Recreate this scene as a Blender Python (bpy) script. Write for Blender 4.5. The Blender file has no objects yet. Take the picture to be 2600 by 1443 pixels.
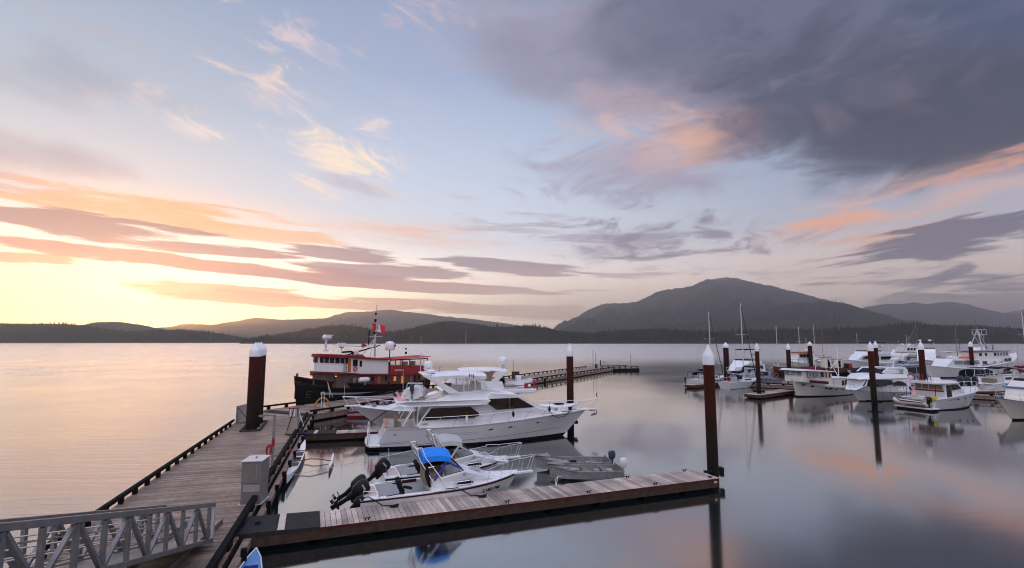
import bpy, bmesh, math, random
from mathutils import Vector, Matrix
random.seed(7)
R = math.radians
S = bpy.context.scene
COL = S.collection

# ------------------------------------------------------------------ camera
CAM_H = 7.0; FOC = 1300.0; PITCH = math.atan(142.5/FOC)
cam = bpy.data.objects.new('camera', bpy.data.cameras.new('camera')); COL.objects.link(cam)
cam.location = (0, 0, CAM_H); cam.rotation_euler = (R(90)+PITCH, 0, 0)
cam.data.sensor_width = 36.0; cam.data.lens = 36.0*FOC/2600.0
cam.data.clip_start = 0.1; cam.data.clip_end = 60000
S.camera = cam

def ray(px, py):
    u = (px-1300)/FOC; v = (721.5-py)/FOC
    return Vector((u, math.cos(PITCH)-v*math.sin(PITCH), math.sin(PITCH)+v*math.cos(PITCH)))
def at(px, py, z=0.0):            # surveyed point on the level z
    d = ray(px, py); t = (z-CAM_H)/d.z
    return Vector((d.x*t, d.y*t, z))
def atd(px, py, D):               # surveyed point at distance D
    d = ray(px, py); t = D/d.y
    return Vector((d.x*t, D, CAM_H+d.z*t))
def azel(px, py):
    d = ray(px, py).normalized()
    return math.degrees(math.atan2(d.x, d.y)), math.degrees(math.asin(d.z))
def lin(r, g, b):
    f = lambda c: (c/255/12.92) if c/255 <= .04045 else ((c/255+.055)/1.055)**2.4
    return (f(r), f(g), f(b), 1.0)

# ------------------------------------------------------------------ view
S.view_settings.view_transform = 'Standard'; S.view_settings.look = 'None'
S.view_settings.exposure = 0.38; S.view_settings.gamma = 1.0
S.render.engine = 'CYCLES'
S.cycles.max_bounces = 6; S.cycles.volume_bounces = 0
S.cycles.glossy_bounces = 3; S.cycles.diffuse_bounces = 3; S.cycles.transmission_bounces = 4; S.cycles.transparent_max_bounces = 8
S.cycles.caustics_reflective = False; S.cycles.caustics_refractive = False
S.cycles.filter_width = 1.1
S.cycles.sample_clamp_indirect = 4.0

# ------------------------------------------------------------------ sky
SUN_AZ, SUN_EL = -38.5, 1.4
W = bpy.data.worlds.new('World'); S.world = W; W.use_nodes = True
nt = W.node_tree; nt.nodes.clear(); NL = nt.links
def nd(t, **k):
    n = nt.nodes.new(t)
    for a, b in k.items(): setattr(n, a, b)
    return n
def put(sock, v):
    if isinstance(v, bpy.types.NodeSocket): NL.new(v, sock)
    else: sock.default_value = v
def mth(op, a, b=0.0, c=0.0, clamp=False):
    n = nd('ShaderNodeMath', operation=op, use_clamp=clamp)
    put(n.inputs[0], a); put(n.inputs[1], b); put(n.inputs[2], c)
    return n.outputs[0]
def ramp01(v, lo, hi, a=0.0, b=1.0, smooth=True):
    n = nd('ShaderNodeMapRange', interpolation_type='SMOOTHSTEP' if smooth else 'LINEAR')
    put(n.inputs[0], v); put(n.inputs[1], lo); put(n.inputs[2], hi); put(n.inputs[3], a); put(n.inputs[4], b)
    return n.outputs[0]
def cmix(f, a, b):
    n = nd('ShaderNodeMix', data_type='RGBA', blend_type='MIX')
    put(n.inputs[0], f); put(n.inputs[6], a); put(n.inputs[7], b)
    return n.outputs[2]
def cramp(v, stops):
    n = nd('ShaderNodeValToRGB'); e = n.color_ramp.elements
    while len(e) < len(stops): e.new(.5)
    for k, (p, c) in zip(e, stops): k.position = p; k.color = c
    put(n.inputs[0], v); return n.outputs[0]
def noise(vec, scale, detail=6, rough=.55, dist=0.0):
    n = nd('ShaderNodeTexNoise'); put(n.inputs['Vector'], vec)
    n.inputs['Scale'].default_value = scale; n.inputs['Detail'].default_value = detail
    n.inputs['Roughness'].default_value = rough; n.inputs['Distortion'].default_value = dist
    return n.outputs[0]
def comb(x, y, z=0.0):
    n = nd('ShaderNodeCombineXYZ'); put(n.inputs[0], x); put(n.inputs[1], y); put(n.inputs[2], z); return n.outputs[0]
def scl(c, k):
    n = nd('ShaderNodeVectorMath', operation='SCALE'); put(n.inputs[0], c); put(n.inputs[3], k); return n.outputs[0]
def add(a, b):
    n = nd('ShaderNodeVectorMath', operation='ADD'); put(n.inputs[0], a); put(n.inputs[1], b); return n.outputs[0]
tc = nd('ShaderNodeTexCoord'); sep = nd('ShaderNodeSeparateXYZ'); NL.new(tc.outputs['Generated'], sep.inputs[0])
X, Y, Z = sep.outputs
AZ = mth('MULTIPLY', mth('ARCTAN2', X, Y), 57.29578)
EL = mth('MULTIPLY', mth('ARCSINE', Z), 57.29578)
AE = comb(AZ, EL)
def sky_noise(rot, fx, fy, detail, rough, dist, seed):     # streaks of cloud: rot is their slope, fx by fy degrees one feature
    n = nd('ShaderNodeMapping', vector_type='TEXTURE'); NL.new(AE, n.inputs[0])
    n.inputs[1].default_value = (seed*31.7, seed*17.3, 0); n.inputs[2].default_value = (0, 0, R(rot)); n.inputs[3].default_value = (fx, fy, 1)
    return noise(n.outputs[0], 1.0, detail, rough, dist)
n_streak = sky_noise(-2.0, 11, 1.05, 10, .62, .4, 1)
n_right = sky_noise(5, 11, 1.7, 9, .62, .5, 2)
n_puff = sky_noise(8, 17, 8.0, 11, .58, .7, 3)
n_bill = sky_noise(7, 10, 4.4, 11, .6, .9, 6)
n_mot = sky_noise(4, 5.5, 2.3, 9, .62, .7, 7)
n_wisp = sky_noise(-15, 10, 3.0, 12, .72, 1.2, 4)
n_soft = sky_noise(-10, 16, 4.5, 7, .56, .4, 5)
SKY = dict()
# clear-sky gradient: sun side, middle, far side, and the sky behind
eln = ramp01(EL, 0, 40, smooth=False)
g_sun = cramp(eln, [(0, lin(255, 226, 96)), (.05, lin(255, 242, 150)), (.13, lin(255, 243, 208)), (.24, lin(246, 228, 218)), (.36, lin(205, 205, 211)), (.55, lin(166, 178, 194)), (.8, lin(140, 156, 180)), (1, lin(118, 136, 164))])
g_mid = cramp(eln, [(0, lin(252, 214, 176)), (.06, lin(254, 226, 204)), (.15, lin(242, 220, 216)), (.27, lin(214, 218, 229)), (.45, lin(184, 198, 219)), (.7, lin(148, 163, 192)), (1, lin(124, 138, 172))])
g_far = cramp(eln, [(0, lin(206, 182, 176)), (.08, lin(214, 194, 192)), (.2, lin(186, 186, 198)), (.4, lin(146, 158, 184)), (.7, lin(106, 122, 154)), (1, lin(84, 100, 134))])
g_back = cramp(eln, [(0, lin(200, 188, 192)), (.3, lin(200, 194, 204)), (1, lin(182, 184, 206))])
base = cmix(ramp01(AZ, -42, -8), g_sun, g_mid)
base = cmix(ramp01(AZ, -5, 40), base, g_far)
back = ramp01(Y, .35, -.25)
zen_fill = ramp01(EL, 38, 72, 1.0, 2.3)
base = scl(cmix(back, scl(base, .88), scl(g_back, 1.25)), zen_fill)  # overhead and rear sky, out of frame, brightened as added fill light
st = nd('ShaderNodeTexSky', sky_type='NISHITA', sun_disc=False)
st.sun_elevation = R(SUN_EL); st.sun_rotation = R(SUN_AZ) % (2*math.pi)
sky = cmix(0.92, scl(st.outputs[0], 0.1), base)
front = ramp01(Y, .0, .35)
def blob(px, py, rx, ry, rot=0.0):         # a soft patch of sky given by its bearing, height and slope
    c, q = math.cos(R(rot)), math.sin(R(rot)); a, e = azel(px, py); k = min(rx, 150)
    a1, e1 = azel(px+k*c, py-k*q); a0, e0 = azel(px-k*c, py+k*q); a3, e3 = azel(px-ry*q, py-ry*c)
    n = nd('ShaderNodeMapping', vector_type='TEXTURE'); NL.new(AE, n.inputs[0])
    n.inputs[1].default_value = (a, e, 0); n.inputs[2].default_value = (0, 0, math.atan2(e1-e0, a1-a0))
    n.inputs[3].default_value = (max(.3, math.hypot(a1-a0, e1-e0)*rx/(2*k)), max(.2, math.hypot(a3-a, e3-e)), 1)
    l = nd('ShaderNodeVectorMath', operation='LENGTH'); NL.new(n.outputs[0], l.inputs[0])
    return mth('MULTIPLY', ramp01(l.outputs[1], 1.0, 0.0), front)
def cloud(mask, nz, col, thr=.5, soft=.5, op=1.0, gain=1.6, amp=2.6):
    # density grows where mask and noise agree
    global sky
    col = tuple(c*.74 for c in col[:3])+(1,)
    if nz in (n_streak, n_right): amp *= 2.0; soft *= 1.15; gain *= 1.15
    elif nz is n_mot: amp *= 1.7
    elif nz is n_wisp: amp *= 2.2; soft *= 1.2; thr += .12
    elif nz is n_bill: amp *= 1.5; soft *= 1.1
    d = mth('SUBTRACT', mth('ADD', mth('MULTIPLY', mask, gain), mth('MULTIPLY', mth('SUBTRACT', nz, .5), amp)), thr)
    d = ramp01(d, 0.0, soft, 0.0, op)
    d = mth('MULTIPLY', d, ramp01(mask, 0.0, .3))
    sky = cmix(d, sky, col)
def glow(mask, col, op, nz=None):
    global sky
    if max(col[:3]) <= 1.0: col = tuple(c*.74 for c in col[:3])+(1,)
    if nz is not None: mask = mth('MULTIPLY', mask, ramp01(nz, .32, .62))
    sky = cmix(mth('MULTIPLY', mask, op), sky, col)
def hot(c, k): return (c[0]*k, c[1]*k, c[2]*k, 1)
# sun glow, low on the left
glow(blob(200, 770, 2000, 330, 0), hot(lin(255, 241, 220), 1.5), .8)
glow(blob(700, 800, 1500, 210, 0), hot(lin(255, 240, 210), 1.8), .8)
glow(blob(1900, 770, 1600, 210, 0), hot(lin(250, 230, 222), 1.12), .62)
glow(blob(20, 800, 800, 230, 0), hot(lin(255, 232, 112), 1.5), .85)
glow(blob(420, 800, 1500, 130, 0), hot(lin(255, 238, 188), 2.7), .75)
# high thin cirrus, warm where the low sun reaches it
cloud(blob(560, 160, 900, 300, -16), n_wisp, lin(176, 180, 192), .95, 1.2, .5)
cloud(blob(1300, 120, 760, 300, -12), n_wisp, lin(168, 164, 182), .7, 1.2, .75)
cloud(blob(1250, 40, 620, 150, -14), n_soft, lin(176, 166, 178), .7, 1.0, .6)
cloud(blob(880, 360, 430, 270, -25), n_wisp, lin(250, 222, 206), .9, 1.2, .65)
cloud(blob(885, 420, 290, 140, -22), n_wisp, lin(255, 232, 206), .62, 1.0, .95)
cloud(blob(960, 320, 110, 120, -60), n_wisp, lin(250, 222, 206), .8, 1.2, .7)
cloud(blob(740, 95, 380, 130, -28), n_wisp, lin(228, 204, 200), .85, 1.1, .7)
cloud(blob(1040, 15, 480, 120, -22), n_wisp, lin(214, 188, 188), .8, 1.1, .75)
cloud(blob(1410, 100, 340, 90, -25), n_wisp, lin(188, 172, 186), .8, 1.1, .6)
cloud(blob(700, 235, 460, 130, -22), n_wisp, lin(246, 214, 202), .85, 1.1, .75)
cloud(blob(370, 240, 420, 120, -18), n_wisp, lin(236, 218, 212), .85, 1.1, .65)
cloud(blob(500, 330, 240, 60, -15), n_wisp, lin(248, 226, 214), .8, .9, .7)
cloud(blob(230, 50, 520, 120, -24), n_wisp, lin(176, 174, 184), .9, 1.2, .6)
cloud(blob(150, 200, 900, 200, -16), n_soft, lin(150, 158, 176), .9, 1.0, .6)
cloud(blob(60, 385, 760, 130, -12), n_soft, lin(164, 156, 168), .7, .9, .65)
cloud(blob(1050, 290, 260, 110, -20), n_wisp, lin(208, 194, 206), .85, 1.1, .5)
cloud(blob(900, 470, 300, 60, -14), n_soft, lin(180, 174, 190), .8, .9, .6)
# sunset bands
cloud(blob(420, 610, 1400, 180, -6), n_streak, lin(176, 138, 146), 1.9, .6, .45)
cloud(blob(900, 720, 1300, 130, -5), n_streak, lin(196, 142, 144), 1.95, .5, .6)
glow(blob(400, 525, 900, 90, -8), lin(255, 220, 196), .5)
cloud(blob(60, 480, 640, 60, -12), n_streak, lin(186, 164, 172), .7, .8, .7)
cloud(blob(330, 528, 800, 66, -8), n_streak, lin(255, 184, 128), .7, .7, .9)
cloud(blob(620, 585, 560, 50, -8), n_streak, lin(255, 190, 136), .75, .7, .8)
cloud(blob(250, 580, 700, 62, -7), n_streak, lin(136, 104, 118), .75, .55, .96)
cloud(blob(540, 634, 420, 28, -5), n_streak, lin(164, 112, 122), .4, .5, .92)
cloud(blob(560, 674, 1050, 34, -5.5), n_streak, lin(196, 112, 110), .62, .5, .95)
cloud(blob(1080, 724, 760, 34, -3.5), n_streak, lin(178, 124, 136), .7, .5, .95)
cloud(blob(60, 655, 320, 28, -3), n_streak, lin(226, 136, 106), .7, .5, .85)
cloud(blob(870, 646, 230, 28, -4), n_streak, lin(156, 124, 140), .3, .5, .9)
cloud(blob(1000, 690, 380, 30, -4), n_streak, lin(160, 126, 140), .35, .5, .9)
cloud(blob(1290, 678, 320, 30, -4), n_streak, lin(146, 130, 148), .35, .5, .9)
cloud(blob(600, 740, 560, 40, -4), n_streak, lin(236, 146, 100), .8, .5, .8)
cloud(blob(900, 770, 700, 40, -2), n_streak, lin(232, 148, 122), .8, .5, .85)
cloud(blob(1300, 795, 560, 40, -1), n_streak, lin(204, 146, 144), .75, .5, .8)
glow(blob(1050, 592, 320, 50, -5), lin(252, 196, 166), .85, n_streak)
# mauve streaks in the middle and right
cloud(blob(1420, 590, 860, 120, -8), n_streak, lin(172, 160, 174), 1.45, .7, .75)
cloud(blob(1700, 610, 760, 150, 4), n_bill, lin(146, 134, 152), 1.35, .8, .7)
cloud(blob(1680, 600, 760, 150, 2), n_mot, lin(132, 124, 146), 1.05, .8, .8)
cloud(blob(1750, 650, 900, 150, 2), n_right, lin(128, 118, 138), 1.85, .6, .75)
cloud(blob(1500, 690, 900, 90, -4), n_streak, lin(176, 150, 162), 1.6, .6, .7)
glow(blob(1500, 770, 800, 120, 0), lin(250, 224, 206), .6)
cloud(blob(1950, 715, 900, 110, 1), n_right, lin(152, 138, 152), 1.6, .6, .8)
# the dark mass on the right and its thinner fringe
cloud(blob(1620, 420, 760, 230, 8), n_bill, lin(156, 146, 168), .9, 1.0, .8, 1.9)
cloud(blob(1750, 150, 1150, 480, -4), n_puff, lin(140, 136, 158), .55, 1.2, .9, 2.2, 2.2)
cloud(blob(1700, 260, 800, 240, 4), n_bill, lin(186, 160, 166), .95, 1.2, .6, 1.8)
cloud(blob(2200, 90, 1550, 640, -2), n_puff, lin(96, 100, 124), .6, 1.3, .97, 2.6, 2.8)
cloud(blob(2250, 240, 1150, 430, 6), n_bill, lin(72, 76, 98), .75, 1.3, .93, 2.5, 2.8)
cloud(blob(2380, 330, 860, 300, 10), n_puff, lin(58, 62, 82), .8, 1.2, .92, 2.3, 3.0)
cloud(blob(2560, 30, 620, 260, 0), n_soft, lin(56, 72, 102), .8, 1.2, .8)
cloud(blob(2250, 250, 620, 160, 14), n_bill, lin(118, 108, 122), 1.0, 1.0, .5)
cloud(blob(2150, 180, 1300, 460, 4), n_mot, lin(124, 120, 140), 1.5, 1.2, .5)
cloud(blob(2250, 260, 1100, 400, 6), n_mot, lin(62, 65, 86), 1.5, 1.2, .6)
cloud(blob(1650, 160, 900, 360, -4), n_mot, lin(120, 116, 140), 1.3, 1.2, .5)
glow(blob(1720, 360, 280, 130, 10), lin(240, 184, 158), .5, n_mot)
cloud(blob(1730, 365, 300, 150, 12), n_bill, lin(252, 196, 164), .8, 2.4, .85)
cloud(blob(1560, 330, 500, 130, 8), n_wisp, lin(222, 182, 170), 1.0, 1.1, .6)
# warm undersides
glow(blob(2300, 520, 620, 100, 13), lin(240, 184, 160), .8, n_right)
cloud(blob(2420, 455, 640, 60, 15), n_right, lin(232, 162, 134), .85, .9, .8)
cloud(blob(2150, 540, 440, 66, 13), n_right, lin(244, 178, 146), .85, .9, .8)
cloud(blob(2280, 600, 460, 60, 8), n_right, lin(234, 176, 150), .85, .8, .7)
glow(blob(2300, 680, 900, 130, 2), lin(232, 208, 194), .6)
cloud(blob(2500, 590, 680, 110, 7), n_right, lin(106, 102, 124), .95, .55, .92)
cloud(blob(2400, 690, 900, 120, 2), n_right, lin(126, 118, 138), 1.45, .6, .85)
cloud(blob(2300, 720, 900, 110, 0), n_streak, lin(138, 128, 146), 1.5, .6, .8)
cloud(blob(2450, 775, 620, 60, 1), n_right, lin(160, 146, 156), .7, .6, .7)
# the glow round the sunken sun
glow(blob(420, 834, 460, 62, 0), hot(lin(255, 186, 96), 12.0), .9)
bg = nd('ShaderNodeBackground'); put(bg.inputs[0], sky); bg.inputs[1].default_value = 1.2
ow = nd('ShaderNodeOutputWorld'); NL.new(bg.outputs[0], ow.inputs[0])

# ------------------------------------------------------------------ sun
sl = bpy.data.lights.new('sun', 'SUN'); sl.energy = 1.7; sl.angle = R(.6); sl.color = (1, .46, .18)
so = bpy.data.objects.new('sun', sl); COL.objects.link(so)
sd = Vector((math.sin(R(SUN_AZ))*math.cos(R(SUN_EL)), math.cos(R(SUN_AZ))*math.cos(R(SUN_EL)), math.sin(R(SUN_EL))))
so.rotation_euler = sd.to_track_quat('Z', 'Y').to_euler(); so.location = (-60, 60, 60)

# ------------------------------------------------------------------ materials
MATS = {}
def mat(name, col, rough=.5, metal=0.0, var=.08, vs=3.0, bump=0.0, bs=20.0, ior=1.45, coat=0.0, alpha=None, emit=None, setup=None):
    if name in MATS: return MATS[name]
    m = bpy.data.materials.new(name); m.use_nodes = True; t = m.node_tree; b = t.nodes['Principled BSDF']
    c = lin(*col) if max(col) > 1 else (*col, 1.0)
    b.inputs['Base Color'].default_value = c; b.inputs['Roughness'].default_value = rough; b.inputs['Metallic'].default_value = metal
    b.inputs['IOR'].default_value = ior; b.inputs['Coat Weight'].default_value = coat
    if var > 0:
        tcn = t.nodes.new('ShaderNodeTexCoord'); n = t.nodes.new('ShaderNodeTexNoise'); n.inputs['Scale'].default_value = vs; n.inputs['Detail'].default_value = 6; n.inputs['Roughness'].default_value = .6
        t.links.new(tcn.outputs['Object'], n.inputs['Vector'])
        r = t.nodes.new('ShaderNodeValToRGB'); r.color_ramp.elements[0].position = .3; r.color_ramp.elements[1].position = .7
        r.color_ramp.elements[0].color = tuple(x*(1-var) for x in c[:3])+(1,); r.color_ramp.elements[1].color = tuple(min(1, x*(1+var)) for x in c[:3])+(1,)
        t.links.new(n.outputs[0], r.inputs[0]); t.links.new(r.outputs[0], b.inputs['Base Color'])
        if bump > 0:
            n2 = t.nodes.new('ShaderNodeTexNoise'); n2.inputs['Scale'].default_value = bs; n2.inputs['Detail'].default_value = 4
            t.links.new(tcn.outputs['Object'], n2.inputs['Vector'])
            bp = t.nodes.new('ShaderNodeBump'); bp.inputs['Strength'].default_value = bump; bp.inputs['Distance'].default_value = .02
            t.links.new(n2.outputs[0], bp.inputs['Height']); t.links.new(bp.outputs[0], b.inputs['Normal'])
    if max(c[:3]) < .14 and metal == 0 and coat == 0 and rough > .18: b.inputs['Specular IOR Level'].default_value = .25 if 'engine' in name else .07
    if 'window glass' in name: b.inputs['Specular IOR Level'].default_value = .16
    if emit: b.inputs['Emission Color'].default_value = lin(*emit[:3]); b.inputs['Emission Strength'].default_value = emit[3]
    if alpha is not None: b.inputs['Alpha'].default_value = alpha
    if setup: setup(m, t, b)
    MATS[name] = m; return m
def nmul(t, col_socket, b, fac_socket, lo, hi):      # multiply base colour by a range driven by fac
    mr = t.nodes.new('ShaderNodeMapRange'); t.links.new(fac_socket, mr.inputs[0]); mr.inputs[3].default_value = lo; mr.inputs[4].default_value = hi
    mx = t.nodes.new('ShaderNodeVectorMath'); mx.operation = 'SCALE'; t.links.new(col_socket, mx.inputs[0]); t.links.new(mr.outputs[0], mx.inputs[3])
    t.links.new(mx.outputs[0], b.inputs['Base Color']); return mx.outputs[0]
def s_planks(m, t, b):                               # every board its own tone, with grain and knots
    g = t.nodes.new('ShaderNodeNewGeometry'); src = b.inputs['Base Color'].links[0].from_socket
    o = nmul(t, src, b, g.outputs['Random Per Island'],   .6, 1.3)
    tcn = t.nodes.new('ShaderNodeTexCoord'); v = t.nodes.new('ShaderNodeTexVoronoi'); v.inputs['Scale'].default_value = 2.3
    t.links.new(tcn.outputs['Object'], v.inputs['Vector'])
    mr = t.nodes.new('ShaderNodeMapRange'); t.links.new(v.outputs['Distance'], mr.inputs[0]); mr.inputs[1].default_value = .05; mr.inputs[2].default_value = .14; mr.inputs[3].default_value = .45; mr.inputs[4].default_value = 1
    mx = t.nodes.new('ShaderNodeVectorMath'); mx.operation = 'SCALE'; t.links.new(o, mx.inputs[0]); t.links.new(mr.outputs[0], mx.inputs[3])
    n3 = t.nodes.new('ShaderNodeTexNoise'); n3.inputs['Scale'].default_value = .7; n3.inputs['Detail'].default_value = 5; t.links.new(tcn.outputs['Object'], n3.inputs['Vector'])
    m3 = t.nodes.new('ShaderNodeMapRange'); t.links.new(n3.outputs[0], m3.inputs[0]); m3.inputs[1].default_value = .35; m3.inputs[2].default_value = .62; m3.inputs[3].default_value = .66; m3.inputs[4].default_value = 1.12
    sc = t.nodes.new('ShaderNodeVectorMath'); sc.operation = 'SCALE'; t.links.new(mx.outputs[0], sc.inputs[0]); t.links.new(m3.outputs[0], sc.inputs[3]); t.links.new(sc.outputs[0], b.inputs['Base Color'])
def s_pile(m, t, b):                                 # paint above, weed and wet stain below the tide mark
    tcn = t.nodes.new('ShaderNodeTexCoord'); sp = t.nodes.new('ShaderNodeSeparateXYZ'); t.links.new(tcn.outputs['Object'], sp.inputs[0])
    n = t.nodes.new('ShaderNodeTexNoise'); n.inputs['Scale'].default_value = 1.0; n.inputs['Detail'].default_value = 5
    mp = t.nodes.new('ShaderNodeMapping'); mp.inputs[3].default_value = (7, 7, .45); t.links.new(tcn.outputs['Object'], mp.inputs[0]); t.links.new(mp.outputs[0], n.inputs['Vector'])
    a = t.nodes.new('ShaderNodeMath'); a.operation = 'MULTIPLY_ADD'; t.links.new(n.outputs[0], a.inputs[0]); a.inputs[1].default_value = 1.6; t.links.new(sp.outputs[2], a.inputs[2])
    r = t.nodes.new('ShaderNodeValToRGB'); mr = t.nodes.new('ShaderNodeMapRange'); t.links.new(a.outputs[0], mr.inputs[0]); mr.inputs[1].default_value = 0; mr.inputs[2].default_value = 7.5
    e = r.color_ramp.elements; e[0].position = .0; e[0].color = (.006, .006, .005, 1); e[1].position = 1; e[1].color = (.062, .013, .008, 1)
    for p, c in ((.16, (.010, .010, .007, 1)), (.36, (.020, .013, .010, 1)), (.50, (.025, .013, .010, 1)), (.62, (.046, .012, .008, 1))):
        k = e.new(p); k.color = c
    t.links.new(mr.outputs[0], r.inputs[0]); t.links.new(r.outputs[0], b.inputs['Base Color'])
white = mat('white gelcoat', (.74, .74, .75), .22, var=.04, vs=1.2)
white2 = mat('white paint', (.70, .69, .68), .42, var=.07, vs=2.5)
cream = mat('cream gelcoat', (.70, .66, .58), .3, var=.05, vs=1.5)
black = mat('black hull paint', (.012, .011, .011), .38, var=.3, vs=1.5)
boot = mat('dark antifouling', (.012, .012, .014), .5, var=.2)
redboot = mat('red antifouling', (.10, .015, .02), .6, var=.2)
red = mat('red paint', (.26, .012, .014), .42, var=.18, vs=3)
dred = mat('dark red paint', (.19, .012, .014), .5, var=.2, vs=3)
tug_wood = mat('weathered brown siding', (.115, .082, .07), .7, var=.25, vs=2)
orange_wood = mat('varnished orange wood', (.42, .105, .022), .35, var=.25, vs=5)
glass = mat('dark window glass', (.012, .010, .012), .06, var=0)
redglass = mat('tinted window glass', (.022, .009, .007), .1, var=.4, vs=1.4)
clear = mat('clear vinyl', (.75, .72, .70), .12, var=0, alpha=.28)
chrome = mat('stainless tube', (.62, .62, .64), .22, 1.0, var=.05)
alu = mat('weathered aluminium', (.23, .22, .215), .5, .6, var=.18, vs=4)
alud = mat('dull grey aluminium skiff', (.30, .295, .285), .5, .6, var=.25, vs=3)
rubber = mat('black rubber', (.014, .014, .016), .55, var=.2)
engine = mat('black engine cowl', (.008, .008, .010), .3, var=.1)
steelb = mat('dark blue grey cowl', (.05, .065, .085), .3, var=.1)
canvas_w = mat('white canvas', (.68, .68, .70), .8, var=.07, vs=2, bump=.3, bs=6)
canvas_g = mat('grey canvas', (.42, .41, .40), .85, var=.1, vs=2, bump=.3, bs=8)
canvas_b = mat('bright blue canvas', (.012, .21, .74), .75, var=.12, vs=3, bump=.35, bs=9)
canvas_n = mat('navy canvas', (.012, .016, .045), .8, var=.15)
canvas_m = mat('maroon canvas', (.10, .018, .026), .8, var=.15)
canvas_k = mat('black canvas', (.012, .012, .016), .85, var=.2)
teak = mat('teak', (.40, .17, .075), .5, var=.25, vs=6)
tan = mat('tan upholstery', (.20, .155, .12), .7, var=.15)
greyc = mat('grey moulding', (.30, .30, .32), .5, var=.1)
hyp = mat('light grey inflatable', (.52, .50, .50), .5, var=.06)
beam = mat('weathered timber', (.065, .043, .033), .8, var=.35, vs=4, bump=.4, bs=25)
beam2 = mat('pale timber whaler', (.24, .17, .13), .8, var=.35, vs=3, bump=.4, bs=25)
dark_t = mat('black tarred timber', (.008, .008, .009), .75, var=.4, vs=3)
floatm = mat('wet black float', (.005, .006, .006), .6, var=.3)
deckm = mat('weathered deck boards', (.27, .195, .150), .6, var=.22, vs=9, bump=.35, bs=40, setup=s_planks)
deckp = mat('pale finger boards', (.43, .34, .285), .7, var=.2, vs=9, bump=.35, bs=40, setup=s_planks)
plate = mat('dark ramp plate', (.035, .031, .033), .7, .0, var=.2, vs=4, bump=.5, bs=60)
platew = mat('pale hinge strip', (.55, .45, .38), .6, var=.12)
pilem = mat('red brown steel pile', (.13, .026, .014), .5, var=0, setup=s_pile)
capm = mat('white pile cap', (.76, .76, .79), .4, var=.06, vs=5)
greymetal = mat('grey sheet steel', (.20, .175, .165), .42, .35, var=.1, vs=2)
palemetal = mat('pale sheet steel', (.62, .58, .55), .4, .3, var=.08, vs=2)
ropem = mat('tan rope', (.34, .2, .09), .9, var=.25)
hosem = mat('ochre hose', (.40, .19, .045), .6, var=.2)
yellow = mat('yellow plastic', (.65, .45, .03), .5, var=.1)
orange = mat('orange plastic', (.62, .09, .03), .5, var=.1)
bluep = mat('blue plastic', (.06, .20, .46), .25, var=.1)
lampm = mat('warm lamp', (.8, .6, .2), .4, var=0, emit=(255, 190, 80, 4.0))
winlit = mat('lit cabin window', (.5, .22, .05), .4, var=.4, vs=3, emit=(255, 130, 30, .45))
flagr = mat('red flag cloth', (.62, .02, .03), .8, var=.1)
flagw = mat('white flag cloth', (.75, .74, .74), .8, var=.05)
flagb = mat('navy flag cloth', (.03, .04, .14), .8, var=.1)
inkm = mat('dark lettering', (.05, .05, .06), .6, var=0)
ghost = mat('faint grey lettering', (.05, .048, .047), .6, var=.2)

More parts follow.
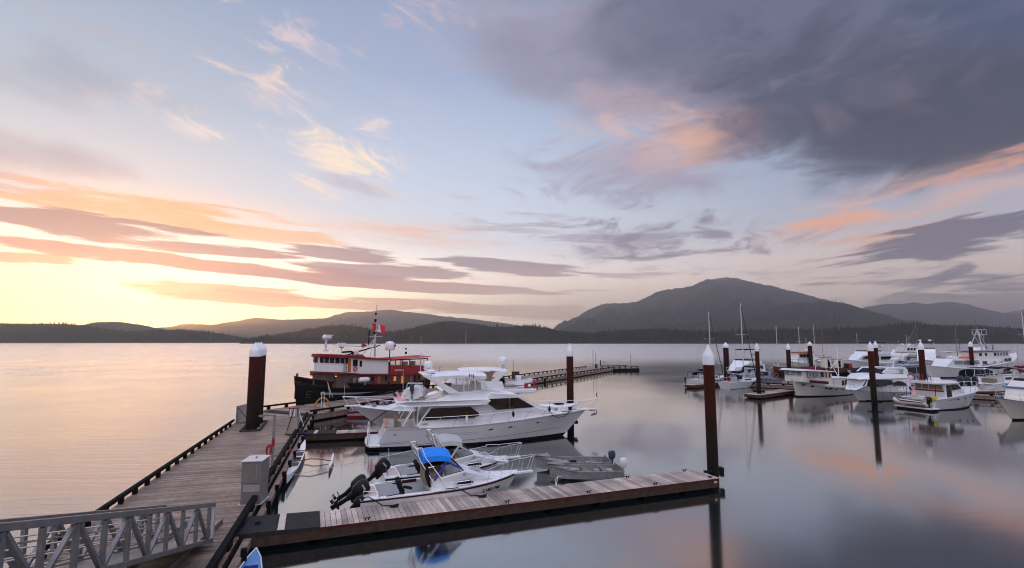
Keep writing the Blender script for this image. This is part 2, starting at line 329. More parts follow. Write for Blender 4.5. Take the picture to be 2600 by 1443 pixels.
# ------------------------------------------------------------------ mesh kit
class MB:
    def __init__(s): s.v = []; s.f = []; s.k = []; s.c = 0
    def add(s, vs, fs):
        o = len(s.v); s.v += [tuple(p) for p in vs]; s.f += [tuple(i+o for i in f) for f in fs]; s.k += [s.c]*len(fs); return s
    def box(s, x, y, z, sx, sy, sz, rz=0.0):
        c, n = math.cos(rz), math.sin(rz); vs = []
        for dz in (-.5, .5):
            for dx, dy in ((-.5, -.5), (.5, -.5), (.5, .5), (-.5, .5)):
                a, b = dx*sx, dy*sy; vs.append((x+a*c-b*n, y+a*n+b*c, z+dz*sz))
        return s.add(vs, [(3, 2, 1, 0), (4, 5, 6, 7), (0, 1, 5, 4), (1, 2, 6, 5), (2, 3, 7, 6), (3, 0, 4, 7)])
    def bar(s, p, q, w, h, up=(0, 0, 1)):
        p, q = Vector(p), Vector(q); d = (q-p).normalized(); u = Vector(up)
        if abs(d.dot(u)) > .98: u = Vector((0, 1, 0))
        r = d.cross(u).normalized(); u = r.cross(d).normalized(); vs = []
        for e in (p, q):
            for a, b in ((-.5, -.5), (.5, -.5), (.5, .5), (-.5, .5)): vs.append(e+r*a*w+u*b*h)
        return s.add(vs, [(3, 2, 1, 0), (4, 5, 6, 7), (0, 1, 5, 4), (1, 2, 6, 5), (2, 3, 7, 6), (3, 0, 4, 7)])
    def tube(s, pts, r, n=6, closed=False):
        P = [Vector(p) for p in pts]; L = len(P); rings = []
        rr = r if isinstance(r, (list, tuple)) else [r]*L
        pu = None
        for i, p in enumerate(P):
            a = P[(i-1) % L] if (closed or i > 0) else p; b = P[(i+1) % L] if (closed or i < L-1) else p
            d = (b-a).normalized() if (b-a).length > 1e-9 else Vector((0, 0, 1))
            if pu is None:
                u = Vector((0, 0, 1)) if abs(d.z) < .9 else Vector((1, 0, 0))
            else: u = pu
            x = d.cross(u)
            if x.length < 1e-6: x = d.cross(Vector((0, 1, 0)))
            x.normalize(); u = x.cross(d).normalized(); pu = u
            rings.append([p+(x*math.cos(2*math.pi*k/n)+u*math.sin(2*math.pi*k/n))*rr[i] for k in range(n)])
        return s.loft(rings, closed=closed)
    def loft(s, rings, closed=False, caps=True, loop=True):
        n = len(rings[0]); vs = [p for r in rings for p in r]; fs = []
        L = len(rings)
        for i in range(L if closed else L-1):
            j = (i+1) % L
            for k in range(n if loop else n-1):
                l = (k+1) % n; fs.append((i*n+k, i*n+l, j*n+l, j*n+k))
        if caps and not closed and loop:
            fs.append(tuple(range(n-1, -1, -1))); fs.append(tuple((L-1)*n+k for k in range(n)))
        return s.add(vs, fs)
    def lathe(s, prof, x=0, y=0, z=0, n=16, axis='z'):
        rings = []
        for r, h in prof:
            ring = []
            for k in range(n):
                a = 2*math.pi*k/n; c, q = r*math.cos(a), r*math.sin(a)
                ring.append((x+c, y+q, z+h) if axis == 'z' else ((x+h, y+c, z+q) if axis == 'x' else (x+c, y+h, z+q)))
            rings.append(ring)
        return s.loft(rings)
    def prism(s, poly, y0, y1, w=None):
        """side profile (x,z) spanned from y0 to y1; w(x,z) overrides the half width"""
        n = len(poly)
        a = [(x, y0 if w is None else -w(x, z), z) for x, z in poly]; b = [(x, y1 if w is None else w(x, z), z) for x, z in poly]
        fs = [tuple(range(n)), tuple(range(2*n-1, n-1, -1))]
        for i in range(n):
            j = (i+1) % n; fs.append((j, i, n+i, n+j))
        return s.add(a+b, fs)
    def flat(s, poly, z0, z1):
        n = len(poly); a = [(x, y, z0) for x, y in poly]; b = [(x, y, z1) for x, y in poly]
        fs = [tuple(range(n-1, -1, -1)), tuple(range(n, 2*n))]
        for i in range(n):
            j = (i+1) % n; fs.append((i, j, n+j, n+i))
        return s.add(a+b, fs)
    def sphere(s, x, y, z, rx, ry, rz, n=12, m=8):
        rings = []
        for i in range(m+1):
            t = math.pi*(i/m-.5); c = max(.02, math.cos(t))
            rings.append([(x+rx*c*math.cos(2*math.pi*k/n), y+ry*c*math.sin(2*math.pi*k/n), z+rz*math.sin(t)) for k in range(n)])
        return s.loft(rings)
    def build(s, name, mats, parent=None, smooth=False, bevel=0.0, label=None, loc=None, rot=None, kind=None, seg=2):
        me = bpy.data.meshes.new(name); me.from_pydata(s.v, [], s.f)
        ml = mats if isinstance(mats, (list, tuple)) else [mats]
        for m in ml: me.materials.append(m)
        if len(ml) > 1:
            for p, k in zip(me.polygons, s.k): p.material_index = k
        bm = bmesh.new(); bm.from_mesh(me); bmesh.ops.recalc_face_normals(bm, faces=bm.faces); bm.to_mesh(me); bm.free()
        if smooth:
            for p in me.polygons: p.use_smooth = True
            if hasattr(me, 'set_sharp_from_angle'): me.set_sharp_from_angle(angle=R(38))
        o = bpy.data.objects.new(name, me); COL.objects.link(o)
        if parent: o.parent = parent
        if loc is not None: o.location = loc
        if rot is not None: o.rotation_euler = rot
        if label: o['label'] = label
        if kind: o['kind'] = kind
        if bevel > 0:
            b = o.modifiers.new('bevel', 'BEVEL'); b.width = bevel; b.segments = seg; b.limit_method = 'ANGLE'; b.angle_limit = R(35); b.use_clamp_overlap = True
        return o
def thing(name, label, cat, loc=(0, 0, 0), rz=0.0, group=None):
    o = bpy.data.objects.new(name, None); COL.objects.link(o); o.empty_display_size = .3
    o.location = loc; o.rotation_euler = (0, 0, rz); o['label'] = label; o['category'] = cat
    if group: o['group'] = group
    return o
def tag(o, label, cat, group=None):
    o['label'] = label; o['category'] = cat
    if group: o['group'] = group
    return o
def dup(root, loc, rz, label=None, group=None):
    r = root.copy(); COL.objects.link(r); r.location = loc; r.rotation_euler = (0, 0, rz)
    if label: r['label'] = label
    if group: r['group'] = group
    for ch in list(root.children):
        c = ch.copy(); COL.objects.link(c); c.parent = r
        for g in list(ch.children):
            d = g.copy(); COL.objects.link(d); d.parent = c
    return r

# ------------------------------------------------------------------ water and land
def water_mat():
    m = bpy.data.materials.new('harbour water'); m.use_nodes = True; t = m.node_tree; t.nodes.clear(); L = t.links.new
    out = t.nodes.new('ShaderNodeOutputMaterial'); mix = t.nodes.new('ShaderNodeMixShader')
    d = t.nodes.new('ShaderNodeBsdfDiffuse'); d.inputs[0].default_value = (.004, .011, .011, 1)
    g = t.nodes.new('ShaderNodeBsdfGlossy'); g.inputs[0].default_value = (.97, .97, .97, 1); g.inputs[1].default_value = .09
    fr = t.nodes.new('ShaderNodeFresnel'); fr.inputs[0].default_value = 2.5
    geo = t.nodes.new('ShaderNodeNewGeometry'); sp = t.nodes.new('ShaderNodeSeparateXYZ'); L(geo.outputs['Position'], sp.inputs[0])
    # open water left of the dock is ruffled, the basin lies still
    e = t.nodes.new('ShaderNodeMath'); e.operation = 'MULTIPLY_ADD'; L(sp.outputs[1], e.inputs[0]); e.inputs[1].default_value = .30; L(sp.outputs[0], e.inputs[2])
    op = t.nodes.new('ShaderNodeMapRange'); L(e.outputs[0], op.inputs[0]); op.inputs[1].default_value = -6; op.inputs[2].default_value = -12; op.inputs[3].default_value = .06; op.inputs[4].default_value = 1
    mp = t.nodes.new('ShaderNodeMapping'); mp.inputs[2].default_value = (0, 0, R(-14)); mp.inputs[3].default_value = (.25, 1.5, 1); L(geo.outputs['Position'], mp.inputs[0])
    n1 = t.nodes.new('ShaderNodeTexNoise'); n1.inputs['Scale'].default_value = 1.0; n1.inputs['Detail'].default_value = 5; n1.inputs['Distortion'].default_value = .6; L(mp.outputs[0], n1.inputs['Vector'])
    n2 = t.nodes.new('ShaderNodeTexNoise'); n2.inputs['Scale'].default_value = .055; n2.inputs['Detail'].default_value = 3; L(geo.outputs['Position'], n2.inputs['Vector'])
    am = t.nodes.new('ShaderNodeMath'); am.operation = 'MULTIPLY'; L(op.outputs[0], am.inputs[0]); am.inputs[1].default_value = .16
    bp = t.nodes.new('ShaderNodeBump'); bp.inputs['Distance'].default_value = .12; L(am.outputs[0], bp.inputs['Strength']); L(n1.outputs[0], bp.inputs['Height'])
    L(bp.outputs[0], g.inputs['Normal']); L(bp.outputs[0], fr.inputs['Normal'])
    rr = t.nodes.new('ShaderNodeMapRange'); L(n2.outputs[0], rr.inputs[0]); rr.inputs[1].default_value = .35; rr.inputs[2].default_value = .7; rr.inputs[3].default_value = .05; rr.inputs[4].default_value = .13
    far = t.nodes.new('ShaderNodeMapRange'); far.interpolation_type = 'SMOOTHSTEP'; L(sp.outputs[1], far.inputs[0]); far.inputs[1].default_value = 60; far.inputs[2].default_value = 230; far.inputs[3].default_value = 0; far.inputs[4].default_value = .26
    opr = t.nodes.new('ShaderNodeMath'); opr.operation = 'MULTIPLY_ADD'; L(op.outputs[0], opr.inputs[0]); opr.inputs[1].default_value = .16; L(rr.outputs[0], opr.inputs[2])
    rmx = t.nodes.new('ShaderNodeMath'); rmx.operation = 'MAXIMUM'; L(opr.outputs[0], rmx.inputs[0]); L(far.outputs[0], rmx.inputs[1]); L(rmx.outputs[0], g.inputs[1])
    pw = t.nodes.new('ShaderNodeMath'); pw.operation = 'POWER'; L(fr.outputs[0], pw.inputs[0]); pw.inputs[1].default_value = .55
    L(pw.outputs[0], mix.inputs[0]); L(d.outputs[0], mix.inputs[1]); L(g.outputs[0], mix.inputs[2]); L(mix.outputs[0], out.inputs[0])
    return m
w = MB(); w.add([(-9000, -2500, 0), (9000, -2500, 0), (9000, 7500, 0), (-9000, 7500, 0)], [(0, 1, 2, 3)])
w.build('water', water_mat(), kind='structure')
sb = MB(); sb.add([(-9000, -2500, -6), (9000, -2500, -6), (9000, 7500, -6), (-9000, 7500, -6)], [(0, 1, 2, 3)])
from mathutils import noise as mn
def skyline(pts):
    def f(px):
        if px <= pts[0][0]: return pts[0][1]
        for (a, b), (c, d) in zip(pts, pts[1:]):
            if px <= c:
                u = (px-a)/(c-a); u = u*u*(3-2*u)*.5+u*.5; return b+(d-b)*u
        return pts[-1][1]
    return f
def hill(name, pts, D, D0, mt, rough=8.0, back=500.0, step=9, rows=26, tree=0.0, seed=0.0):
    """a range of hills: surveyed crest at distance D, falling to the water at D0 and away behind"""
    f = skyline(pts); x0, x1 = pts[0][0], pts[-1][0]; px = x0; cols = []
    while px <= x1+.1:
        top = atd(px, f(px), D); k = top.x/top.y; h = max(1.0, top.z-tree); col = []
        for j in range(rows+1):
            u = j/rows
            y = D0+(D-D0)*u; zz = h*(u**1.25)*(.55+.45*u)
            amp = rough*4*u*(1-u)
            zz += amp*(mn.fractal(Vector((k*y*.0045, y*.0045, seed)), .8, 2.1, 5))+amp*.35*mn.noise(Vector((k*y*.03, y*.03, seed)))
            col.append((k*y, y, zz if j else -1.0))
        col[-1] = (k*D, D, h+rough*.12*mn.noise(Vector((px*.11, seed, 3.3))))
        for b in (.25, .6, 1.0):
            y = D+back*b; col.append((k*y, y, h*(1-b)-1*b))
        cols.append(col); px += step
    m = MB(); m.loft(cols, loop=False, caps=False)
    return m.build(name, mt, smooth=True, kind='structure'), cols
def hill_mat(name, c, v=.35, sc=.02):
    return mat(name, c, .9, var=v, vs=sc)
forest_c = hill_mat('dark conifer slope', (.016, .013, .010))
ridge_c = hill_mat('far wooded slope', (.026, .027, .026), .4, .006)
def s_mount(m, t, b):      # forest below, bare rock and old snow near the top
    tcn = t.nodes.new('ShaderNodeNewGeometry'); sp = t.nodes.new('ShaderNodeSeparateXYZ'); t.links.new(tcn.outputs['Position'], sp.inputs[0])
    n = t.nodes.new('ShaderNodeTexNoise'); n.inputs['Scale'].default_value = .02; n.inputs['Detail'].default_value = 8; t.links.new(tcn.outputs['Position'], n.inputs['Vector'])
    a = t.nodes.new('ShaderNodeMath'); a.operation = 'MULTIPLY_ADD'; t.links.new(n.outputs[0], a.inputs[0]); a.inputs[1].default_value = 260; t.links.new(sp.outputs[2], a.inputs[2])
    mr = t.nodes.new('ShaderNodeMapRange'); t.links.new(a.outputs[0], mr.inputs[0]); mr.inputs[1].default_value = 560; mr.inputs[2].default_value = 600
    mx = t.nodes.new('ShaderNodeMix'); mx.data_type = 'RGBA'; t.links.new(mr.outputs[0], mx.inputs[0]); t.links.new(b.inputs['Base Color'].links[0].from_socket, mx.inputs[6]); mx.inputs[7].default_value = (.30, .30, .32, 1); t.links.new(mx.outputs[2], b.inputs['Base Color'])
mount_c = mat('mountain forest and rock', (.024, .025, .024), .9, var=.4, vs=.008, setup=s_mount)
L_left = [(-420, 824), (-200, 822), (-60, 818), (0, 817), (60, 818), (150, 818), (210, 822), (290, 836), (350, 838), (390, 833), (450, 834), (500, 836), (560, 843), (600, 850), (640, 858), (660, 863), (680, 868)]
L_left2 = [(120, 850), (200, 824), (240, 815), (300, 814), (350, 820), (395, 829), (450, 842), (520, 858)]
L_ridge = [(350, 850), (400, 832), (440, 829), (460, 823), (540, 824), (600, 815), (650, 807), (720, 812), (800, 810), (830, 808), (850, 800), (880, 793), (940, 791), (985, 786), (1040, 793), (1090, 798), (1120, 803), (1180, 808), (1260, 818), (1360, 833), (1460, 850)]
L_mid = [(610, 864), (640, 858), (680, 849), (740, 840), (780, 833), (830, 824), (870, 822), (910, 826), (960, 835), (1000, 839), (1040, 831), (1080, 820), (1120, 813), (1150, 811), (1200, 817), (1250, 827), (1290, 825), (1340, 822), (1390, 828), (1420, 836), (1460, 840), (1494, 844), (1540, 838), (1593, 833), (1660, 832), (1720, 836), (1800, 838), (1900, 836), (2000, 832), (2100, 834), (2180, 829), (2240, 822), (2300, 818), (2360, 820), (2420, 823), (2484, 822), (2560, 829), (2640, 832), (2800, 838), (3000, 846)]
L_shoulder = [(1480, 850), (1600, 836), (1700, 828), (1780, 815), (1850, 800), (1920, 782), (2000, 770), (2060, 765), (2095, 763), (2121, 762), (2160, 770), (2194, 781), (2240, 795), (2286, 809), (2352, 820), (2450, 838), (2550, 852)]
L_main = [(1370, 850), (1400, 838), (1430, 822), (1461, 806), (1500, 785), (1527, 773), (1560, 770), (1593, 769), (1625, 764), (1645, 752), (1666, 743), (1692, 736), (1725, 732), (1758, 726), (1784, 714), (1805, 709), (1824, 706), (1850, 705), (1875, 708), (1890, 713), (1920, 719), (1956, 726), (2009, 738), (2062, 753), (2114, 766), (2200, 800), (2320, 845)]
L_far = [(2080, 830), (2140, 800), (2200, 780), (2253, 772), (2290, 773), (2319, 768), (2352, 773), (2380, 769), (2405, 766), (2451, 772), (2490, 782), (2517, 789), (2560, 797), (2620, 803), (2700, 812), (2850, 830)]
L_snow = [(2440, 830), (2500, 806), (2545, 795), (2580, 790), (2610, 784), (2660, 796), (2720, 806), (2800, 812)]
land = [hill('forested_shore_hill', L_left, 1550, 1300, forest_c, 6, 300, 7, tree=5, seed=1),
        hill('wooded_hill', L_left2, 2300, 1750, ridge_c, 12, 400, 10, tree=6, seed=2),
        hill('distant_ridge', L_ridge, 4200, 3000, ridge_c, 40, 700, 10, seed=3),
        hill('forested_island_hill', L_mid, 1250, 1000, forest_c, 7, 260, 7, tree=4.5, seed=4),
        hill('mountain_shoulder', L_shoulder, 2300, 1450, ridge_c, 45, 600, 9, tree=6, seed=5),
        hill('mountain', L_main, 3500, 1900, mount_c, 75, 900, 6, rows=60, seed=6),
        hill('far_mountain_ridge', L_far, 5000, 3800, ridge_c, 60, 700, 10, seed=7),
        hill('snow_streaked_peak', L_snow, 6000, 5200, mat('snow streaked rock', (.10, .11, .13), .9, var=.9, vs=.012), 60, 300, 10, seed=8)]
def forest(name, cols, dens, hmin, hmax, seed, frm=.25):
    rnd = random.Random(seed); m = MB()
    n = len(cols[0])-4
    for i in range(len(cols)-1):
        for _ in range(dens):
            u = rnd.random(); j = n*(frm+(1-frm)*(rnd.random()**.55)); j0 = min(n-1, int(j)); fj = j-j0
            a, b = Vector(cols[i][j0]).lerp(Vector(cols[i][j0+1]), fj), Vector(cols[i+1][j0]).lerp(Vector(cols[i+1][j0+1]), fj)
            p = a.lerp(b, u)
            if p.z < .6: continue
            h = rnd.uniform(hmin, hmax)*(.55+.9*abs(mn.noise(Vector((p.x*.012, p.y*.012, seed)))+.35))*(1.25 if rnd.random() < .1 else 1); r = h*rnd.uniform(.13, .24); q = rnd.random()*6
            lean = rnd.uniform(-.03, .03)*h
            vs = []; fs = []
            for lv, (rz, zz) in enumerate(((1, .08), (.72, .32), (.42, .62))):
                o = len(vs); vs += [(p.x+r*rz*math.cos(q+k*1.2566+lv), p.y+r*rz*math.sin(q+k*1.2566+lv), p.z+h*zz) for k in range(5)]
                vs.append((p.x+lean, p.y, p.z+h*min(1.0, zz+.48)))
                fs += [(o+k, o+(k+1) % 5, o+5) for k in range(5)]
            m.add(vs, fs)
    return m.build(name, mat('conifer foliage', (.014, .018, .011), .9, var=.45, vs=.05), kind='stuff')
forest('conifer_forest', land[0][1], 20, 4, 9, 1)
forest('conifer_forest', land[3][1], 22, 4, 8.5, 2)
forest('conifer_forest', land[1][1], 10, 6, 11, 3, .7)
forest('conifer_forest', land[4][1], 14, 7, 12, 4, .55)
# pale strand along the foot of the near hills
# ------------------------------------------------------------------ haze
hz = MB(); hz.box(0, 2100, 226, 16000, 8800, 454)
ho = hz.build('haze', [], kind='stuff')
hm = bpy.data.materials.new('haze'); hm.use_nodes = True; hm.node_tree.nodes.clear()
pv = hm.node_tree.nodes.new('ShaderNodeVolumePrincipled'); hmo = hm.node_tree.nodes.new('ShaderNodeOutputMaterial')
pv.inputs['Color'].default_value = (.93, .93, .95, 1); pv.inputs['Density'].default_value = .00024; pv.inputs['Anisotropy'].default_value = .76
hm.node_tree.links.new(pv.outputs[0], hmo.inputs['Volume']); ho.data.materials.append(hm)
# ------------------------------------------------------------------ docks
def boards_x(m, x0f, x1f, y0, y1, z, w=.14, gap=.022, th=.04, rnd=None):
    """boards lying across x, stepping along y"""
    y = y0
    while y < y1-.01:
        a, b = x0f(y+w/2), x1f(y+w/2); j = rnd.uniform(-.012, .012) if rnd else 0
        if b-a > .1: m.box((a+b)/2+j, y+w/2, z-th/2+(rnd.uniform(-.003, .003) if rnd else 0), b-a, w-gap, th)
        y += w
def boards_y(m, y0, y1, x0, x1, z, w=.19, gap=.016, th=.04, rnd=None):
    x = x0
    while x < x1-.01:
        j = rnd.uniform(-.012, .012) if rnd else 0
        m.box(x+w/2, (y0+y1)/2+j, z-th/2+(rnd.uniform(-.003, .003) if rnd else 0), w-gap, y1-y0, th); x += w
rnd = random.Random(3)
AL = R(17.2)
MD = thing('floating_dock', 'wide main dock of weathered grey boards running away from the aluminium gangway', 'dock', (-9.77, 20.24, 0), AL, 'floating docks of the marina')
ZD = .6
endf = lambda x: 25.5-x*.78
m = MB(); boards_x(m, lambda y: max(-5.25, -(y-25.5)/.78 if y > 25.5 else -9)if y > 25.5 else -5.25, lambda y: min(0.0, -(y-25.5)/.78) if y > 25.5 else 0.0, -10, 29.6, ZD, rnd=rnd)
m = MB()
def xr(y): return 0.0 if y < 25.5 else -(y-25.5)/.78
boards_x(m, lambda y: -5.25, xr, -10, 29.5, ZD, rnd=rnd)
m.build('deck', deckm, MD)
m = MB(); m.flat([(-.03, -10), (-.03, 25.4), (-5.2, 29.4), (-5.2, -10)], .16, .545); m.build('frame', beam, MD)
m = MB()
for k in range(13): m.box(-2.6, -8.6+k*2.75, -.1, 4.6, 2.3, .5)
m.build('float_block', floatm, MD)
m = MB(); m.bar((-.12, -10, .86), (-.12, 25.2, .86), .2, .2)
y = -9.5
while y < 25: m.box(-.12, y, .68, .19, .5, .155); y += 1.9
m.build('bull_rail', dark_t, MD, bevel=.02)
m = MB(); m.bar((.24, -10, .36), (.24, 17.4, .36), .24, .26); m.bar((.24, 18.6, .36), (.24, 25.2, .36), .24, .26); m.build('whaler', beam2, MD, bevel=.015)
m = MB(); m.bar((.16, -10, .12), (.16, 25.3, .12), .34, .2)
y = -9
while y < 25: m.bar((.40, y, .7), (.40, y, -.3), .16, .16); y += 2.4
m.build('fender_post', dark_t, MD)
m = MB(); m.bar((-5.15, -10, .90), (-5.15, 22.4, .90), .15, .15)
y = -9.8
while y < 22.4: m.box(-5.15, y, .715, .15, .22, .23); y += 1.35
m.build('bull_rail', dark_t, MD, bevel=.012)
m = MB(); m.bar((-4.98, 25.6, .92), (-4.98, 28.3, .92), .14, .14); m.box(-4.98, 28.1, .72, .14, .2, .25); m.box(-4.98, 26.0, .72, .14, .2, .25)
m.build('bull_rail', dark_t, MD)
m = MB(); m.bar((-5.2, -10, .33), (-5.2, 29.2, .33), .14, .38); m.build('side_timber', beam, MD)
def cleat(parent, x, y, z, rz=0.0):
    c, s = math.cos(rz), math.sin(rz); m = MB()
    m.tube([(x-.15*c, y-.15*s, z+.095), (x-.06*c, y-.06*s, z+.08), (x+.06*c, y+.06*s, z+.08), (x+.15*c, y+.15*s, z+.095)], [.014, .02, .02, .014], 5)
    for k in (-.05, .05): m.bar((x+k*c, y+k*s, z), (x+k*c, y+k*s, z+.08), .03, .04)
    return m.build('cleat', rubber, parent)
for y in (3.2, 9.5, 15.8): cleat(MD, -.5, y, ZD, R(90))

def finger(label, loc, rz, L, w, z, ramp=2.7, bw=.19, name='finger_dock', cl=(), mt=None, plates=True):
    t = thing(name, label, 'dock', loc, rz, 'floating docks of the marina'); r2 = random.Random(int(L*100))
    m = MB(); boards_y(m, 0, w, 0, L, z, bw, rnd=r2); m.build('deck', mt or deckp, t)
    fr = MB(); x0 = -ramp*.93 if plates else 0
    fr.bar((x0, .04, z-.2225), (L, .04, z-.2225), .08, .36); fr.bar((x0, w-.04, z-.235), (L, w-.04, z-.235), .08, .36); fr.bar((L-.04, .09, z-.235), (L-.04, w-.09, z-.235), .08, .36)
    fr.bar((x0+.04, .09, z-.235), (x0+.04, w-.09, z-.235), .08, .3)
    fr.bar((0, w/2, z-.2), (L-.1, w/2, z-.2), .12, .28); fr.build('frame', beam, t, bevel=.008)
    ed = MB(); ed.bar((0, -.012, z-.03), (L, -.012, z-.03), .024, .06); ed.build('fringe_strip', mat('red fringe strip', (.10, .022, .018), .7, var=.3), t)  # thin red strip added to stand for a lens colour fringe
    fl = MB(); k = x0+.3
    while k < L-.4:
        e = min(1.9, L-.2-k); fl.box(k+e/2, w/2, .0, e, w-.34, .52); k += 2.25
    fl.build('float_block', floatm, t)
    if plates:
        p = MB(); p.add([(-ramp, -.02, z+.12), (.02, -.02, z+.028), (.02, w+.02, z+.028), (-ramp, w+.02, z+.12), (-ramp, -.02, z-.03), (-.004, -.02, z-.045), (-.004, w+.02, z-.045), (-ramp, w+.02, z-.03)],
                        [(0, 1, 2, 3), (7, 6, 5, 4), (0, 4, 5, 1), (1, 5, 6, 2), (2, 6, 7, 3), (3, 7, 4, 0)])
        rp = p.build('ramp_plate', plate, t)
        h = MB(); a = -ramp*.45; zz = z+.028+.092*.45
        h.add([(a-.11, -.01, zz+.012), (a+.11, -.01, zz+.004), (a+.11, w+.01, zz+.004), (a-.11, w+.01, zz+.012)], [(0, 1, 2, 3)]); h.build('hinge_strip', platew, rp)
    for x, y in cl: cleat(t, x, y, z)
    return t
F1 = finger('short finger dock of pale boards in the foreground beside the white runabout', (-6.66, 18.55, 0), R(21.2), 17.55, 1.75, .55, 2.75,
            cl=((1.6, .16), (7.0, .16), (10.7, .16), (14.1, .16), (17.2, .16), (10.2, 1.6), (13.6, 1.6), (16.9, 1.6)))
b = MB(); b.box(17.35, -.012, .40, .16, .012, .09); b.build('number_plate', platew, F1)
F2 = finger('narrow finger dock with a dark ramp plate behind the big white yacht', (-12.35, 36.75, 0), R(15), 14.0, 1.35, .5, 3.0, cl=((1.0, 1.2), (6, .2)))
m = MB(); m.tube([(3.0, 1.0, .53), (3.1, .6, .56), (3.0, .1, .53), (3.3, -.1, .35), (3.7, -.12, .25), (4.2, -.1, .34)], .035, 5)
tag(m.build('mooring_line', ropem, loc=F2.location, rot=F2.rotation_euler), 'tan mooring line drooping from the narrow finger dock by the yacht stern', 'rope')
# outer breakwater dock that the tug lies against
OD = thing('floating_dock', 'long outer breakwater dock running past the tugboat into open water', 'dock', (-17.4, 44.7, 0), R(61), 'floating docks of the marina')
OW = 6.5
m = MB(); boards_y(m, .0, OW, .35, 83, .6, .22, .02, rnd=random.Random(8)); m.build('deck', deckm, OD)
m = MB(); m.flat([(0.2, .05), (83, .05), (83, OW-.05), (.2, OW-.05)], .14, .55); m.build('frame', beam2, OD)
m = MB()
for k in range(20): m.box(2.4+k*4.1, OW/2, -.12, 3.5, OW-.5, .5)
m.build('float_block', floatm, OD)
for yy in (.12, OW-.12):
    m = MB(); m.bar((.3, yy, .93), (83, yy, .93), .17, .15); x = .8
    while x < 83: m.box(x, yy, .73, .3, .16, .25); x += 1.9
    m.build('bull_rail', dark_t, OD)
m = MB(); m.add([(-.5, -.1, .66), (.7, -.1, .64), (.7, OW*.85, .64), (-.5, OW*.85, .66)], [(0, 1, 2, 3)]); m.build('hinge_plate', plate, OD)
for x in (9, 31, 47): 
    m = MB(); m.bar((x, -.1, .75), (x, -.1, -.3), .3, .22); m.build('fender_post', dark_t, OD)
ED = thing('floating_dock', 'short end float turned at the tip of the long breakwater dock', 'dock', (22.6, 117.2, 0), R(19), 'floating docks of the marina')
m = MB(); boards_y(m, 0, 5.5, 0, 7.2, .6, .22, .02, rnd=random.Random(9)); m.build('deck', deckm, ED)
m = MB(); m.flat([(0, .05), (7.2, .05), (7.2, 5.45), (0, 5.45)], -.2, .55); m.build('frame', dark_t, ED)
for yy in (.12, 5.38):
    m = MB(); m.bar((.1, yy, .92), (7.2, yy, .92), .15, .14)
    for k in range(5): m.box(.6+k*1.5, yy, .73, .25, .14, .24)
    m.build('bull_rail', dark_t, ED)
# ------------------------------------------------------------------ piles
def pile(loc, r, top, label, group='red brown mooring piles with white caps', frame=None):
    t = thing('mooring_pile', label, 'pile', loc, 0, group)
    m = MB(); m.lathe([(r*.985, -3), (r, 0), (r, top-.95)], n=24); m.build('shaft', pilem, t, smooth=True)
    m = MB(); m.lathe([(r*1.04, top-1.02), (r*1.05, top-.58), (r*.97, top-.52), (.03, top)], n=24); m.build('cap', capm, t, smooth=True)
    if frame:
        m = MB(); a = frame
        for q in (-1, 1):
            m.box(0, q*(r+.14), a, 2*r+.5, .18, .2); m.box(q*(r+.14), 0, a+.003, .18, 2*r+.1, .2)
        m.build('guide_bracket', dark_t, t)
    return t
P1 = at(638, 1093, .6); P2 = at(645.5, 1084, .6); P3 = at(653, 1075.5, .6)
for p, s in ((P1, 'nearest'), (P2, 'middle'), (P3, 'farthest')):
    pile((p.x, p.y, 0), .385, 6.84, s+' of the three clustered piles standing in the main dock', 'three clustered piles in the main dock')
d = (P3-P1).normalized(); n_ = Vector((d.y, -d.x, 0)); c0 = P1-d*.62; c1 = P3+d*.62; m = MB()
for q in (-.6, .6): m.bar(c0+n_*q+Vector((0, 0, .06)), c1+n_*q+Vector((0, 0, .06)), .16, .14)
for c in (c0, c1): m.bar(c-n_*.52+Vector((0, 0, .06)), c+n_*.52+Vector((0, 0, .06)), .16, .14)
tag(m.build('pile_guide_frame', beam, bevel=.01), 'timber frame on the deck round the feet of three clustered piles', 'frame')
pf = at(1796, 1214, .3)
PE = pile((9.95, 26.2, 0), .27, 6.78, 'near pile standing at the tip of the foreground finger dock')
m = MB(); m.box(.40, .05, .66, .22, .34, .14); m.box(.44, .05, .44, .16, .24, .28); m.box(-.30, -.28, .60, .5, .12, .1); m.build('roller', rubber, PE)
pile(at(1449, 1094), .27, 6.75, 'pile rising behind the bow of the big white yacht', frame=.7)
pile(at(1846, 958), .50, 6.6, 'far pile directly behind the mast of the dark canvas sailboat')
pile(at(1928, 1010), .25, 6.65, 'pile at the tip of the small finger dock left of the trawler', frame=.75)
pile(at(2006, 973), .33, 6.45, 'pile standing between the sailboat and the white trawler')
pile(at(2060, 940), .46, 6.7, 'distant pile behind the trawler wheelhouse roof')
pile(at(2221, 1033), .275, 6.85, 'pile standing in front of the rounded white cruiser', frame=.55)
pile(at(2231, 988), .28, 6.9, 'pile half hidden right behind another one by the rounded cruiser')
pile(at(2349, 1011), .32, 6.85, 'thick pile rising behind the roof of the sport fishing boat')
pile(at(2472, 960), .33, 6.8, 'pile in front of the large white fishing vessel')
# ------------------------------------------------------------------ gangway
GA = R(10.0)    # runs back to the shore, climbing
G = thing('gangway', 'aluminium truss gangway sloping down on to the main dock', 'gangway', (-9.46, 16.85, 0), math.pi+GA)
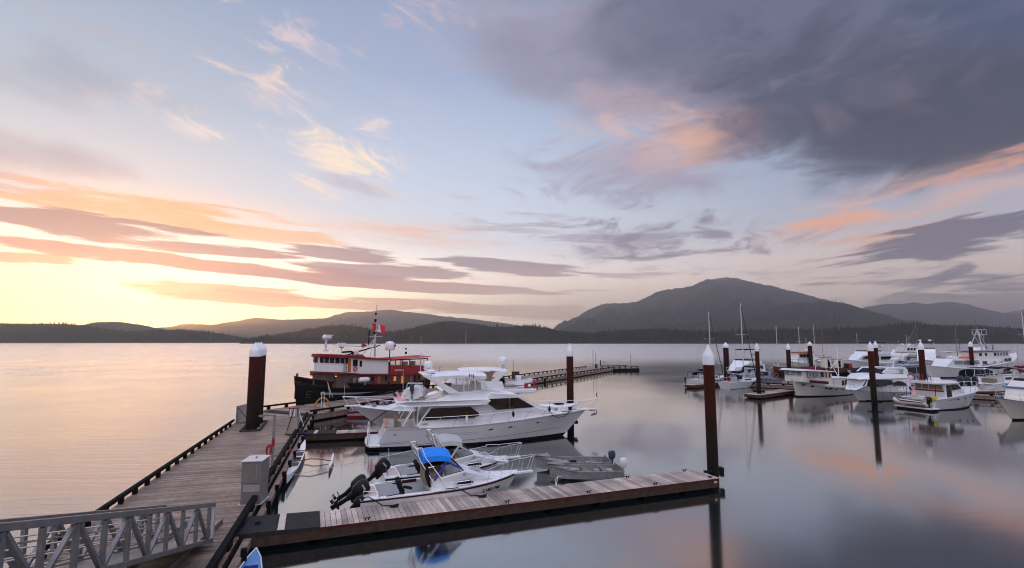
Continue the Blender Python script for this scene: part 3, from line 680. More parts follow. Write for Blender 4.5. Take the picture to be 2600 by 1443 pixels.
# local +y points back to the shore, +x to the far (left) side
GW, GH, GL, SL = 1.45, 1.12, 13.0, .265
def gz(y): return .68+SL*y
def truss(x):
    ch = MB(); ch.bar((x, -.12, gz(0)+GH), (x, GL, gz(GL)+GH), .13, .13); t_ = ch.build('top_chord', alu, G, bevel=.012)
    ch = MB(); ch.bar((x, -.05, gz(0)+.06), (x, GL, gz(GL)+.06), .12, .13); ch.build('bottom_chord', alu, G, bevel=.012)
    wb = MB(); y = .25; up = True
    w = MB(); k = 0
    while y < GL-.1:
        w = MB(); w.bar((x, y, gz(y)+.12), (x, y, gz(y)+GH-.06), .075, .1); w.build('post', alu, G); y += .93; k += 1
    w = MB(); y = .25
    while y < GL-2:
        w.bar((x, y+.06, gz(y)+.14), (x, y+.86, gz(y+.86)+GH-.08), .065, .09, (1, 0, 0)); w.bar((x, y+1.80, gz(y+1.8)+.14), (x, y+1.0, gz(y+1.0)+GH-.08), .065, .09, (1, 0, 0)); y += 1.86
    w.build('diagonal', alu, G)
truss(0.0); truss(GW)
m = MB()
for x in (.12, GW-.12):
    for h in (.42, .62, .84): m.tube([(x, .1, gz(.1)+h), (x, GL, gz(GL)+h)], .02, 6)
m.build('handrail', chrome, G, smooth=True)
m = MB()
y = 0.0
while y < GL: m.add([(.07, y, gz(y)+.10), (GW-.07, y, gz(y)+.10), (GW-.07, y+.285, gz(y+.285)+.10), (.07, y+.285, gz(y+.285)+.10), (.07, y, gz(y)+.06), (GW-.07, y, gz(y)+.06), (GW-.07, y+.285, gz(y+.285)+.06), (.07, y+.285, gz(y+.285)+.06)], [(0, 1, 2, 3), (7, 6, 5, 4), (0, 4, 5, 1), (2, 6, 7, 3), (1, 5, 6, 2), (3, 7, 4, 0)]); y += .3
m.build('walking_grate', alu, G)
for x in (-.02, GW+.02):
    m = MB(); m.bar((x, -.16, gz(0)+GH+.02), (x, -.02, gz(0)-.02), .05, .16); m.build('end_plate', palemetal, G)
for q, s in ((.42, 'right'), (GW+.12, 'left')):
    m = MB(); m.box(q, .2, .66, .10, 4.4, .08); m.box(q-.07, .2, .70, .025, 4.4, .16); m.box(q, -1.72, .745, .18, .55, .012)
    o = m.build('track_rail', greymetal, loc=G.location, rot=G.rotation_euler); tag(o, 'long metal track rail on the deck on the %s side of the gangway foot' % s, 'rail', 'gangway track rails')
# ------------------------------------------------------------------ dock furniture
def local_md(x, y, z=ZD):
    c, s = math.cos(AL), math.sin(AL); return (-9.77+x*c-y*s, 20.24+x*s+y*c, z)
p = at(625, 1283, .6)
CB = thing('utility_cabinet', 'grey metal utility cabinet with a pale lid standing on the main dock', 'cabinet', (p.x+.05, p.y+.52, .6), R(9))
m = MB(); m.box(0, 0, .40, .72, .98, .78); m.build('lower_box', greymetal, CB, bevel=.012)
m = MB(); m.box(0, 0, 1.215, .74, 1.0, .83); m.build('upper_box', greymetal, CB, bevel=.012)
m = MB(); m.box(0, -.01, 1.655, .80, 1.08, .035); l = m.build('lid', palemetal, CB, bevel=.008)
m = MB(); m.box(0, .02, 1.70, .03, .16, .05); m.build('handle', greymetal, l)
m = MB(); m.box(0, 0, .005, .84, 1.06, .025); m.build('base_plate', palemetal, CB)
m = MB(); m.box(.18, -.502, 1.2, .02, .02, .6); m.box(0.02, -.495, .62, .62, .012, .26); m.build('access_panel', mat('worn grey panel', (.36, .34, .33), .45, .5, var=.1), CB)
p = at(741, 1104, .6)
PU = thing('fuel_pump', 'cream fuel pump with red trim and a black hose on the main dock', 'fuel pump', (p.x, p.y+.2, .6), R(12))
m = MB(); m.box(0, 0, .58, .56, .44, 1.12); m.build('body', mat('cream enamel', (.33, .28, .24), .4, var=.08), PU, bevel=.02)
m = MB(); m.box(0, 0, 1.44, .56, .44, .60); hd = m.build('head', mat('cream enamel', (.33, .28, .24), .4, var=.08), PU, bevel=.02)
m = MB(); m.box(-.06, -.225, 1.45, .36, .02, .46); f = m.build('dial_panel', white2, hd)
m = MB()
for k in range(7): m.box(-.06, -.238, 1.60-k*.05, .26-.04*(k % 3), .006, .018)
m.build('printed_line', inkm, f)
m = MB(); m.box(0, 0, 1.775, .60, .48, .07); m.box(-.255, -.222, 1.5, .07, .012, .52); m.box(0, -.226, 1.175, .5, .012, .03); m.box(.262, -.222, 1.5, .05, .012, .52); m.build('red_trim', red, PU)
m = MB(); m.tube([(.0, -.24, 1.78), (-.05, -.3, 1.4), (-.2, -.34, .8), (-.34, -.33, .3), (-.36, -.25, .06), (-.25, -.2, .02), (-.1, -.35, .02)], .026, 6); m.build('hose', rubber, PU, smooth=True)
m = MB(); m.tube([(-.55, .1, .03), (-.4, -.4, .03), (0, -.55, .03), (.4, -.5, .03), (.75, -.2, .03), (.6, .15, .03)], .03, 5)
tag(m.build('coiled_hose', rubber, loc=PU.location, rot=PU.rotation_euler), 'black hose lying on the deck round the foot of the fuel pump', 'hose')
p = at(755, 1083, .6)
HY = thing('hose_standpipe', 'small red standpipe with a pale strut beside the fuel pump', 'standpipe', (p.x, p.y, .6))
m = MB(); m.lathe([(.11, 0), (.11, .05), (.07, .08), (.07, .3), (.12, .34), (.12, .46), (.07, .5), (.06, .75)], n=12); m.build('body', red, HY, smooth=True)
m = MB(); m.lathe([(.03, .75), (.03, 1.0), (.08, 1.03), (.08, 1.12), (.03, 1.15), (.02, 1.4)], n=10); m.build('valve', dark_t, HY, smooth=True)
m = MB(); m.bar((.08, 0, 1.05), (.6, -.3, .05), .05, .05); m.build('strut', palemetal, HY)
p = at(690, 1201, .6)
LP = thing('dock_lamp_post', 'slim grey lamp post with a side arm beside the cabinet', 'lamp post', (p.x, p.y, .6), R(12))
m = MB(); m.bar((0, 0, 0), (0, 0, 2.78), .11, .11, (0, 1, 0)); pl = m.build('pole', alu, LP, bevel=.01)
m = MB(); m.box(0, 0, .02, .42, .3, .03); m.build('base_plate', palemetal, LP)
m = MB(); m.box(-.29, 0, 2.74, .5, .09, .07); m.build('arm', alu, LP)
m = MB(); m.box(-.58, 0, 2.72, .26, .15, .08); m.box(-.6, 0, 2.67, .16, .1, .03); m.build('lamp_head', greymetal, LP)
m = MB(); m.bar((0, 0, 1.28), (0, 0, 1.62), .118, .118, (0, 1, 0)); m.box(-.07, -.06, 1.3, .16, .06, .12); m.build('red_band', red, LP)
m = MB(); tp = [(-.17+.09*math.cos(a), -.10, 1.08+.24*math.sin(a)) for a in [k*math.pi/9 for k in range(18)]]; m.tube(tp, .05, 8, closed=True)
t = thing('life_ring', 'red life ring bag hanging on the slim grey lamp post', 'life ring', LP.location, R(12)); m.build('ring', red, t, smooth=True)
m = MB()
for k in range(7): m.tube([(-.22+.02*k, -.12, .88), (-.25+.022*k, -.13, .7), (-.24+.015*k, -.12, .52+.03*(k % 3))], .011, 4)
m.tube([(-.34, -.1, .03), (-.5, 0, .03), (-.34, .14, .03), (-.15, .02, .03), (-.3, -.13, .03)], .02, 4); m.build('line', mat('yellow tan rope', (.42, .25, .07), .9, var=.2), t)
p0 = at(598, 1077, .6); p1 = at(640, 1064, .6); u = (p1-p0).normalized()
PN = thing('sign_panel', 'plain grey metal panel with a diagonal brace behind the clustered piles', 'panel', (p0.x, p0.y, .6), math.atan2(u.y, u.x))
m = MB(); m.box(.95, 0, .72, 1.9, .03, 1.24); m.build('sheet', palemetal, PN)
m = MB(); m.bar((.06, -.05, 0), (.06, -.05, 1.35), .06, .06, (0, 1, 0)); m.bar((1.8, -.05, 0), (1.8, -.05, 1.35), .06, .06, (0, 1, 0)); m.bar((.1, -.05, 1.25), (.85, -.62, .05), .05, .05); m.bar((.1, -.06, .1), (.9, -.6, .06), .05, .05); m.build('brace', alu, PN)
p = at(818, 1046, .6)
HS = thing('hose_stand', 'ochre hose looped over a white post frame beside the tugboat', 'hose stand', (p.x, p.y, .6), R(20))
m = MB(); m.bar((-.1, 0, 0), (-.1, 0, 1.75), .05, .05, (0, 1, 0)); m.bar((.12, 0, 0), (.12, 0, 1.75), .05, .05, (0, 1, 0)); m.box(.01, 0, 1.73, .2, .05, .06); m.bar((.12, 0, .7), (.35, -.3, .1), .05, .05); m.build('post_frame', white2, HS)
m = MB(); m.tube([(-.68, .02, .03), (-.66, .02, .4), (-.52, .04, .85), (-.25, .05, 1.15), (.0, .05, 1.25), (.27, .05, 1.15), (.5, .04, .85), (.62, .02, .4), (.6, 0, .03)], .075, 8); m.build('hose', hosem, HS, smooth=True)
# lamp posts and small fittings out on the breakwater dock
def od(x, y): 
    c, s = math.cos(R(61)), math.sin(R(61)); return (-17.4+x*c-y*s, 44.7+x*s+y*c, .6)
def street(loc, h, arm, label, grp='lamp posts on the breakwater dock', box=False):
    t = thing('dock_lamp_post', label, 'lamp post', loc, 0, grp)
    m = MB(); m.bar((0, 0, 0), (0, 0, h), .1, .1, (0, 1, 0)); m.build('pole', greymetal if not box else alu, t)
    m = MB(); m.bar((0, 0, h-.05), (arm, 0, h-.05), .07, .07); m.box(arm, 0, h-.08, .3, .14, .07); m.build('arm', palemetal, t)
    if box: m = MB(); m.box(.1, .2, .45, .5, .4, .9); m.build('cabinet', dark_t, t)
def at6(px, py): return tuple(at(px, py, .6))
street(tuple(atd(948, 1022, 47)) if 0 else tuple(Vector(od(13.2, 1.0))), 3.2, -.8, 'lamp post on the breakwater dock behind the tender')
p = at(1303, 962, .6); street(tuple(p), 3.1, -.9, 'lamp post rising behind the grey inflatable boat')
p = at(1506, 935, .6); street(tuple(p), 4.2, .6, 'taller lamp post of a pair far along the breakwater dock')
p = at(1513, 935.5, .6); street(tuple(p), 3.5, -.5, 'shorter lamp post with a black box far along the breakwater dock', box=True)
p = at(1601, 929, .6); street(tuple(p), 3.1, -.5, 'last lamp post at the tip of the breakwater dock')
p = at(1404, 955, .6); t = thing('ladder_arch', 'pale ladder arch standing on the edge of the breakwater dock', 'ladder', (p.x, p.y, .6), R(61))
m = MB()
for q in (-.4, .4): m.tube([(q, 0, -.2), (q, 0, .9), (q*.6, 0, 1.3), (q*.2, 0, 1.5), (q*.2, 0, 1.9)], .035, 6)
for h in (.3, .6, .9): m.bar((-.4, 0, h), (.4, 0, h), .03, .03)
m.build('rail', palemetal, t)
p = at(1525, 929.5, .6); t = thing('mooring_post', 'short brown post on the breakwater dock beside a small table', 'post', (p.x, p.y, .6)); m = MB(); m.lathe([(.14, 0), (.12, 1.3), (.16, 1.34), (.16, 1.42)], n=10); m.build('shaft', beam, t)
p = at(1535, 929, .6); t = thing('fish_table', 'small pale table standing far along the breakwater dock', 'table', (p.x, p.y, .6)); m = MB(); m.box(0, 0, 1.0, .9, .6, .35); m.build('top', platew, t)
for q in (-.35, .35):
    m = MB(); m.bar((q, 0, 0), (q, 0, .85), .07, .07, (0, 1, 0)); m.build('leg', alu, t)
p = at(1309, 963, .6); t = thing('equipment_box', 'brown equipment box on the breakwater dock behind the grey inflatable', 'box', (p.x, p.y, .6), R(30)); m = MB(); m.box(0, 0, .6, 1.0, .8, 1.2); m.build('body', beam, t); m = MB(); m.box(0, 0, 1.23, 1.1, .9, .06); m.build('lid', greymetal, t)
# ------------------------------------------------------------------ boat kit
def lerp_tab(tab):
    def f(x):
        if x <= tab[0][0]: return tab[0][1]
        for (a, b), (c, d) in zip(tab, tab[1:]):
            if x <= c: return b+(d-b)*(x-a)/(c-a)
        return tab[-1][1]
    return f
class Hull:
    def __init__(s, L, B, sheer, rake=1.0, p=2.4, pw=1.55, tr=.88, flare=.72, draft=.5, tx=0.0, t0=.42, bootz=.12):
        s.__dict__.update(L=L, B=B, rake=rake, p=p, pw=pw, tr=tr, flare=flare, draft=draft, tx=tx, t0=t0, bootz=bootz)
        s.sheer = lerp_tab(sheer)
    def lv(s, t, q):                       # point on the side: station t, level q (0 waterline .. 1 sheer; below 0 under water)
        zs = s.sheer(t*s.L); z = zs*q if q >= 0 else s.draft*q
        qq = max(0.0, q); L0 = s.tx*qq; L1 = s.L-s.rake*(1-qq) if q >= 0 else s.L-s.rake*(1+.35*abs(q))
        x = L0+(L1-L0)*t
        return x, s.f(t, qq)*(1 if q >= 0 else (1-abs(q)**2*.93)), z
    def f(s, t, q):
        q = max(0, min(1, q))
        if t < s.t0: f = s.tr+(1-s.tr)*math.sin(math.pi/2*t/s.t0)
        else:
            u = (t-s.t0)/(1-s.t0); f = 1-u**(s.pw+(s.p-s.pw)*q)
        return max(.012, f)*s.B/2*(s.flare+(1-s.flare)*q)
    def hb(s, x, z=None):                  # half breadth at x (and height z)
        q = 1.0 if z is None else max(0, min(1, z/s.sheer(x)))
        L0 = s.tx*q; L1 = s.L-s.rake*(1-q)
        return s.f(max(0, min(1, (x-L0)/(L1-L0))), q)
    def build(s, parent, mats, n=26, deck=None, dz=-.05, x0=0.0, solid=True):
        Q = [-1, -.35, 0]+[s.bootz/1.6, .3, .52, .76, 1.0]
        T = [i/n for i in range(n+1)]; T = [t if t < .8 else .8+.2*math.sin((t-.8)/.2*math.pi/2) for t in T]; T[-1] = 1
        for sd in (0,):
            m = MB(); rings = []
            for t in T:
                P = [s.lv(t, q) for q in Q]
                rings.append([(x, y, z) for x, y, z in reversed(P)]+[(x, -y, z) for x, y, z in P])
            k = len(Q)
            for i in range(n):
                pass
            o = 0; vs = [p for r in rings for p in r]; w = 2*k
            fs = []; ks = []
            for i in range(n):
                for j in range(w-1):
                    lo = min(j if j < k-1 else w-2-j, 99); lvl = k-2-j if j < k-1 else j-k
                    fs.append((i*w+j, i*w+j+1, (i+1)*w+j+1, (i+1)*w+j))
                    ks.append(1 if (j == k-1 or lvl <= 2) else 0)
            fs.append(tuple(range(w))); ks.append(0)
            m.v = vs; m.f = fs; m.k = ks
            h = m.build('hull', list(mats), parent, smooth=True)
        if deck:
            m = MB(); rows = []
            for i in range(n+1):
                x = x0+(s.L-x0)*T[i]; b = s.hb(x)*.985; z = s.sheer(x)+dz; c = .03*s.B*.5
                rows.append([(x, b, z), (x, b*.5, z+c), (x, 0, z+c*1.3), (x, -b*.5, z+c), (x, -b, z)])
            m.loft(rows, loop=False, caps=False); m.build('deck', deck, parent, smooth=True)
        return h
    def liner(s, parent, mt, x0, x1, zf, th=.14, n=14, cap=None, capname='gunwale', fmat=None):
        m = MB(); g = MB(); ri = []; 
        for i in range(n+1):
            x = x0+(x1-x0)*i/n; b = max(.03, s.hb(x)-th); z = s.sheer(x); f = zf(x) if callable(zf) else zf
            ri.append([(x, b, z), (x, b*.97, f), (x, -b*.97, f), (x, -b, z)])
        m.loft(ri, loop=False, caps=False)
        a = ri[0]; m.add(a, [(0, 1, 2, 3)]); a = ri[-1]; m.add(a, [(0, 1, 2, 3)])
        m.build('cockpit_liner', mt, parent)
        for sg in (1, -1):
            rg = []
            for i in range(n+1):
                x = x0+(x1-x0)*i/n; b = s.hb(x); z = s.sheer(x)
                rg.append([(x, sg*(b+.015), z-.01), (x, sg*(b+.015), z+.03), (x, sg*max(.02, b-th-.01), z+.03), (x, sg*max(.02, b-th-.01), z-.01)])
            g = MB(); g.loft(rg); g.build(capname, cap or mt, parent)
    def strip(s, parent, name, mt, q0, q1, x0=None, x1=None, out=.02, n=30):    # band running round the side between two levels
        for sg in (1, -1):
            m = MB(); rg = []
            for i in range(n+1):
                t = i/n
                if x0 is not None: t = (x0+(x1-x0)*t)/s.L
                a = s.lv(t, q0); b = s.lv(t, q1)
                rg.append([(a[0], sg*(a[1]-.01), a[2]), (a[0], sg*(a[1]+out), a[2]), (b[0], sg*(b[1]+out), b[2]), (b[0], sg*(b[1]-.01), b[2])])
            m.loft(rg); m.build(name, mt, parent)
def rail(parent, top, base, r=.018, name='rail', mt=None, close=True, mid=None):
    m = MB(); m.tube(top, r, 6)
    for i, b in enumerate(base):
        if b is None: continue
        m.tube([top[i], b], r*.85, 5)
    if mid:
        m.tube([Vector(a).lerp(Vector(b), mid) for a, b in zip(top, base) if b is not None], r*.6, 5)
    return m.build(name, mt or chrome, parent, smooth=True)
def side_rail(parent, H, xs, hgt, inset=.12, lean=.18, name='bow_rail', r=.018, wrap=True, mt=None, mid=None):
    L = []; Bs = []
    for x in xs:
        b = max(.04, H.hb(x)-inset); L.append((x+lean, b, H.sheer(x)+(hgt(x) if callable(hgt) else hgt))); Bs.append((x, b, H.sheer(x)-.03))
    if wrap:
        rail(parent, L+[(p[0], -p[1], p[2]) for p in reversed(L)], Bs+[(p[0], -p[1], p[2]) for p in reversed(Bs)], r, name, mt, mid=mid)
    else:
        for s in (1, -1): rail(parent, [(p[0], s*p[1], p[2]) for p in L], [(p[0], s*p[1], p[2]) for p in Bs], r, name, mt, mid=mid)
def pane(parent, name, poly, w, mt, th=.016, sides=(1, -1), frame=None, fw=.05):
    """a side window lying just proud of a cabin side whose half width is w(x,z)"""
    wf = w if callable(w) else (lambda x, z: w)
    for s in sides:
        m = MB(); n = len(poly); a = [(x, s*(wf(x, z)-.02), z) for x, z in poly]; b = [(x, s*(wf(x, z)+th), z) for x, z in poly]
        fs = [tuple(range(n)), tuple(range(2*n-1, n-1, -1))]+[(i, (i+1) % n, n+(i+1) % n, n+i) for i in range(n)]
        m.add(a+b, fs); o = m.build(name, mt, parent)
        if frame:
            g = MB(); c = [(x, s*(wf(x, z)+.008), z) for x, z in poly]; g.tube(c, fw/2, 4, closed=True); g.build('frame', frame, o)
def rect(x0, z0, x1, z1, sh=0.0): return [(x0, z0), (x1, z0), (x1+sh, z1), (x0+sh, z1)]
def dome(parent, x, y, z, r=.3, h=.42, name='radar_dome'):
    m = MB(); m.lathe([(r*.75, 0), (r*.95, .05), (r, .12), (r, h*.55), (r*.86, h*.8), (r*.55, h*.95), (.01, h)], x, y, z, 14); return m.build(name, white, parent, smooth=True)
def whip(parent, x, y, z, h, r=.014, lean=0.0, mt=None, name='antenna'):
    m = MB(); m.tube([(x, y, z), (x+lean*.5, y, z+h*.5), (x+lean, y, z+h)], [r, r*.8, r*.5], 5); return m.build(name, mt or white, parent)
def rr(cx, cy, z, a, b, n=14, e=3.0):
    out = []
    for k in range(n):
        t = 2*math.pi*k/n; c, s_ = math.cos(t), math.sin(t)
        out.append((cx+a*math.copysign(abs(c)**(2/e), c), cy+b*math.copysign(abs(s_)**(2/e), s_), z))
    return out
def outboard(parent, x, y, z, tilt=0.0, k=1.0, mt=None, mark=True):
    """one outboard motor: leg (with gearcase) > cowl, propeller, bracket"""
    mt = mt or engine
    m = MB()
    m.loft([rr(-.28, 0, .02, .2, .12), rr(-.28, 0, -.25, .17, .10), rr(-.27, 0, -.5, .11, .055), rr(-.27, 0, -.82, .11, .05), rr(-.27, 0, -.95, .10, .05)])
    m.loft([[(xx, r*math.cos(a), -1.0+r*math.sin(a)) for a in [q*math.pi/5 for q in range(10)]] for xx, r in ((-.05, .02), (-.12, .06), (-.3, .075), (-.5, .055))])
    m.box(-.38, 0, -.78, .42, .26, .025); m.flat([(-.42, -.012), (-.2, -.012), (-.2, .012), (-.42, .012)], -1.28, -1.05)
    o = m.build('outboard_motor', mt, parent, smooth=True, loc=(x, y, z), rot=(0, R(tilt), 0)); o.scale = (k, k, k)
    m = MB(); m.loft([rr(-.27, 0, -.1, .25, .17), rr(-.30, 0, .02, .34, .22), rr(-.33, 0, .34, .38, .235), rr(-.33, 0, .58, .36, .22), rr(-.34, 0, .70, .27, .16), rr(-.35, 0, .735, .12, .08)])
    c = m.build('cowl', mt, o, smooth=True)
    if mark:
        m = MB()
        for s in (1, -1):
            m.add([(-.50, s*.222, .42), (-.20, s*.232, .42), (-.20, s*.228, .50), (-.50, s*.218, .50), (-.50, s*.236, .42), (-.20, s*.246, .42), (-.20, s*.240, .50), (-.50, s*.230, .50)], [(0, 1, 2, 3), (4, 5, 6, 7), (0, 1, 5, 4), (2, 3, 7, 6)])
        m.build('cowl_stripe', greyc, o)
    m = MB()
    for q in range(3):
        a = q*2.094; p = Vector((-.56, .12*math.cos(a), -1+.12*math.sin(a)))
        m.add([(-.52, .03*math.cos(a-.5), -1+.03*math.sin(a-.5)), (-.58, .14*math.cos(a-.45), -1+.14*math.sin(a-.45)), (-.55, .17*math.cos(a), -1+.17*math.sin(a)), (-.52, .14*math.cos(a+.4), -1+.14*math.sin(a+.4))], [(0, 1, 2, 3)])
    m.lathe([(.05, -.62), (.05, -.5)], 0, 0, -1, 8, 'x'); m.build('propeller', chrome, o)
    m = MB(); m.box(-.05, 0, -.15, .14, .26, .42); m.build('bracket', mt, o)
    return o
def ellipse(cx, cz, a, b, n=14, tilt=0.0):
    return [(cx+a*math.cos(2*math.pi*k/n)*math.cos(tilt)-b*math.sin(2*math.pi*k/n)*math.sin(tilt), cz+a*math.cos(2*math.pi*k/n)*math.sin(tilt)+b*math.sin(2*math.pi*k/n)*math.cos(tilt)) for k in range(n)]
LEAF = [(0, .5), (.09, .33), (.2, .37), (.16, .12), (.27, .22), (.32, .15), (.47, .17), (.42, .03), (.49, -.03), (.24, -.2), (.26, -.28), (.03, -.25), (.03, -.48)]
LEAF = LEAF+[(-x, y) for x, y in reversed(LEAF[1:])]
def flag_canada(parent, x, y, z, w, h, sag=.12, d=-1):
    """cloth flying from (x,y,z) towards d along x"""
    f = lambda u, v: (x+d*u*w, y+.10*w*math.sin(u*6.5+v*1.2), z-sag*u*u*w-v*h)
    m = MB(); N = 12; rows = [[f(i/N, j/4) for j in range(5)] for i in range(N+1)]
    m.loft(rows, loop=False, caps=False); m.k = [(0 if (i//4 < 3 or i//4 >= 9) else 1) for i in range(len(m.f))]
    o = m.build('flag', [flagr, flagw], parent, smooth=True)
    for q in (-.012, .012):
        l = MB(); P = [f(.5+px*.42*h/w*1.9*.5, .5-py*.86) for px, py in LEAF]
        l.add([(a, b+q, c) for a, b, c in P], [tuple(range(len(P)))]); l.build('maple_leaf', flagr, o)
    return o
def flag_usa(parent, p, ux, vz, w, h):
    """striped ensign; ux = fly direction, vz = hoist direction (down)"""
    p = Vector(p); u = Vector(ux).normalized(); v = Vector(vz).normalized(); nn = u.cross(v).normalized()
    f = lambda a, b: p+u*(a*w)+v*(b*h)+nn*(.07*w*math.sin(a*7+b*2))+v*(.15*a*a*w)
    m = MB(); N = 10; rows = [[f(i/N, j/13) for j in range(14)] for i in range(N+1)]; m.loft(rows, loop=False, caps=False)
    m.k = [(2 if (i//13 < 4 and i % 13 < 7) else ((i % 13) % 2)) for i in range(len(m.f))]
    return m.build('flag', [flagr, flagw, flagb], parent, smooth=True)
def fender(loc, label, mt=None, r=.12, h=.6, group='fenders on the boats'):
    t = thing('fender', label, 'fender', loc, 0, group); m = MB()
    m.lathe([(.03, -h/2-.06), (r*.7, -h/2), (r, -h/2+.08), (r, h/2-.08), (r*.7, h/2), (.03, h/2+.06)], n=10); m.build('body', mt or rubber, t, smooth=True)
    m = MB(); m.tube([(0, 0, h/2+.05), (0, 0, h/2+.35)], .012, 4); m.build('lanyard', ropem, t); return t
def world(o, p):
    c, s = math.cos(o.rotation_euler[2]), math.sin(o.rotation_euler[2]); return (o.location.x+p[0]*c-p[1]*s, o.location.y+p[0]*s+p[1]*c, o.location.z+p[2])
def rib(name, label, loc, rz, L=3.2, B=1.6, r=.22, mt=None, om=None, cat='tender', hullm=None, tilt=0, console=False, grp=None):
    t = thing(name, label, cat, loc, rz, grp); mt = mt or hyp
    pts = []
    for k in range(15):
        a = -math.pi/2+math.pi*k/14; pts.append((L*.58+(L*.42-r)*math.cos(a)**.8 if abs(math.cos(a)) > 1e-6 else L*.58, (B/2-r)*math.sin(a), r*1.35+.22*max(0, math.cos(a))**2))
    full = [(-.05, -(B/2-r), r*1.35)]+pts+[(-.05, (B/2-r), r*1.35)]
    m = MB(); m.tube(full, [r*.45]+[r]*15+[r*.45], 12); m.build('tube', mt, t, smooth=True)
    m = MB(); rg = []
    for i in range(9):
        u = i/8; x = .05+u*(L-.35); b = (B/2-r)*(1 if u < .6 else max(.04, 1-((u-.6)/.4)**2)); rg.append([(x, b, r*.9+.16*u*u), (x, 0, -.05+.25*u*u*u), (x, -b, r*.9+.16*u*u)])
    m.loft(rg, loop=False, caps=False); m.add(rg[0], [(0, 1, 2)]); m.build('hull', hullm or white2, t, smooth=True)
    m = MB(); m.box(.12, 0, r*1.7, .06, B-2*r, r*1.9); m.build('transom', white2, t)
    m = MB(); m.box(L*.42, 0, r*1.5, .3, B-1.6*r, .05); m.build('thwart', greyc, t)
    if console: m = MB(); m.box(L*.5, 0, r*2+.2, .4, .5, .6); m.build('console', white, t, bevel=.05)
    if om: outboard(t, .1, 0, r*2.6, tilt, .62, om)
    return t
# ------------------------------------------------------------------ the big white motor yacht
YA = R(15.0)
Y1 = thing('motor_yacht', 'large white flybridge motor yacht with dark windows lying in the middle of the basin', 'yacht', (-9.24, 35.3, 0), YA)
H1 = Hull(15.35, 4.4, [(0, 1.40), (.7, 1.41), (3.4, 1.34), (6.4, 1.42), (9.3, 1.6), (11.6, 1.76), (15.35, 1.86)], rake=1.9, p=2.5, pw=1.75, tr=.93, flare=.80, tx=.72, draft=.6, bootz=.2)
H1.build(Y1, (white, boot), deck=white, x0=2.75)
H1.liner(Y1, white, .78, 2.75, .72, th=.2, cap=teak, capname='cap_rail')
m = MB(); m.box(.66, 0, 1.06, .12, 3.7, .7); m.build('transom_coaming', white, Y1, bevel=.03)
m = MB(); m.box(.66, 0, 1.44, .2, 3.8, .035); m.build('cap_rail', teak, Y1)
def w1(x, z): return (1.86-max(0, x-7.6)**1.5*.075)*(1-.05*max(0, z-1.5))
m = MB(); m.prism([(2.55, 1.25), (3.5, 2.64), (7.0, 2.64), (7.1, 3.05), (7.6, 3.42), (9.5, 3.26), (9.85, 3.09), (11.1, 2.26), (12.25, 1.93), (13.1, 1.84), (13.1, 1.6)], 0, 0, w1); m.build('deckhouse', white, Y1, bevel=.045)
def wd(x, z): return 2.12 if x > 2.2 else 2.12-(2.2-x)**2*.5
m = MB(); m.prism([(1.22, 2.99), (1.3, 2.84), (1.75, 2.68), (7.25, 2.652), (7.55, 2.95), (7.2, 3.06), (2.1, 2.99)], 0, 0, wd); m.build('boat_deck', white, Y1, bevel=.05)
m = MB(); m.prism([(3.7, 2.95), (4.9, 3.42), (7.3, 3.62), (8.3, 3.56), (9.3, 3.30), (9.3, 2.95)], 0, 0, lambda x, z: 1.74-.16*(z-2.9)-(max(0, x-7.5)*.22)); m.build('flybridge', white, Y1, bevel=.06)
wp = [(2.97, 1.77), (3.58, 2.52), (6.19, 2.54), (6.78, 2.1), (6.79, 1.94), (6.45, 1.82)]; pane(Y1, 'saloon_window', wp, w1, redglass, .02)
pane(Y1, 'pilothouse_window', [(7.28, 2.80), (7.56, 3.02), (8.95, 3.02), (8.95, 2.28), (8.0, 2.27)], w1, redglass, .02)
pane(Y1, 'pilothouse_window', [(9.0, 3.02), (9.6, 3.02), (10.83, 2.32), (9.0, 2.29)], w1, redglass, .02)
m = MB(); m.add([(9.95, -1.25, 3.06), (9.95, 1.25, 3.06), (11.1, .98, 2.29), (11.1, -.98, 2.29)], [(0, 1, 2, 3)]); m.build('windshield', glass, Y1)
for x, z, a in ((7.56, 1.05, .17), (8.93, 1.12, .18), (11.03, 1.28, .15)): pane(Y1, 'porthole', ellipse(x, z, a, .065, tilt=.09), lambda xx, zz: H1.hb(xx, zz), glass, .012, frame=chrome, fw=.025)
# grooves and stripes moulded in the topsides
def hline(parent, H, pts, r, mt, name, sides=(1, -1)):
    for s in sides:
        m = MB(); m.tube([(x, s*(H.hb(x, z)+.002), z) for x, z in pts], r, 4); m.build(name, mt, parent)
trim = mat('grey trim line', (.16, .155, .17), .5, var=0)
gp = [(3.25+.0*k, .90) for k in (0,)]
hline(Y1, H1, [(3.2, .78), (3.28, .74), (5, .74), (6.6, .80), (6.7, .86), (6.6, .92), (5, .87), (3.28, .87), (3.2, .83), (3.2, .78)], .009, trim, 'hull_groove')
hline(Y1, H1, [(.15, .42), (2.3, .47)], .009, trim, 'hull_groove'); hline(Y1, H1, [(.1, .34), (2.2, .39)], .009, trim, 'hull_groove')
hline(Y1, H1, [(.9+k*.72, H1.sheer(.9+k*.72)-.13) for k in range(20)], .008, trim, 'hull_groove')
hline(Y1, H1, [(2.2+k*.6, .22+.028*k) for k in range(19)], .011, trim, 'hull_groove')
H1.strip(Y1, 'rub_rail', white, .955, .985, out=.035)
m = MB(); o = [(-.62+.22*(abs(y)/2.05)**3*1.4, y) for y in [-2.05+4.1*k/12 for k in range(13)]]; m.flat(o+[(.35, 2.1), (.35, -2.1)], .24, .38); m.build('swim_platform', white, Y1, bevel=.03)
m = MB(); m.flat([(-.45, -1.8), (.3, -1.9), (.3, 1.9), (-.45, 1.8)], .06, .235); m.build('platform_support', boot, Y1)
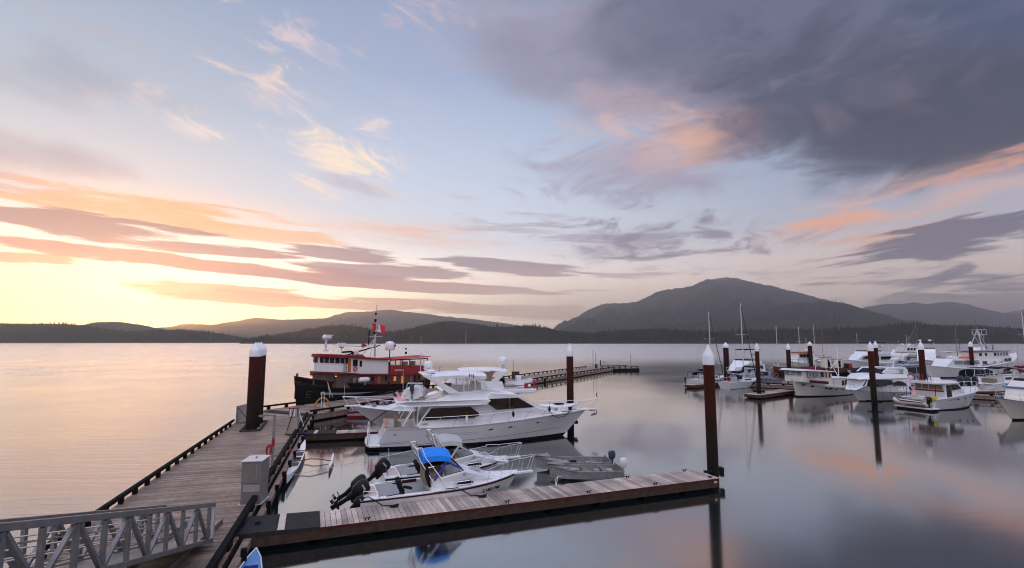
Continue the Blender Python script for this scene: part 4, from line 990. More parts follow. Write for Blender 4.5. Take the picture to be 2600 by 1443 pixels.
for y in (-1.75, -.9, .9, 1.75):
    m = MB(); m.tube([(-.42, y-.22, .38), (-.44, y-.22, 1.2), (-.40, y-.16, 1.3), (-.36, y+.16, 1.3), (-.34, y+.22, 1.2), (-.32, y+.22, .38)], .03, 6); m.build('stern_rail', chrome, Y1, smooth=True)
# bimini, enclosure, arch, domes
m = MB(); rg = []
for i in range(9):
    u = i/8; x = 3.55+u*3.8; e = .25*math.sin(math.pi*min(1, u*1.0))+.0; zt = 4.60+.14*math.sin(math.pi*(.12+.8*u)); hw = 1.62-.12*abs(2*u-1)**3
    rg.append([(x, -hw, zt-.30), (x, -hw, zt-.12), (x, -hw*.9, zt+.0), (x, -hw*.5, zt+.07), (x, 0, zt+.09), (x, hw*.5, zt+.07), (x, hw*.9, zt), (x, hw, zt-.12), (x, hw, zt-.30)])
m.loft(rg); m.build('bimini_top', canvas_w, Y1, smooth=True)
en = [[(4.95, 3.45), (4.95, 4.34), (5.7, 4.34), (5.75, 3.52)], [(5.8, 3.52), (5.75, 4.34), (6.5, 4.34), (6.55, 3.58)], [(6.6, 3.58), (6.55, 4.34), (7.15, 4.34), (7.4, 3.63)]]
for s in (1, -1):
    for q in en: 
        m = MB(); m.add([(x, s*(1.60-.1*(4.3-z)*0), z) for x, z in q], [(0, 1, 2, 3)]); e = m.build('enclosure_pane', clear, Y1)
        g = MB(); g.tube([(x, s*1.60, z) for x, z in q], .028, 4, closed=True); g.build('pane_frame', canvas_w, e)
m = MB(); m.add([(7.42, -1.55, 3.63), (7.42, 1.55, 3.63), (7.15, 1.55, 4.34), (7.15, -1.55, 4.34)], [(0, 1, 2, 3)]); m.build('enclosure_pane', clear, Y1)
for s in (1, -1):
    m = MB(); m.prism([(3.05, 4.72), (3.55, 4.62), (5.55, 3.42), (4.75, 3.42), (3.6, 4.28), (3.0, 4.6)], s*1.70-.06, s*1.70+.06); m.build('arch_leg', white, Y1, bevel=.03)
m = MB(); m.box(3.28, 0, 4.68, .62, 3.5, .1); m.build('arch_top', white, Y1, bevel=.03)
m = MB(); m.box(5.9, -1.0, 3.68, 2.2, .7, .5); m.box(6.9, .2, 3.75, .5, 1.6, .6); m.box(5.0, .6, 3.68, .6, 1.2, .5); m.build('flybridge_seat', tan, Y1, bevel=.05)
m = MB(); m.lathe([(.28, 4.73), (.22, 4.85), (.14, 4.95)], 3.45, 0, 0, 10); m.box(3.5, 0, 5.0, .6, .7, .05)
for q in (-.25, .25): m.tube([(3.3, q, 4.72), (3.3, q, 5.15)], .025, 5); m.tube([(3.7, q, 4.72), (3.7, q, 5.15)], .025, 5)
m.build('radar_mast', white, Y1); dome(Y1, 3.5, 0, 5.05, .32, .52)
m = MB(); m.lathe([(.27, 4.76), (.3, 4.8), (.3, 4.92), (.2, 5.0)], 3.6, -.85, 0, 12); m.build('searchlight_dome', white, Y1, smooth=True)
whip(Y1, 6.05, -1.85, 2.95, 3.6); 
fl = MB(); fl.tube([(2.4, -1.6, 4.75), (2.35, -1.6, 5.5)], .02, 5)
flag_canada(Y1, 6.05, -1.85, 4.72, .36, .24, d=1)
whip(Y1, 3.1, 1.4, 4.7, 2.6); whip(Y1, 7.2, .9, 4.6, 2.2)
m = MB(); m.tube([(4.3, 0, 4.72), (4.3, .0, 5.1)], .03, 5); m.box(4.3, 0, 5.12, .3, .5, .05); m.build('horn_stand', greyc, Y1)
# rails, pulpit, anchor
xs = [2.9, 3.9, 5.0, 6.2, 7.4, 8.7, 10.0, 11.3, 12.6, 13.7, 14.6]
L_ = []; B_ = []
for x in xs: b = max(.1, H1.hb(x)-.08); L_.append((x+.22+.02*x, b, H1.sheer(x)+.62)); B_.append((x, b, H1.sheer(x)-.02))
for s in (1, -1):
    rail(Y1, [(p[0], s*p[1], p[2]) for p in L_]+[(16.25, s*.16, 2.6)], [(p[0], s*p[1], p[2]) for p in B_]+[(15.75, s*.18, 1.88)], .016, 'side_rail')
m = MB(); m.flat([(14.6, -.42), (16.1, -.2), (16.1, .2), (14.6, .42)], 1.80, 1.90); m.build('bow_pulpit', white, Y1, bevel=.02)
m = MB(); m.tube([(15.6, 0, 1.74), (16.12, 0, 1.76), (16.2, 0, 1.62), (16.1, 0, 1.42)], .04, 6); m.bar((16.1, -.18, 1.5), (15.75, 0, 1.38), .05, .1); m.bar((16.1, .18, 1.5), (15.75, 0, 1.38), .05, .1); m.build('anchor', greymetal, Y1)
m = MB(); m.tube([(16.22, 0, 2.55), (16.26, 0, 3.15)], .012, 4); st_ = m.build('bow_staff', chrome, Y1)
m = MB(); m.add([(16.26, 0, 3.12), (16.20, .1, 2.9), (16.30, .16, 2.62), (16.27, .02, 2.64)], [(0, 1, 2, 3)]); m.build('pennant', canvas_k, st_)
m = MB(); m.box(14.2, 0, 1.98, .5, .4, .18); m.build('windlass', chrome, Y1, bevel=.04)
m = MB(); m.prism([(12.9, 1.84), (13.0, 2.22), (13.75, 2.26), (14.0, 2.0), (14.0, 1.84)], -.75, .75); m.build('bow_locker', white, Y1, bevel=.07)
m = MB(); m.box(13.75, -.78, 2.05, .28, .02, .25); m.build('locker_hatch', glass, Y1)
m = MB(); m.tube([(1.9, 1.2, 1.1), (2.9, 1.2, 2.75)], .02, 5); m.tube([(1.6, 1.2, 1.9), (2.5, 1.2, 3.3)], .02, 5); m.tube([(1.9, .6, 1.1), (2.9, .6, 2.75)], .02, 5); m.tube([(1.6, .6, 1.9), (2.5, .6, 3.3)], .02, 5)
for k in range(5): m.bar((2.0+k*.2, .6, 1.25+k*.33), (2.0+k*.2, 1.2, 1.25+k*.33), .16, .03)
m.build('boarding_stair', chrome, Y1)
for q in (-1.9, 1.9): 
    m = MB(); m.tube([(1.75, q, 1.42), (2.5, q, 2.68)], .022, 5); m.build('stanchion', chrome, Y1)
m = MB(); m.box(2.72, 0, 1.7, .06, 3.2, 1.8); m.build('saloon_bulkhead', white2, Y1)
m = MB(); m.box(2.68, -.3, 1.65, .04, 1.3, 1.7); m.build('saloon_door', redglass, Y1)
pane(Y1, 'name_badge', [(2.95, 1.5), (3.35, 1.5), (3.35, 1.58), (2.95, 1.58)], lambda x, z: w1(x, z)+.01, mat('gilt brown badge', (.30, .20, .15), .6, var=.3), .01)
pane(Y1, 'stern_light', ellipse(1.25, .95, .12, .05), lambda x, z: H1.hb(x, z), greyc, .012)
m = MB(); m.tube([(1.3, -1.2, 2.9), (1.05, -1.25, 3.55)], .014, 4); fs_ = m.build('ensign_staff', chrome, Y1); flag_usa(fs_, (1.06, -1.25, 3.52), (.45, -.1, -.85), (.9, 0, .3), .75, .36)
for x, y, s, lb in ((1.55, -.5, 1.0, 'tall tan folding chair in the cockpit of the big white yacht'), (1.75, -1.25, .8, 'low tan folding chair by the rail in the yacht cockpit')):
    t = thing('deck_chair', lb, 'chair', world(Y1, (x, y, .72)), YA+.3, 'chairs in the yacht cockpit')
    m = MB(); m.box(0, 0, .42*s, .5, .5, .08); m.build('seat', tan, t, bevel=.02); m = MB(); m.box(-.22, 0, .85*s, .08, .52, .75*s); m.build('backrest', tan, t, bevel=.03)
    for a in (-.2, .2):
        for b in (-.2, .2):
            m = MB(); m.bar((a, b, 0), (a, b, .4*s), .04, .04, (0, 1, 0)); m.build('leg', tan, t)
RT = rib('inflatable_tender', 'pale inflatable tender with a dark outboard on the boat deck of the big yacht', world(Y1, (2.35, -1.15, 3.02)), YA+R(78), 2.9, 1.7, .25, mat('white inflatable', (.68, .66, .68), .4, var=.05), steelb)
m = MB(); m.tube([(1.2, -.6, .5), (1.2, -.5, 1.0), (1.2, .5, 1.0), (1.2, .6, .5)], .02, 5); m.tube([(1.6, -.6, .5), (1.45, -.5, 1.02), (1.45, .5, 1.02), (1.6, .6, .5)], .02, 5); m.tube([(.4, -.55, .5), (1.2, -.5, 1.0)], .015, 5); m.tube([(.4, .55, .5), (1.2, .5, 1.0)], .015, 5); m.build('seat_frame', chrome, RT)
m = MB(); m.tube([(3.2, -1.5, 3.05), (4.1, -1.55, 3.35), (5.0, -1.5, 3.1)], .02, 5); m.tube([(2.9, -.2, 3.1), (4.3, -1.2, 3.1)], .06, 6); m.build('davit', white, Y1)
KY = thing('kayak', 'white kayak with a black cockpit cover lashed on the bow of the big yacht', 'kayak', world(Y1, (11.55, -.15, 2.02)), YA+R(1))
m = MB(); rg = []
for i in range(15):
    u = i/14; x = 3.2*u; b = max(.02, .34*math.sin(math.pi*u)**.75); z0 = .12+.16*(2*u-1)**2
    rg.append([(x, b*math.cos(a), z0+.17*(1-.5*(2*u-1)**2)*math.sin(a)) for a in [2*math.pi*k/12 for k in range(12)]])
m.loft(rg); m.build('hull', white, KY, smooth=True)
m = MB(); m.loft([[(1.55+.42*math.cos(a)*q, .27*math.sin(a)*q, .27+h) for a in [2*math.pi*k/16 for k in range(16)]] for q, h in ((1.0, .0), (1.0, .06), (.8, .08))]); m.build('cockpit_cover', canvas_k, KY, smooth=True)
for x, s, lb, mt_ in ((8.75, -1, 'black fender sleeve hanging at the rail below the yacht pilothouse', rubber), (11.5, -1, 'black fender sleeve hanging at the rail beside the white kayak', rubber)):
    p = world(Y1, (x+.35, s*(H1.hb(x)-.05), H1.sheer(x)+.42)); fender(p, lb, mt_, .09, .28)
p = world(Y1, (5.9, -H1.hb(5.9)+.15, H1.sheer(5.9)+.3)); fender(p, 'white fender standing on the side deck of the big yacht', white2, .1, .5)
m = MB(); m.tube([(11.7, -H1.hb(11.7), 2.2), (12.1, -H1.hb(12.1)-.1, 1.75), (12.6, -H1.hb(12.6)-.1, 1.55), (13.2, -H1.hb(13.2)-.1, 1.6), (13.6, -H1.hb(13.6), 1.85)], .022, 5)
tag(m.build('mooring_line', dark_t, loc=Y1.location, rot=Y1.rotation_euler), 'dark mooring line drooping along the bow of the big yacht', 'rope')

# ------------------------------------------------------------------ the second yacht, lying the other way behind it
YB = R(195.0)
Y2 = thing('motor_yacht', 'second white yacht half hidden behind the big one with its bow towards the docks', 'yacht', (2.26, 44.8, 0), YB)
H2 = Hull(15.4, 4.5, [(0, 1.25), (4, 1.35), (8, 1.45), (12, 1.62), (15.4, 1.9)], rake=2.5, p=2.3, pw=1.4, tr=.92, flare=.62, tx=.5, draft=.6, bootz=.16)
H2.build(Y2, (mat('warm white gelcoat', (.66, .62, .60), .25, var=.04), redboot), deck=white)
H2.strip(Y2, 'rub_rail', white, .95, 1.0, out=.05)
m = MB(); m.prism([(2.2, 1.3), (2.6, 2.7), (8.6, 2.75), (11.4, 2.0), (12.6, 1.72), (12.6, 1.4)], 0, 0, lambda x, z: 1.9-max(0, x-8)*.17-.08*(z-1.3)); m.build('deckhouse', white, Y2, bevel=.05)
pane(Y2, 'saloon_window', [(3.1, 1.85), (3.3, 2.5), (8.2, 2.5), (9.2, 2.1), (9.2, 1.9)], lambda x, z: 1.9-max(0, x-8)*.17-.08*(z-1.3), redglass, .02)
m = MB(); m.prism([(.75, 3.0), (.9, 2.72), (7.5, 2.762), (8.4, 2.95), (7.9, 3.05)], 0, 0, lambda x, z: 2.0-(max(0, x-6)*.1)); m.build('boat_deck', white, Y2, bevel=.05)
m = MB(); m.prism([(3.4, 3.0), (3.6, 3.65), (7.4, 3.75), (8.6, 3.02)], 0, 0, lambda x, z: 1.75-.1*(z-3)); m.build('flybridge', white, Y2, bevel=.06)
m = MB(); rg = []
for i in range(7):
    u = i/6; x = 3.2+3.9*u; zt = 4.55+.14*math.sin(math.pi*(.1+.8*u)); hw = 1.7-.15*abs(2*u-1)**3
    rg.append([(x, -hw, zt-.14), (x, -hw*.95, zt), (x, 0, zt+.1), (x, hw*.95, zt), (x, hw, zt-.14)])
m.loft(rg); m.build('hard_top', white, Y2, smooth=True)
for s in (1, -1):
    m = MB(); m.prism([(3.1, 4.5), (3.75, 4.48), (4.75, 3.4), (4.25, 3.4)], s*1.62-.07, s*1.62+.07); m.build('arch_leg', white, Y2, bevel=.03)
    m = MB(); m.tube([(6.6, s*1.5, 3.7), (6.6, s*1.5, 4.5)], .03, 5); m.tube([(5.3, s*1.55, 3.6), (5.9, s*1.55, 4.5)], .025, 5); m.build('top_strut', chrome, Y2)
m = MB(); m.add([(4.3, 1.64, 4.45), (5.2, 1.64, 4.45), (5.0, 1.64, 3.75), (4.55, 1.64, 3.7)], [(0, 1, 2, 3)]); m.build('canvas_panel', tan, Y2)
for x, y in ((3.15, .35), (3.15, -.35)): dome(Y2, x, y, 5.12, .27, .48)
m = MB(); m.box(3.2, 0, 5.08, .7, 1.5, .05)
for q in (-.6, .6): m.tube([(2.9, q, 4.6), (2.9, q, 5.1)], .022, 5); m.tube([(3.5, q, 4.6), (3.5, q, 5.1)], .022, 5)
m.lathe([(.2, 4.65), (.24, 4.72), (.24, 4.85), (.12, 4.92)], 3.2, 0, 0, 10); m.build('radar_mast', white, Y2)
m = MB(); m.tube([(3.0, -.9, 4.6), (2.6, -1.0, 5.6), (2.55, -1.0, 6.1)], .02, 5); m.build('light_staff', white, Y2)
whip(Y2, 6.6, 1.5, 4.6, 3.2); whip(Y2, 8.2, 1.6, 3.1, 2.8)
xs = [9.4, 10.6, 11.8, 13.0, 14.0, 14.8]
for s in (1, -1):
    L_ = [(x+.35, s*(max(.12, H2.hb(x)-.1)), H2.sheer(x)+.72) for x in xs]; B_ = [(x-.2, s*(max(.12, H2.hb(x)-.1)), H2.sheer(x)) for x in xs]
    rail(Y2, L_+[(16.0, s*.15, 2.62)], B_+[(15.6, s*.16, 1.95)], .018, 'bow_rail')
m = MB(); m.tube([(16.0, -.15, 2.62), (16.05, 0, 2.62), (16.0, .15, 2.62)], .018, 5); m.tube([(15.9, 0, 2.62), (15.9, 0, 3.5)], .012, 4); m.build('jackstaff', chrome, Y2)
m = MB(); m.flat([(14.7, -.4), (15.85, -.2), (15.85, .2), (14.7, .4)], 1.86, 1.95); m.build('bow_pulpit', white, Y2, bevel=.02)
m = MB(); m.box(13.6, 0, 1.86, .35, .3, .2); m.build('windlass', greymetal, Y2, bevel=.04)
m = MB(); m.tube([(12.6, H2.hb(12.6)*.9, 1.62), (13.9, H2.hb(13.9)+.3, .7)], .035, 5); m.build('boat_hook', rubber, Y2)
m = MB(); m.box(2.0, .9, 3.35, .8, .7, .12); m.build('deck_box', white, Y2, bevel=.03)
m = MB(); m.tube([(.75, .9, 2.95), (.62, .95, 3.65)], .015, 4); e = m.build('ensign_staff', chrome, Y2)
m = MB(); m.loft([[(.62+.14*u, .95+.06*math.sin(v*9+u*4), 3.6-v*.75+u*.1) for u in (0, .5, 1)] for v in [k/7 for k in range(8)]], loop=False, caps=False); m.build('flag', flagr, e)
rib('inflatable_tender', 'grey rigid inflatable with a console chocked on the deck of the second yacht', world(Y2, (3.25, .5, 3.12)), YB+R(186), 2.7, 1.5, .2, hyp, engine, console=True)
p = world(Y2, (1.25, 1.0, 3.03)); t = thing('fuel_can', 'red fuel can with a white patch beside the red flag of the second yacht', 'can', p, YB); m = MB(); m.box(0, 0, .2, .55, .35, .4); m.build('body', red, t, bevel=.03); m = MB(); m.box(-.1, .18, .22, .2, .012, .2); m.build('label_patch', flagw, t)
# red skiff under its bow
p = at(905, 1062, 0)
RS = thing('rowing_dinghy', 'small red dinghy floating under the bow of the second yacht', 'dinghy', (p.x-1.0, p.y+.6, 0), R(8))
HR = Hull(3.2, 1.4, [(0, .55), (3.2, .7)], rake=.4, tr=.75, draft=.15); HR.build(RS, (red, red)); HR.liner(RS, greyc, .05, 3.0, .2, .05, cap=red)
m = MB(); m.tube([(.5, -.5, .55), (.6, -.4, .95), (.9, .4, .95), (1.0, .5, .55)], .025, 5); m.tube([(1.6, -.5, .55), (1.7, -.4, .9), (2.0, .4, .9), (2.1, .5, .55)], .025, 5); m.build('grab_rail', chrome, RS)

# ------------------------------------------------------------------ the tugboat
TA = R(241.0)
TG = thing('tugboat', 'old black hulled tugboat with a white and red deckhouse moored along the breakwater dock', 'tugboat', (-12.72, 72.97, 0), TA)
HT = Hull(21.0, 5.9, [(0, 1.75), (4, 1.6), (7.4, 1.58), (9.7, 1.68), (13, 1.92), (16.8, 2.36), (19.5, 2.85), (21, 3.2)], rake=.4, p=2.7, pw=2.2, tr=.55, flare=.86, draft=.9, bootz=.1, t0=.35)
HT.build(TG, (black, redboot), deck=mat('brown tug deck', (.10, .07, .06), .8, var=.2), dz=-.55)
HT.strip(TG, 'cap_rail', mat('dark red cap rail', (.12, .012, .014), .5, var=.3), .985, 1.02, out=.06)
HT.strip(TG, 'rub_rail', mat('worn dark rubbing strake', (.03, .026, .024), .6, var=.4), .74, .79, out=.06)
HT.strip(TG, 'guard_strip', greyc, .42, .51, 7.0, 18.6, out=.10)
zb = lerp_tab([(0, 2.55), (2, 2.58), (7, 2.75), (9, 2.86), (13, 3.06), (16, 3.4), (20, 3.7)])      # line of the upper deck
zt = lerp_tab([(0, 4.55), (9, 4.56), (13, 4.82), (16, 5.05), (20, 5.3)])
def plan_ring(x0, x1, w, nose, zf, n=9, sh=0.0):
    """closed plan outline with a rounded front, heights from zf"""
    P = [(x0, -w), (x0, w)]
    xs_ = [x0+(x1-nose-x0)*k/6 for k in range(1, 7)]
    P += [(x, w) for x in xs_]; P += [(x1-nose+nose*math.sin(a), w*math.cos(a)) for a in [math.pi*k/n for k in range(1, n)]]; P += [(x, -w) for x in reversed(xs_)]
    return [(x, y, zf(x)+sh) for x, y in P]
def lofted(name, mt, rings, parent, **k):
    m = MB(); m.loft(rings); return m.build(name, mt, parent, **k)
lofted('lower_house', tug_wood, [plan_ring(1.9, 18.0, 2.15, 2.0, lambda x: HT.sheer(x)-.6), plan_ring(1.9, 18.0, 2.15, 2.0, zb, sh=-.14)], TG)
lofted('deck_band', dred, [plan_ring(1.2, 18.25, 2.45, 2.1, zb, sh=-.15), plan_ring(1.2, 18.25, 2.45, 2.1, zb, sh=.02)], TG)
lofted('upper_house', white2, [plan_ring(9.0, 17.9, 2.05, 1.9, zb, sh=.02), plan_ring(9.0, 17.9, 2.02, 1.9, zt, sh=-.02)], TG)
lofted('house_roof', red, [plan_ring(8.6, 18.2, 2.28, 2.0, zt, sh=-.03), plan_ring(8.6, 18.25, 2.30, 2.05, zt, sh=.10), plan_ring(8.6, 18.1, 2.2, 1.95, zt, sh=.2)], TG)
lofted('wheelhouse_roof', red, [plan_ring(13.2, 18.2, 2.28, 2.0, zt, sh=.204), plan_ring(13.2, 18.2, 2.24, 2.0, zt, sh=.31), plan_ring(13.3, 18.0, 2.0, 1.9, zt, sh=.34)], TG)
lofted('aft_bulwark', red, [plan_ring(1.4, 8.95, 2.25, .3, zb, sh=.03), plan_ring(1.4, 8.95, 2.25, .3, zb, sh=1.0)], TG)
m = MB()
for s in (1, -1):
    for x in (1.5, 3.0, 5.2, 6.9, 8.9): m.bar((x, s*2.2, zb(x)+1.0), (x, s*2.2, 4.6), .09, .09, (0, 1, 0))
    m.bar((1.5, s*2.2, 4.52), (8.9, s*2.2, 4.52), .09, .14)
m.build('awning_frame', mat('dark red awning frame', (.10, .014, .014), .6, var=.2), TG)
m = MB(); rg = []
for i in range(8):
    u = i/7; x = .9+8*u; z = 4.62+.16*(1-u); hw = 2.35; rg.append([(x, -hw, z-.06), (x, -hw, z), (x, 0, z+.16*(1-u*.7)), (x, hw, z), (x, hw, z-.06)])
m.loft(rg); m.build('awning', mat('red canvas', (.42, .05, .045), .8, var=.15), TG)
for s in (1, -1):
    for a, b in ((1.6, 2.95), (3.05, 5.15), (5.25, 6.85), (6.95, 8.8)):
        m = MB(); m.add([(a, s*2.19, zb(a)+1.02), (b, s*2.19, zb(b)+1.02), (b, s*2.19, 4.48), (a, s*2.19, 4.48)], [(0, 1, 2, 3)]); m.build('weather_pane', mat('pale vinyl pane', (.9, .8, .72), .3, var=0, alpha=.10), TG)
m = MB()
for x, y in ((3.2, 1.0), (5.0, 1.2), (6.4, -.6)): m.box(x, y, 3.55, .6, .6, 1.3)
m.build('saloon_seat', tan, TG, bevel=.06)
# tug windows: the wheelhouse strip and house openings
wl = lambda x, z: 2.05
for x0, x1 in ((15.05, 15.55), (13.95, 14.75), (12.95, 13.35)): pass
for k in range(4):                                             # along the port and starboard sides
    x = 13.55+0
for x0, x1, z0, z1 in ((13.5, 13.8, 3.95, 4.62), (14.15, 14.85, 4.05, 4.78),):
    pane(TG, 'window', rect(x0, z0, x1, z1), wl, redglass, .02, frame=mat('dark brown frame', (.06, .03, .02), .5), fw=.06)
pane(TG, 'wheelhouse_door', rect(15.15, 3.42, 15.6, 4.86), wl, orange_wood, .02)
for sgn in (1, -1):
    for k in range(6):                                         # wheelhouse windows wrap the curved front
        if k < 1:
            P = [(15.62, 2.06), (16.0, 2.06)]
        else:
            a = .20+(k-1)*.29; c = (16.0+1.9*math.sin(a), 2.05*math.cos(a)); t_ = (math.cos(a)*1.9, -2.05*math.sin(a)); l = math.hypot(*t_); t_ = (t_[0]/l, t_[1]/l)
            P = [(c[0]-t_[0]*.215, c[1]-t_[1]*.215), (c[0]+t_[0]*.215, c[1]+t_[1]*.215)]
        mx = (P[0][0]+P[1][0])/2; d_ = Vector((P[1][0]-P[0][0], P[1][1]-P[0][1], 0)).normalized(); o_ = Vector((-d_.y, d_.x, 0))*(.03)
        z0, z1 = zt(mx)-.62, zt(mx)-.06
        m = MB(); m.add([(P[0][0]+o_.x, sgn*(P[0][1]+o_.y), z0), (P[1][0]+o_.x, sgn*(P[1][1]+o_.y), z0), (P[1][0]+o_.x, sgn*(P[1][1]+o_.y), z1), (P[0][0]+o_.x, sgn*(P[0][1]+o_.y), z1)], [(0, 1, 2, 3)]); w_ = m.build('wheelhouse_window', glass, TG)
        f_ = MB(); f_.tube([(P[0][0]+o_.x, sgn*(P[0][1]+o_.y), z0), (P[1][0]+o_.x, sgn*(P[1][1]+o_.y), z0), (P[1][0]+o_.x, sgn*(P[1][1]+o_.y), z1), (P[0][0]+o_.x, sgn*(P[0][1]+o_.y), z1)], .035, 4, closed=True); f_.build('frame', mat('dark brown frame', (.06, .03, .02), .5), w_)
        if k in (1, 2, 3, 4):                                     # pale patches painted as bright sky seen through the glass
            c_ = (Vector((P[0][0]+P[1][0], sgn*(P[0][1]+P[1][1]), z0+z1))/2); g_ = MB(); e_ = d_*.11; oo = Vector((o_.x, sgn*o_.y, 0))*.3; dd = Vector((d_.x, sgn*d_.y, 0))*.11
            g_.add([c_-dd+oo+Vector((0, 0, -.13)), c_+dd+oo+Vector((0, 0, -.13)), c_+dd+oo+Vector((0, 0, .16)), c_-dd+oo+Vector((0, 0, .16))], [(0, 1, 2, 3)]); g_.build('sky_patch', mat('pale sky patch', (.7, .66, .6), .1, var=0), w_)
wl2 = lambda x, z: 2.15
for x0, x1, mt_ in ((10.5, 10.95, orange_wood), (6.2, 6.7, winlit), (4.6, 5.0, orange_wood), (3.9, 4.2, glass)):
    pane(TG, 'house_door', rect(x0, HT.sheer(x0)-.5, x1, zb(x0)-.25), wl2, mt_, .03)
for x0, x1, mt_ in ((7.7, 8.15, winlit), (2.3, 2.8, orange_wood), (3.1, 3.45, redglass), (9.3, 9.7, glass), (11.6, 12.0, glass)):
    pane(TG, 'house_window', rect(x0, zb(x0)-.85, x1, zb(x0)-.3), wl2, mt_, .025, frame=tug_wood, fw=.06)
m = MB(); m.sphere(17.0, 1.75, 3.15, .13, .13, .16); m.build('deck_lamp', lampm, TG)
for s in (1, -1):
    m = MB(); cx, cz = 14.5, 3.75; m.tube([(cx+.24*math.cos(a), s*2.12, cz+.24*math.sin(a)) for a in [2*math.pi*k/16 for k in range(16)]], .07, 8, closed=True); m.build('life_ring', mat('red and white ring', (.45, .06, .06), .5, var=.5, vs=2), TG, smooth=True)
    m = MB()
    for k in range(5): m.box(16.0-.0*k, s*2.1, 3.55+k*.2, .36, .05, .035)
    m.bar((15.8, s*2.1, 3.4), (15.8, s*2.1, 4.5), .03, .03, (0, 1, 0)); m.bar((16.2, s*2.1, 3.4), (16.2, s*2.1, 4.5), .03, .03, (0, 1, 0)); m.build('ladder', greymetal, TG)
for x, y, h in ((17.2, 2.5, 1.25), (19.2, .9, 1.0)):
    m = MB(); z = HT.sheer(x)-.55; m.tube([(x, y*.9, z), (x, y*.9, z+h)], .12, 10); v_ = m.build('vent_pipe', tug_wood, TG, smooth=True)
    m = MB(); m.tube([(x, y*.9, z+h-.02), (x+.1, y*.9, z+h+.16), (x+.26, y*.9, z+h+.2)], [.13, .16, .23], 10); m.lathe([(.24, 0), (.24, .05)], x+.26, y*.9, z+h+.2, 12, 'x'); m.build('vent_cowl', dred, v_, smooth=True)
m = MB(); m.lathe([(.02, 0), (.24, .06), (.3, .25), (.3, 1.35), (.24, 1.54), (.02, 1.6)], 12.7, 2.45, 2.45, 12, 'x'); m.build('life_raft_canister', white, TG, smooth=True)
m = MB(); m.box(13.5, 2.45, 2.02, .25, .5, .35); m.box(14.9, 2.3, 2.5, .5, .3, .5); m.build('raft_cradle', greymetal, TG)
for x in (9.9, 9.4): 
    m = MB(); m.box(11.4 if x > 9.6 else 8.9, 2.35, HT.sheer(x)-.1, .55, .35, .85); m.build('red_locker', red, TG, bevel=.03)
# tug mast, boom, lights, domes
m = MB(); m.tube([(9.3, 0, 4.9), (9.3, 0, 7.5), (9.25, 0, 9.6)], [.13, .11, .07], 8); m.tube([(9.3, 0, 9.5), (9.2, 0, 11.4)], .03, 6); m.bar((9.3, -1.15, 7.45), (9.3, 1.15, 7.45), .08, .08); m.tube([(10.9, .7, 4.9), (9.4, 0, 7.2)], .05, 6); m.tube([(10.9, -.7, 4.9), (9.4, 0, 7.2)], .05, 6); m.bar((9.3, 0, 9.2), (8.1, 0, 9.3), .05, .05)
MS = m.build('mast', mat('pale grey spar', (.48, .47, .48), .5, var=.1), TG)
for b_ in ((9.35, 0, 9.45, .2, .2, .4), (9.3, 0, 10.3, .16, .16, .3), (9.45, 0, 7.9, .25, .2, .25)):
    m = MB(); m.box(*b_); m.build('mast_light', dark_t, MS)
m = MB(); m.tube([(9.3, 0, 10.6), (9.2, 0, 12.3)], .015, 4); m.build('antenna', white2, MS)
flag_canada(MS, 10.15, .22, 9.1, 2.2, .95, .14, -1)
m = MB(); m.tube([(14.1, .1, 5.25), (11.5, .05, 5.75), (8.4, 0, 6.35)], [.07, .09, .06], 6); m.box(12.6, 0, 5.2, 1.5, 1.2, .15); m.tube([(10.45, 0, 6.4), (10.45, .1, 8.2)], .07, 6); m.build('boom', dark_t, TG)
m = MB(); m.lathe([(.12, -.5), (.14, -.2), (.26, 0), (.27, .06)], 11.6, .3, 6.35, 12, 'x'); m.build('horn', red, TG, smooth=True)
m = MB(); m.tube([(14.6, .6, 5.3), (14.6, .6, 6.35), (11.8, .4, 6.2)], .03, 5); m.build('stay_frame', greymetal, TG)
for x, y in ((13.0, .4), (12.4, .2)): m = MB(); m.lathe([(.16, 5.2), (.18, 5.5), (.08, 5.75), (.05, 5.9)], x, y, 0, 10); m.build('roof_vent', palemetal, TG, smooth=True)
m = MB(); m.lathe([(.3, 5.74), (.3, 5.9), (.12, 5.92), (.12, 7.1)], 17.0, 0, 0, 10); m.bar((17.2, .2, 5.9), (17.2, .2, 7.1), .06, .06, (0, 1, 0)); m.lathe([(.26, -.5), (.32, -.1), (.32, .4), (.1, .6)], 16.9, 0, 7.3, 12, 'x'); m.box(16.7, 0, 7.55, 1.0, .5, .12); m.build('searchlight', white2, TG, smooth=True)
m = MB(); m.tube([(15.0, .3, 5.5), (15.0, .3, 6.2)], .06, 6); m.lathe([(.1, 6.05), (.34, 6.2), (.34, 6.42), (.1, 6.5)], 15.0, .3, 0, 12); m.box(15.0, .3, 6.62, 1.2, .16, .14); m.build('radar', white2, TG)
m = MB(); m.tube([(16.2, .3, 5.55), (16.1, .3, 6.6)], .02, 5); m.tube([(16.1, .3, 6.6), (15.2, .3, 5.5)], .014, 5); m.tube([(14.0, -.4, 5.2), (14.0, -.4, 6.3)], .014, 4); m.tube([(13.6, -.4, 5.2), (13.6, -.4, 6.2)], .014, 4); m.build('antenna', white2, TG)
m = MB(); m.tube([(14.8, .2, 5.6), (13.4, .2, 5.65), (13.1, .2, 5.45)], [.1, .12, .2], 8); m.build('exhaust_pipe', dark_t, TG)
m = MB(); m.tube([(6.6, 0, 4.7), (6.6, 0, 5.7)], .07, 6); m.build('dome_post', dark_t, TG); dome(TG, 6.6, 0, 5.68, .66, 1.2, 'satellite_dome')
m = MB(); m.lathe([(.16, -.02), (.16, .02)], 6.4, .73, 6.3, 10, 'y'); m.build('dome_badge', dred, TG)
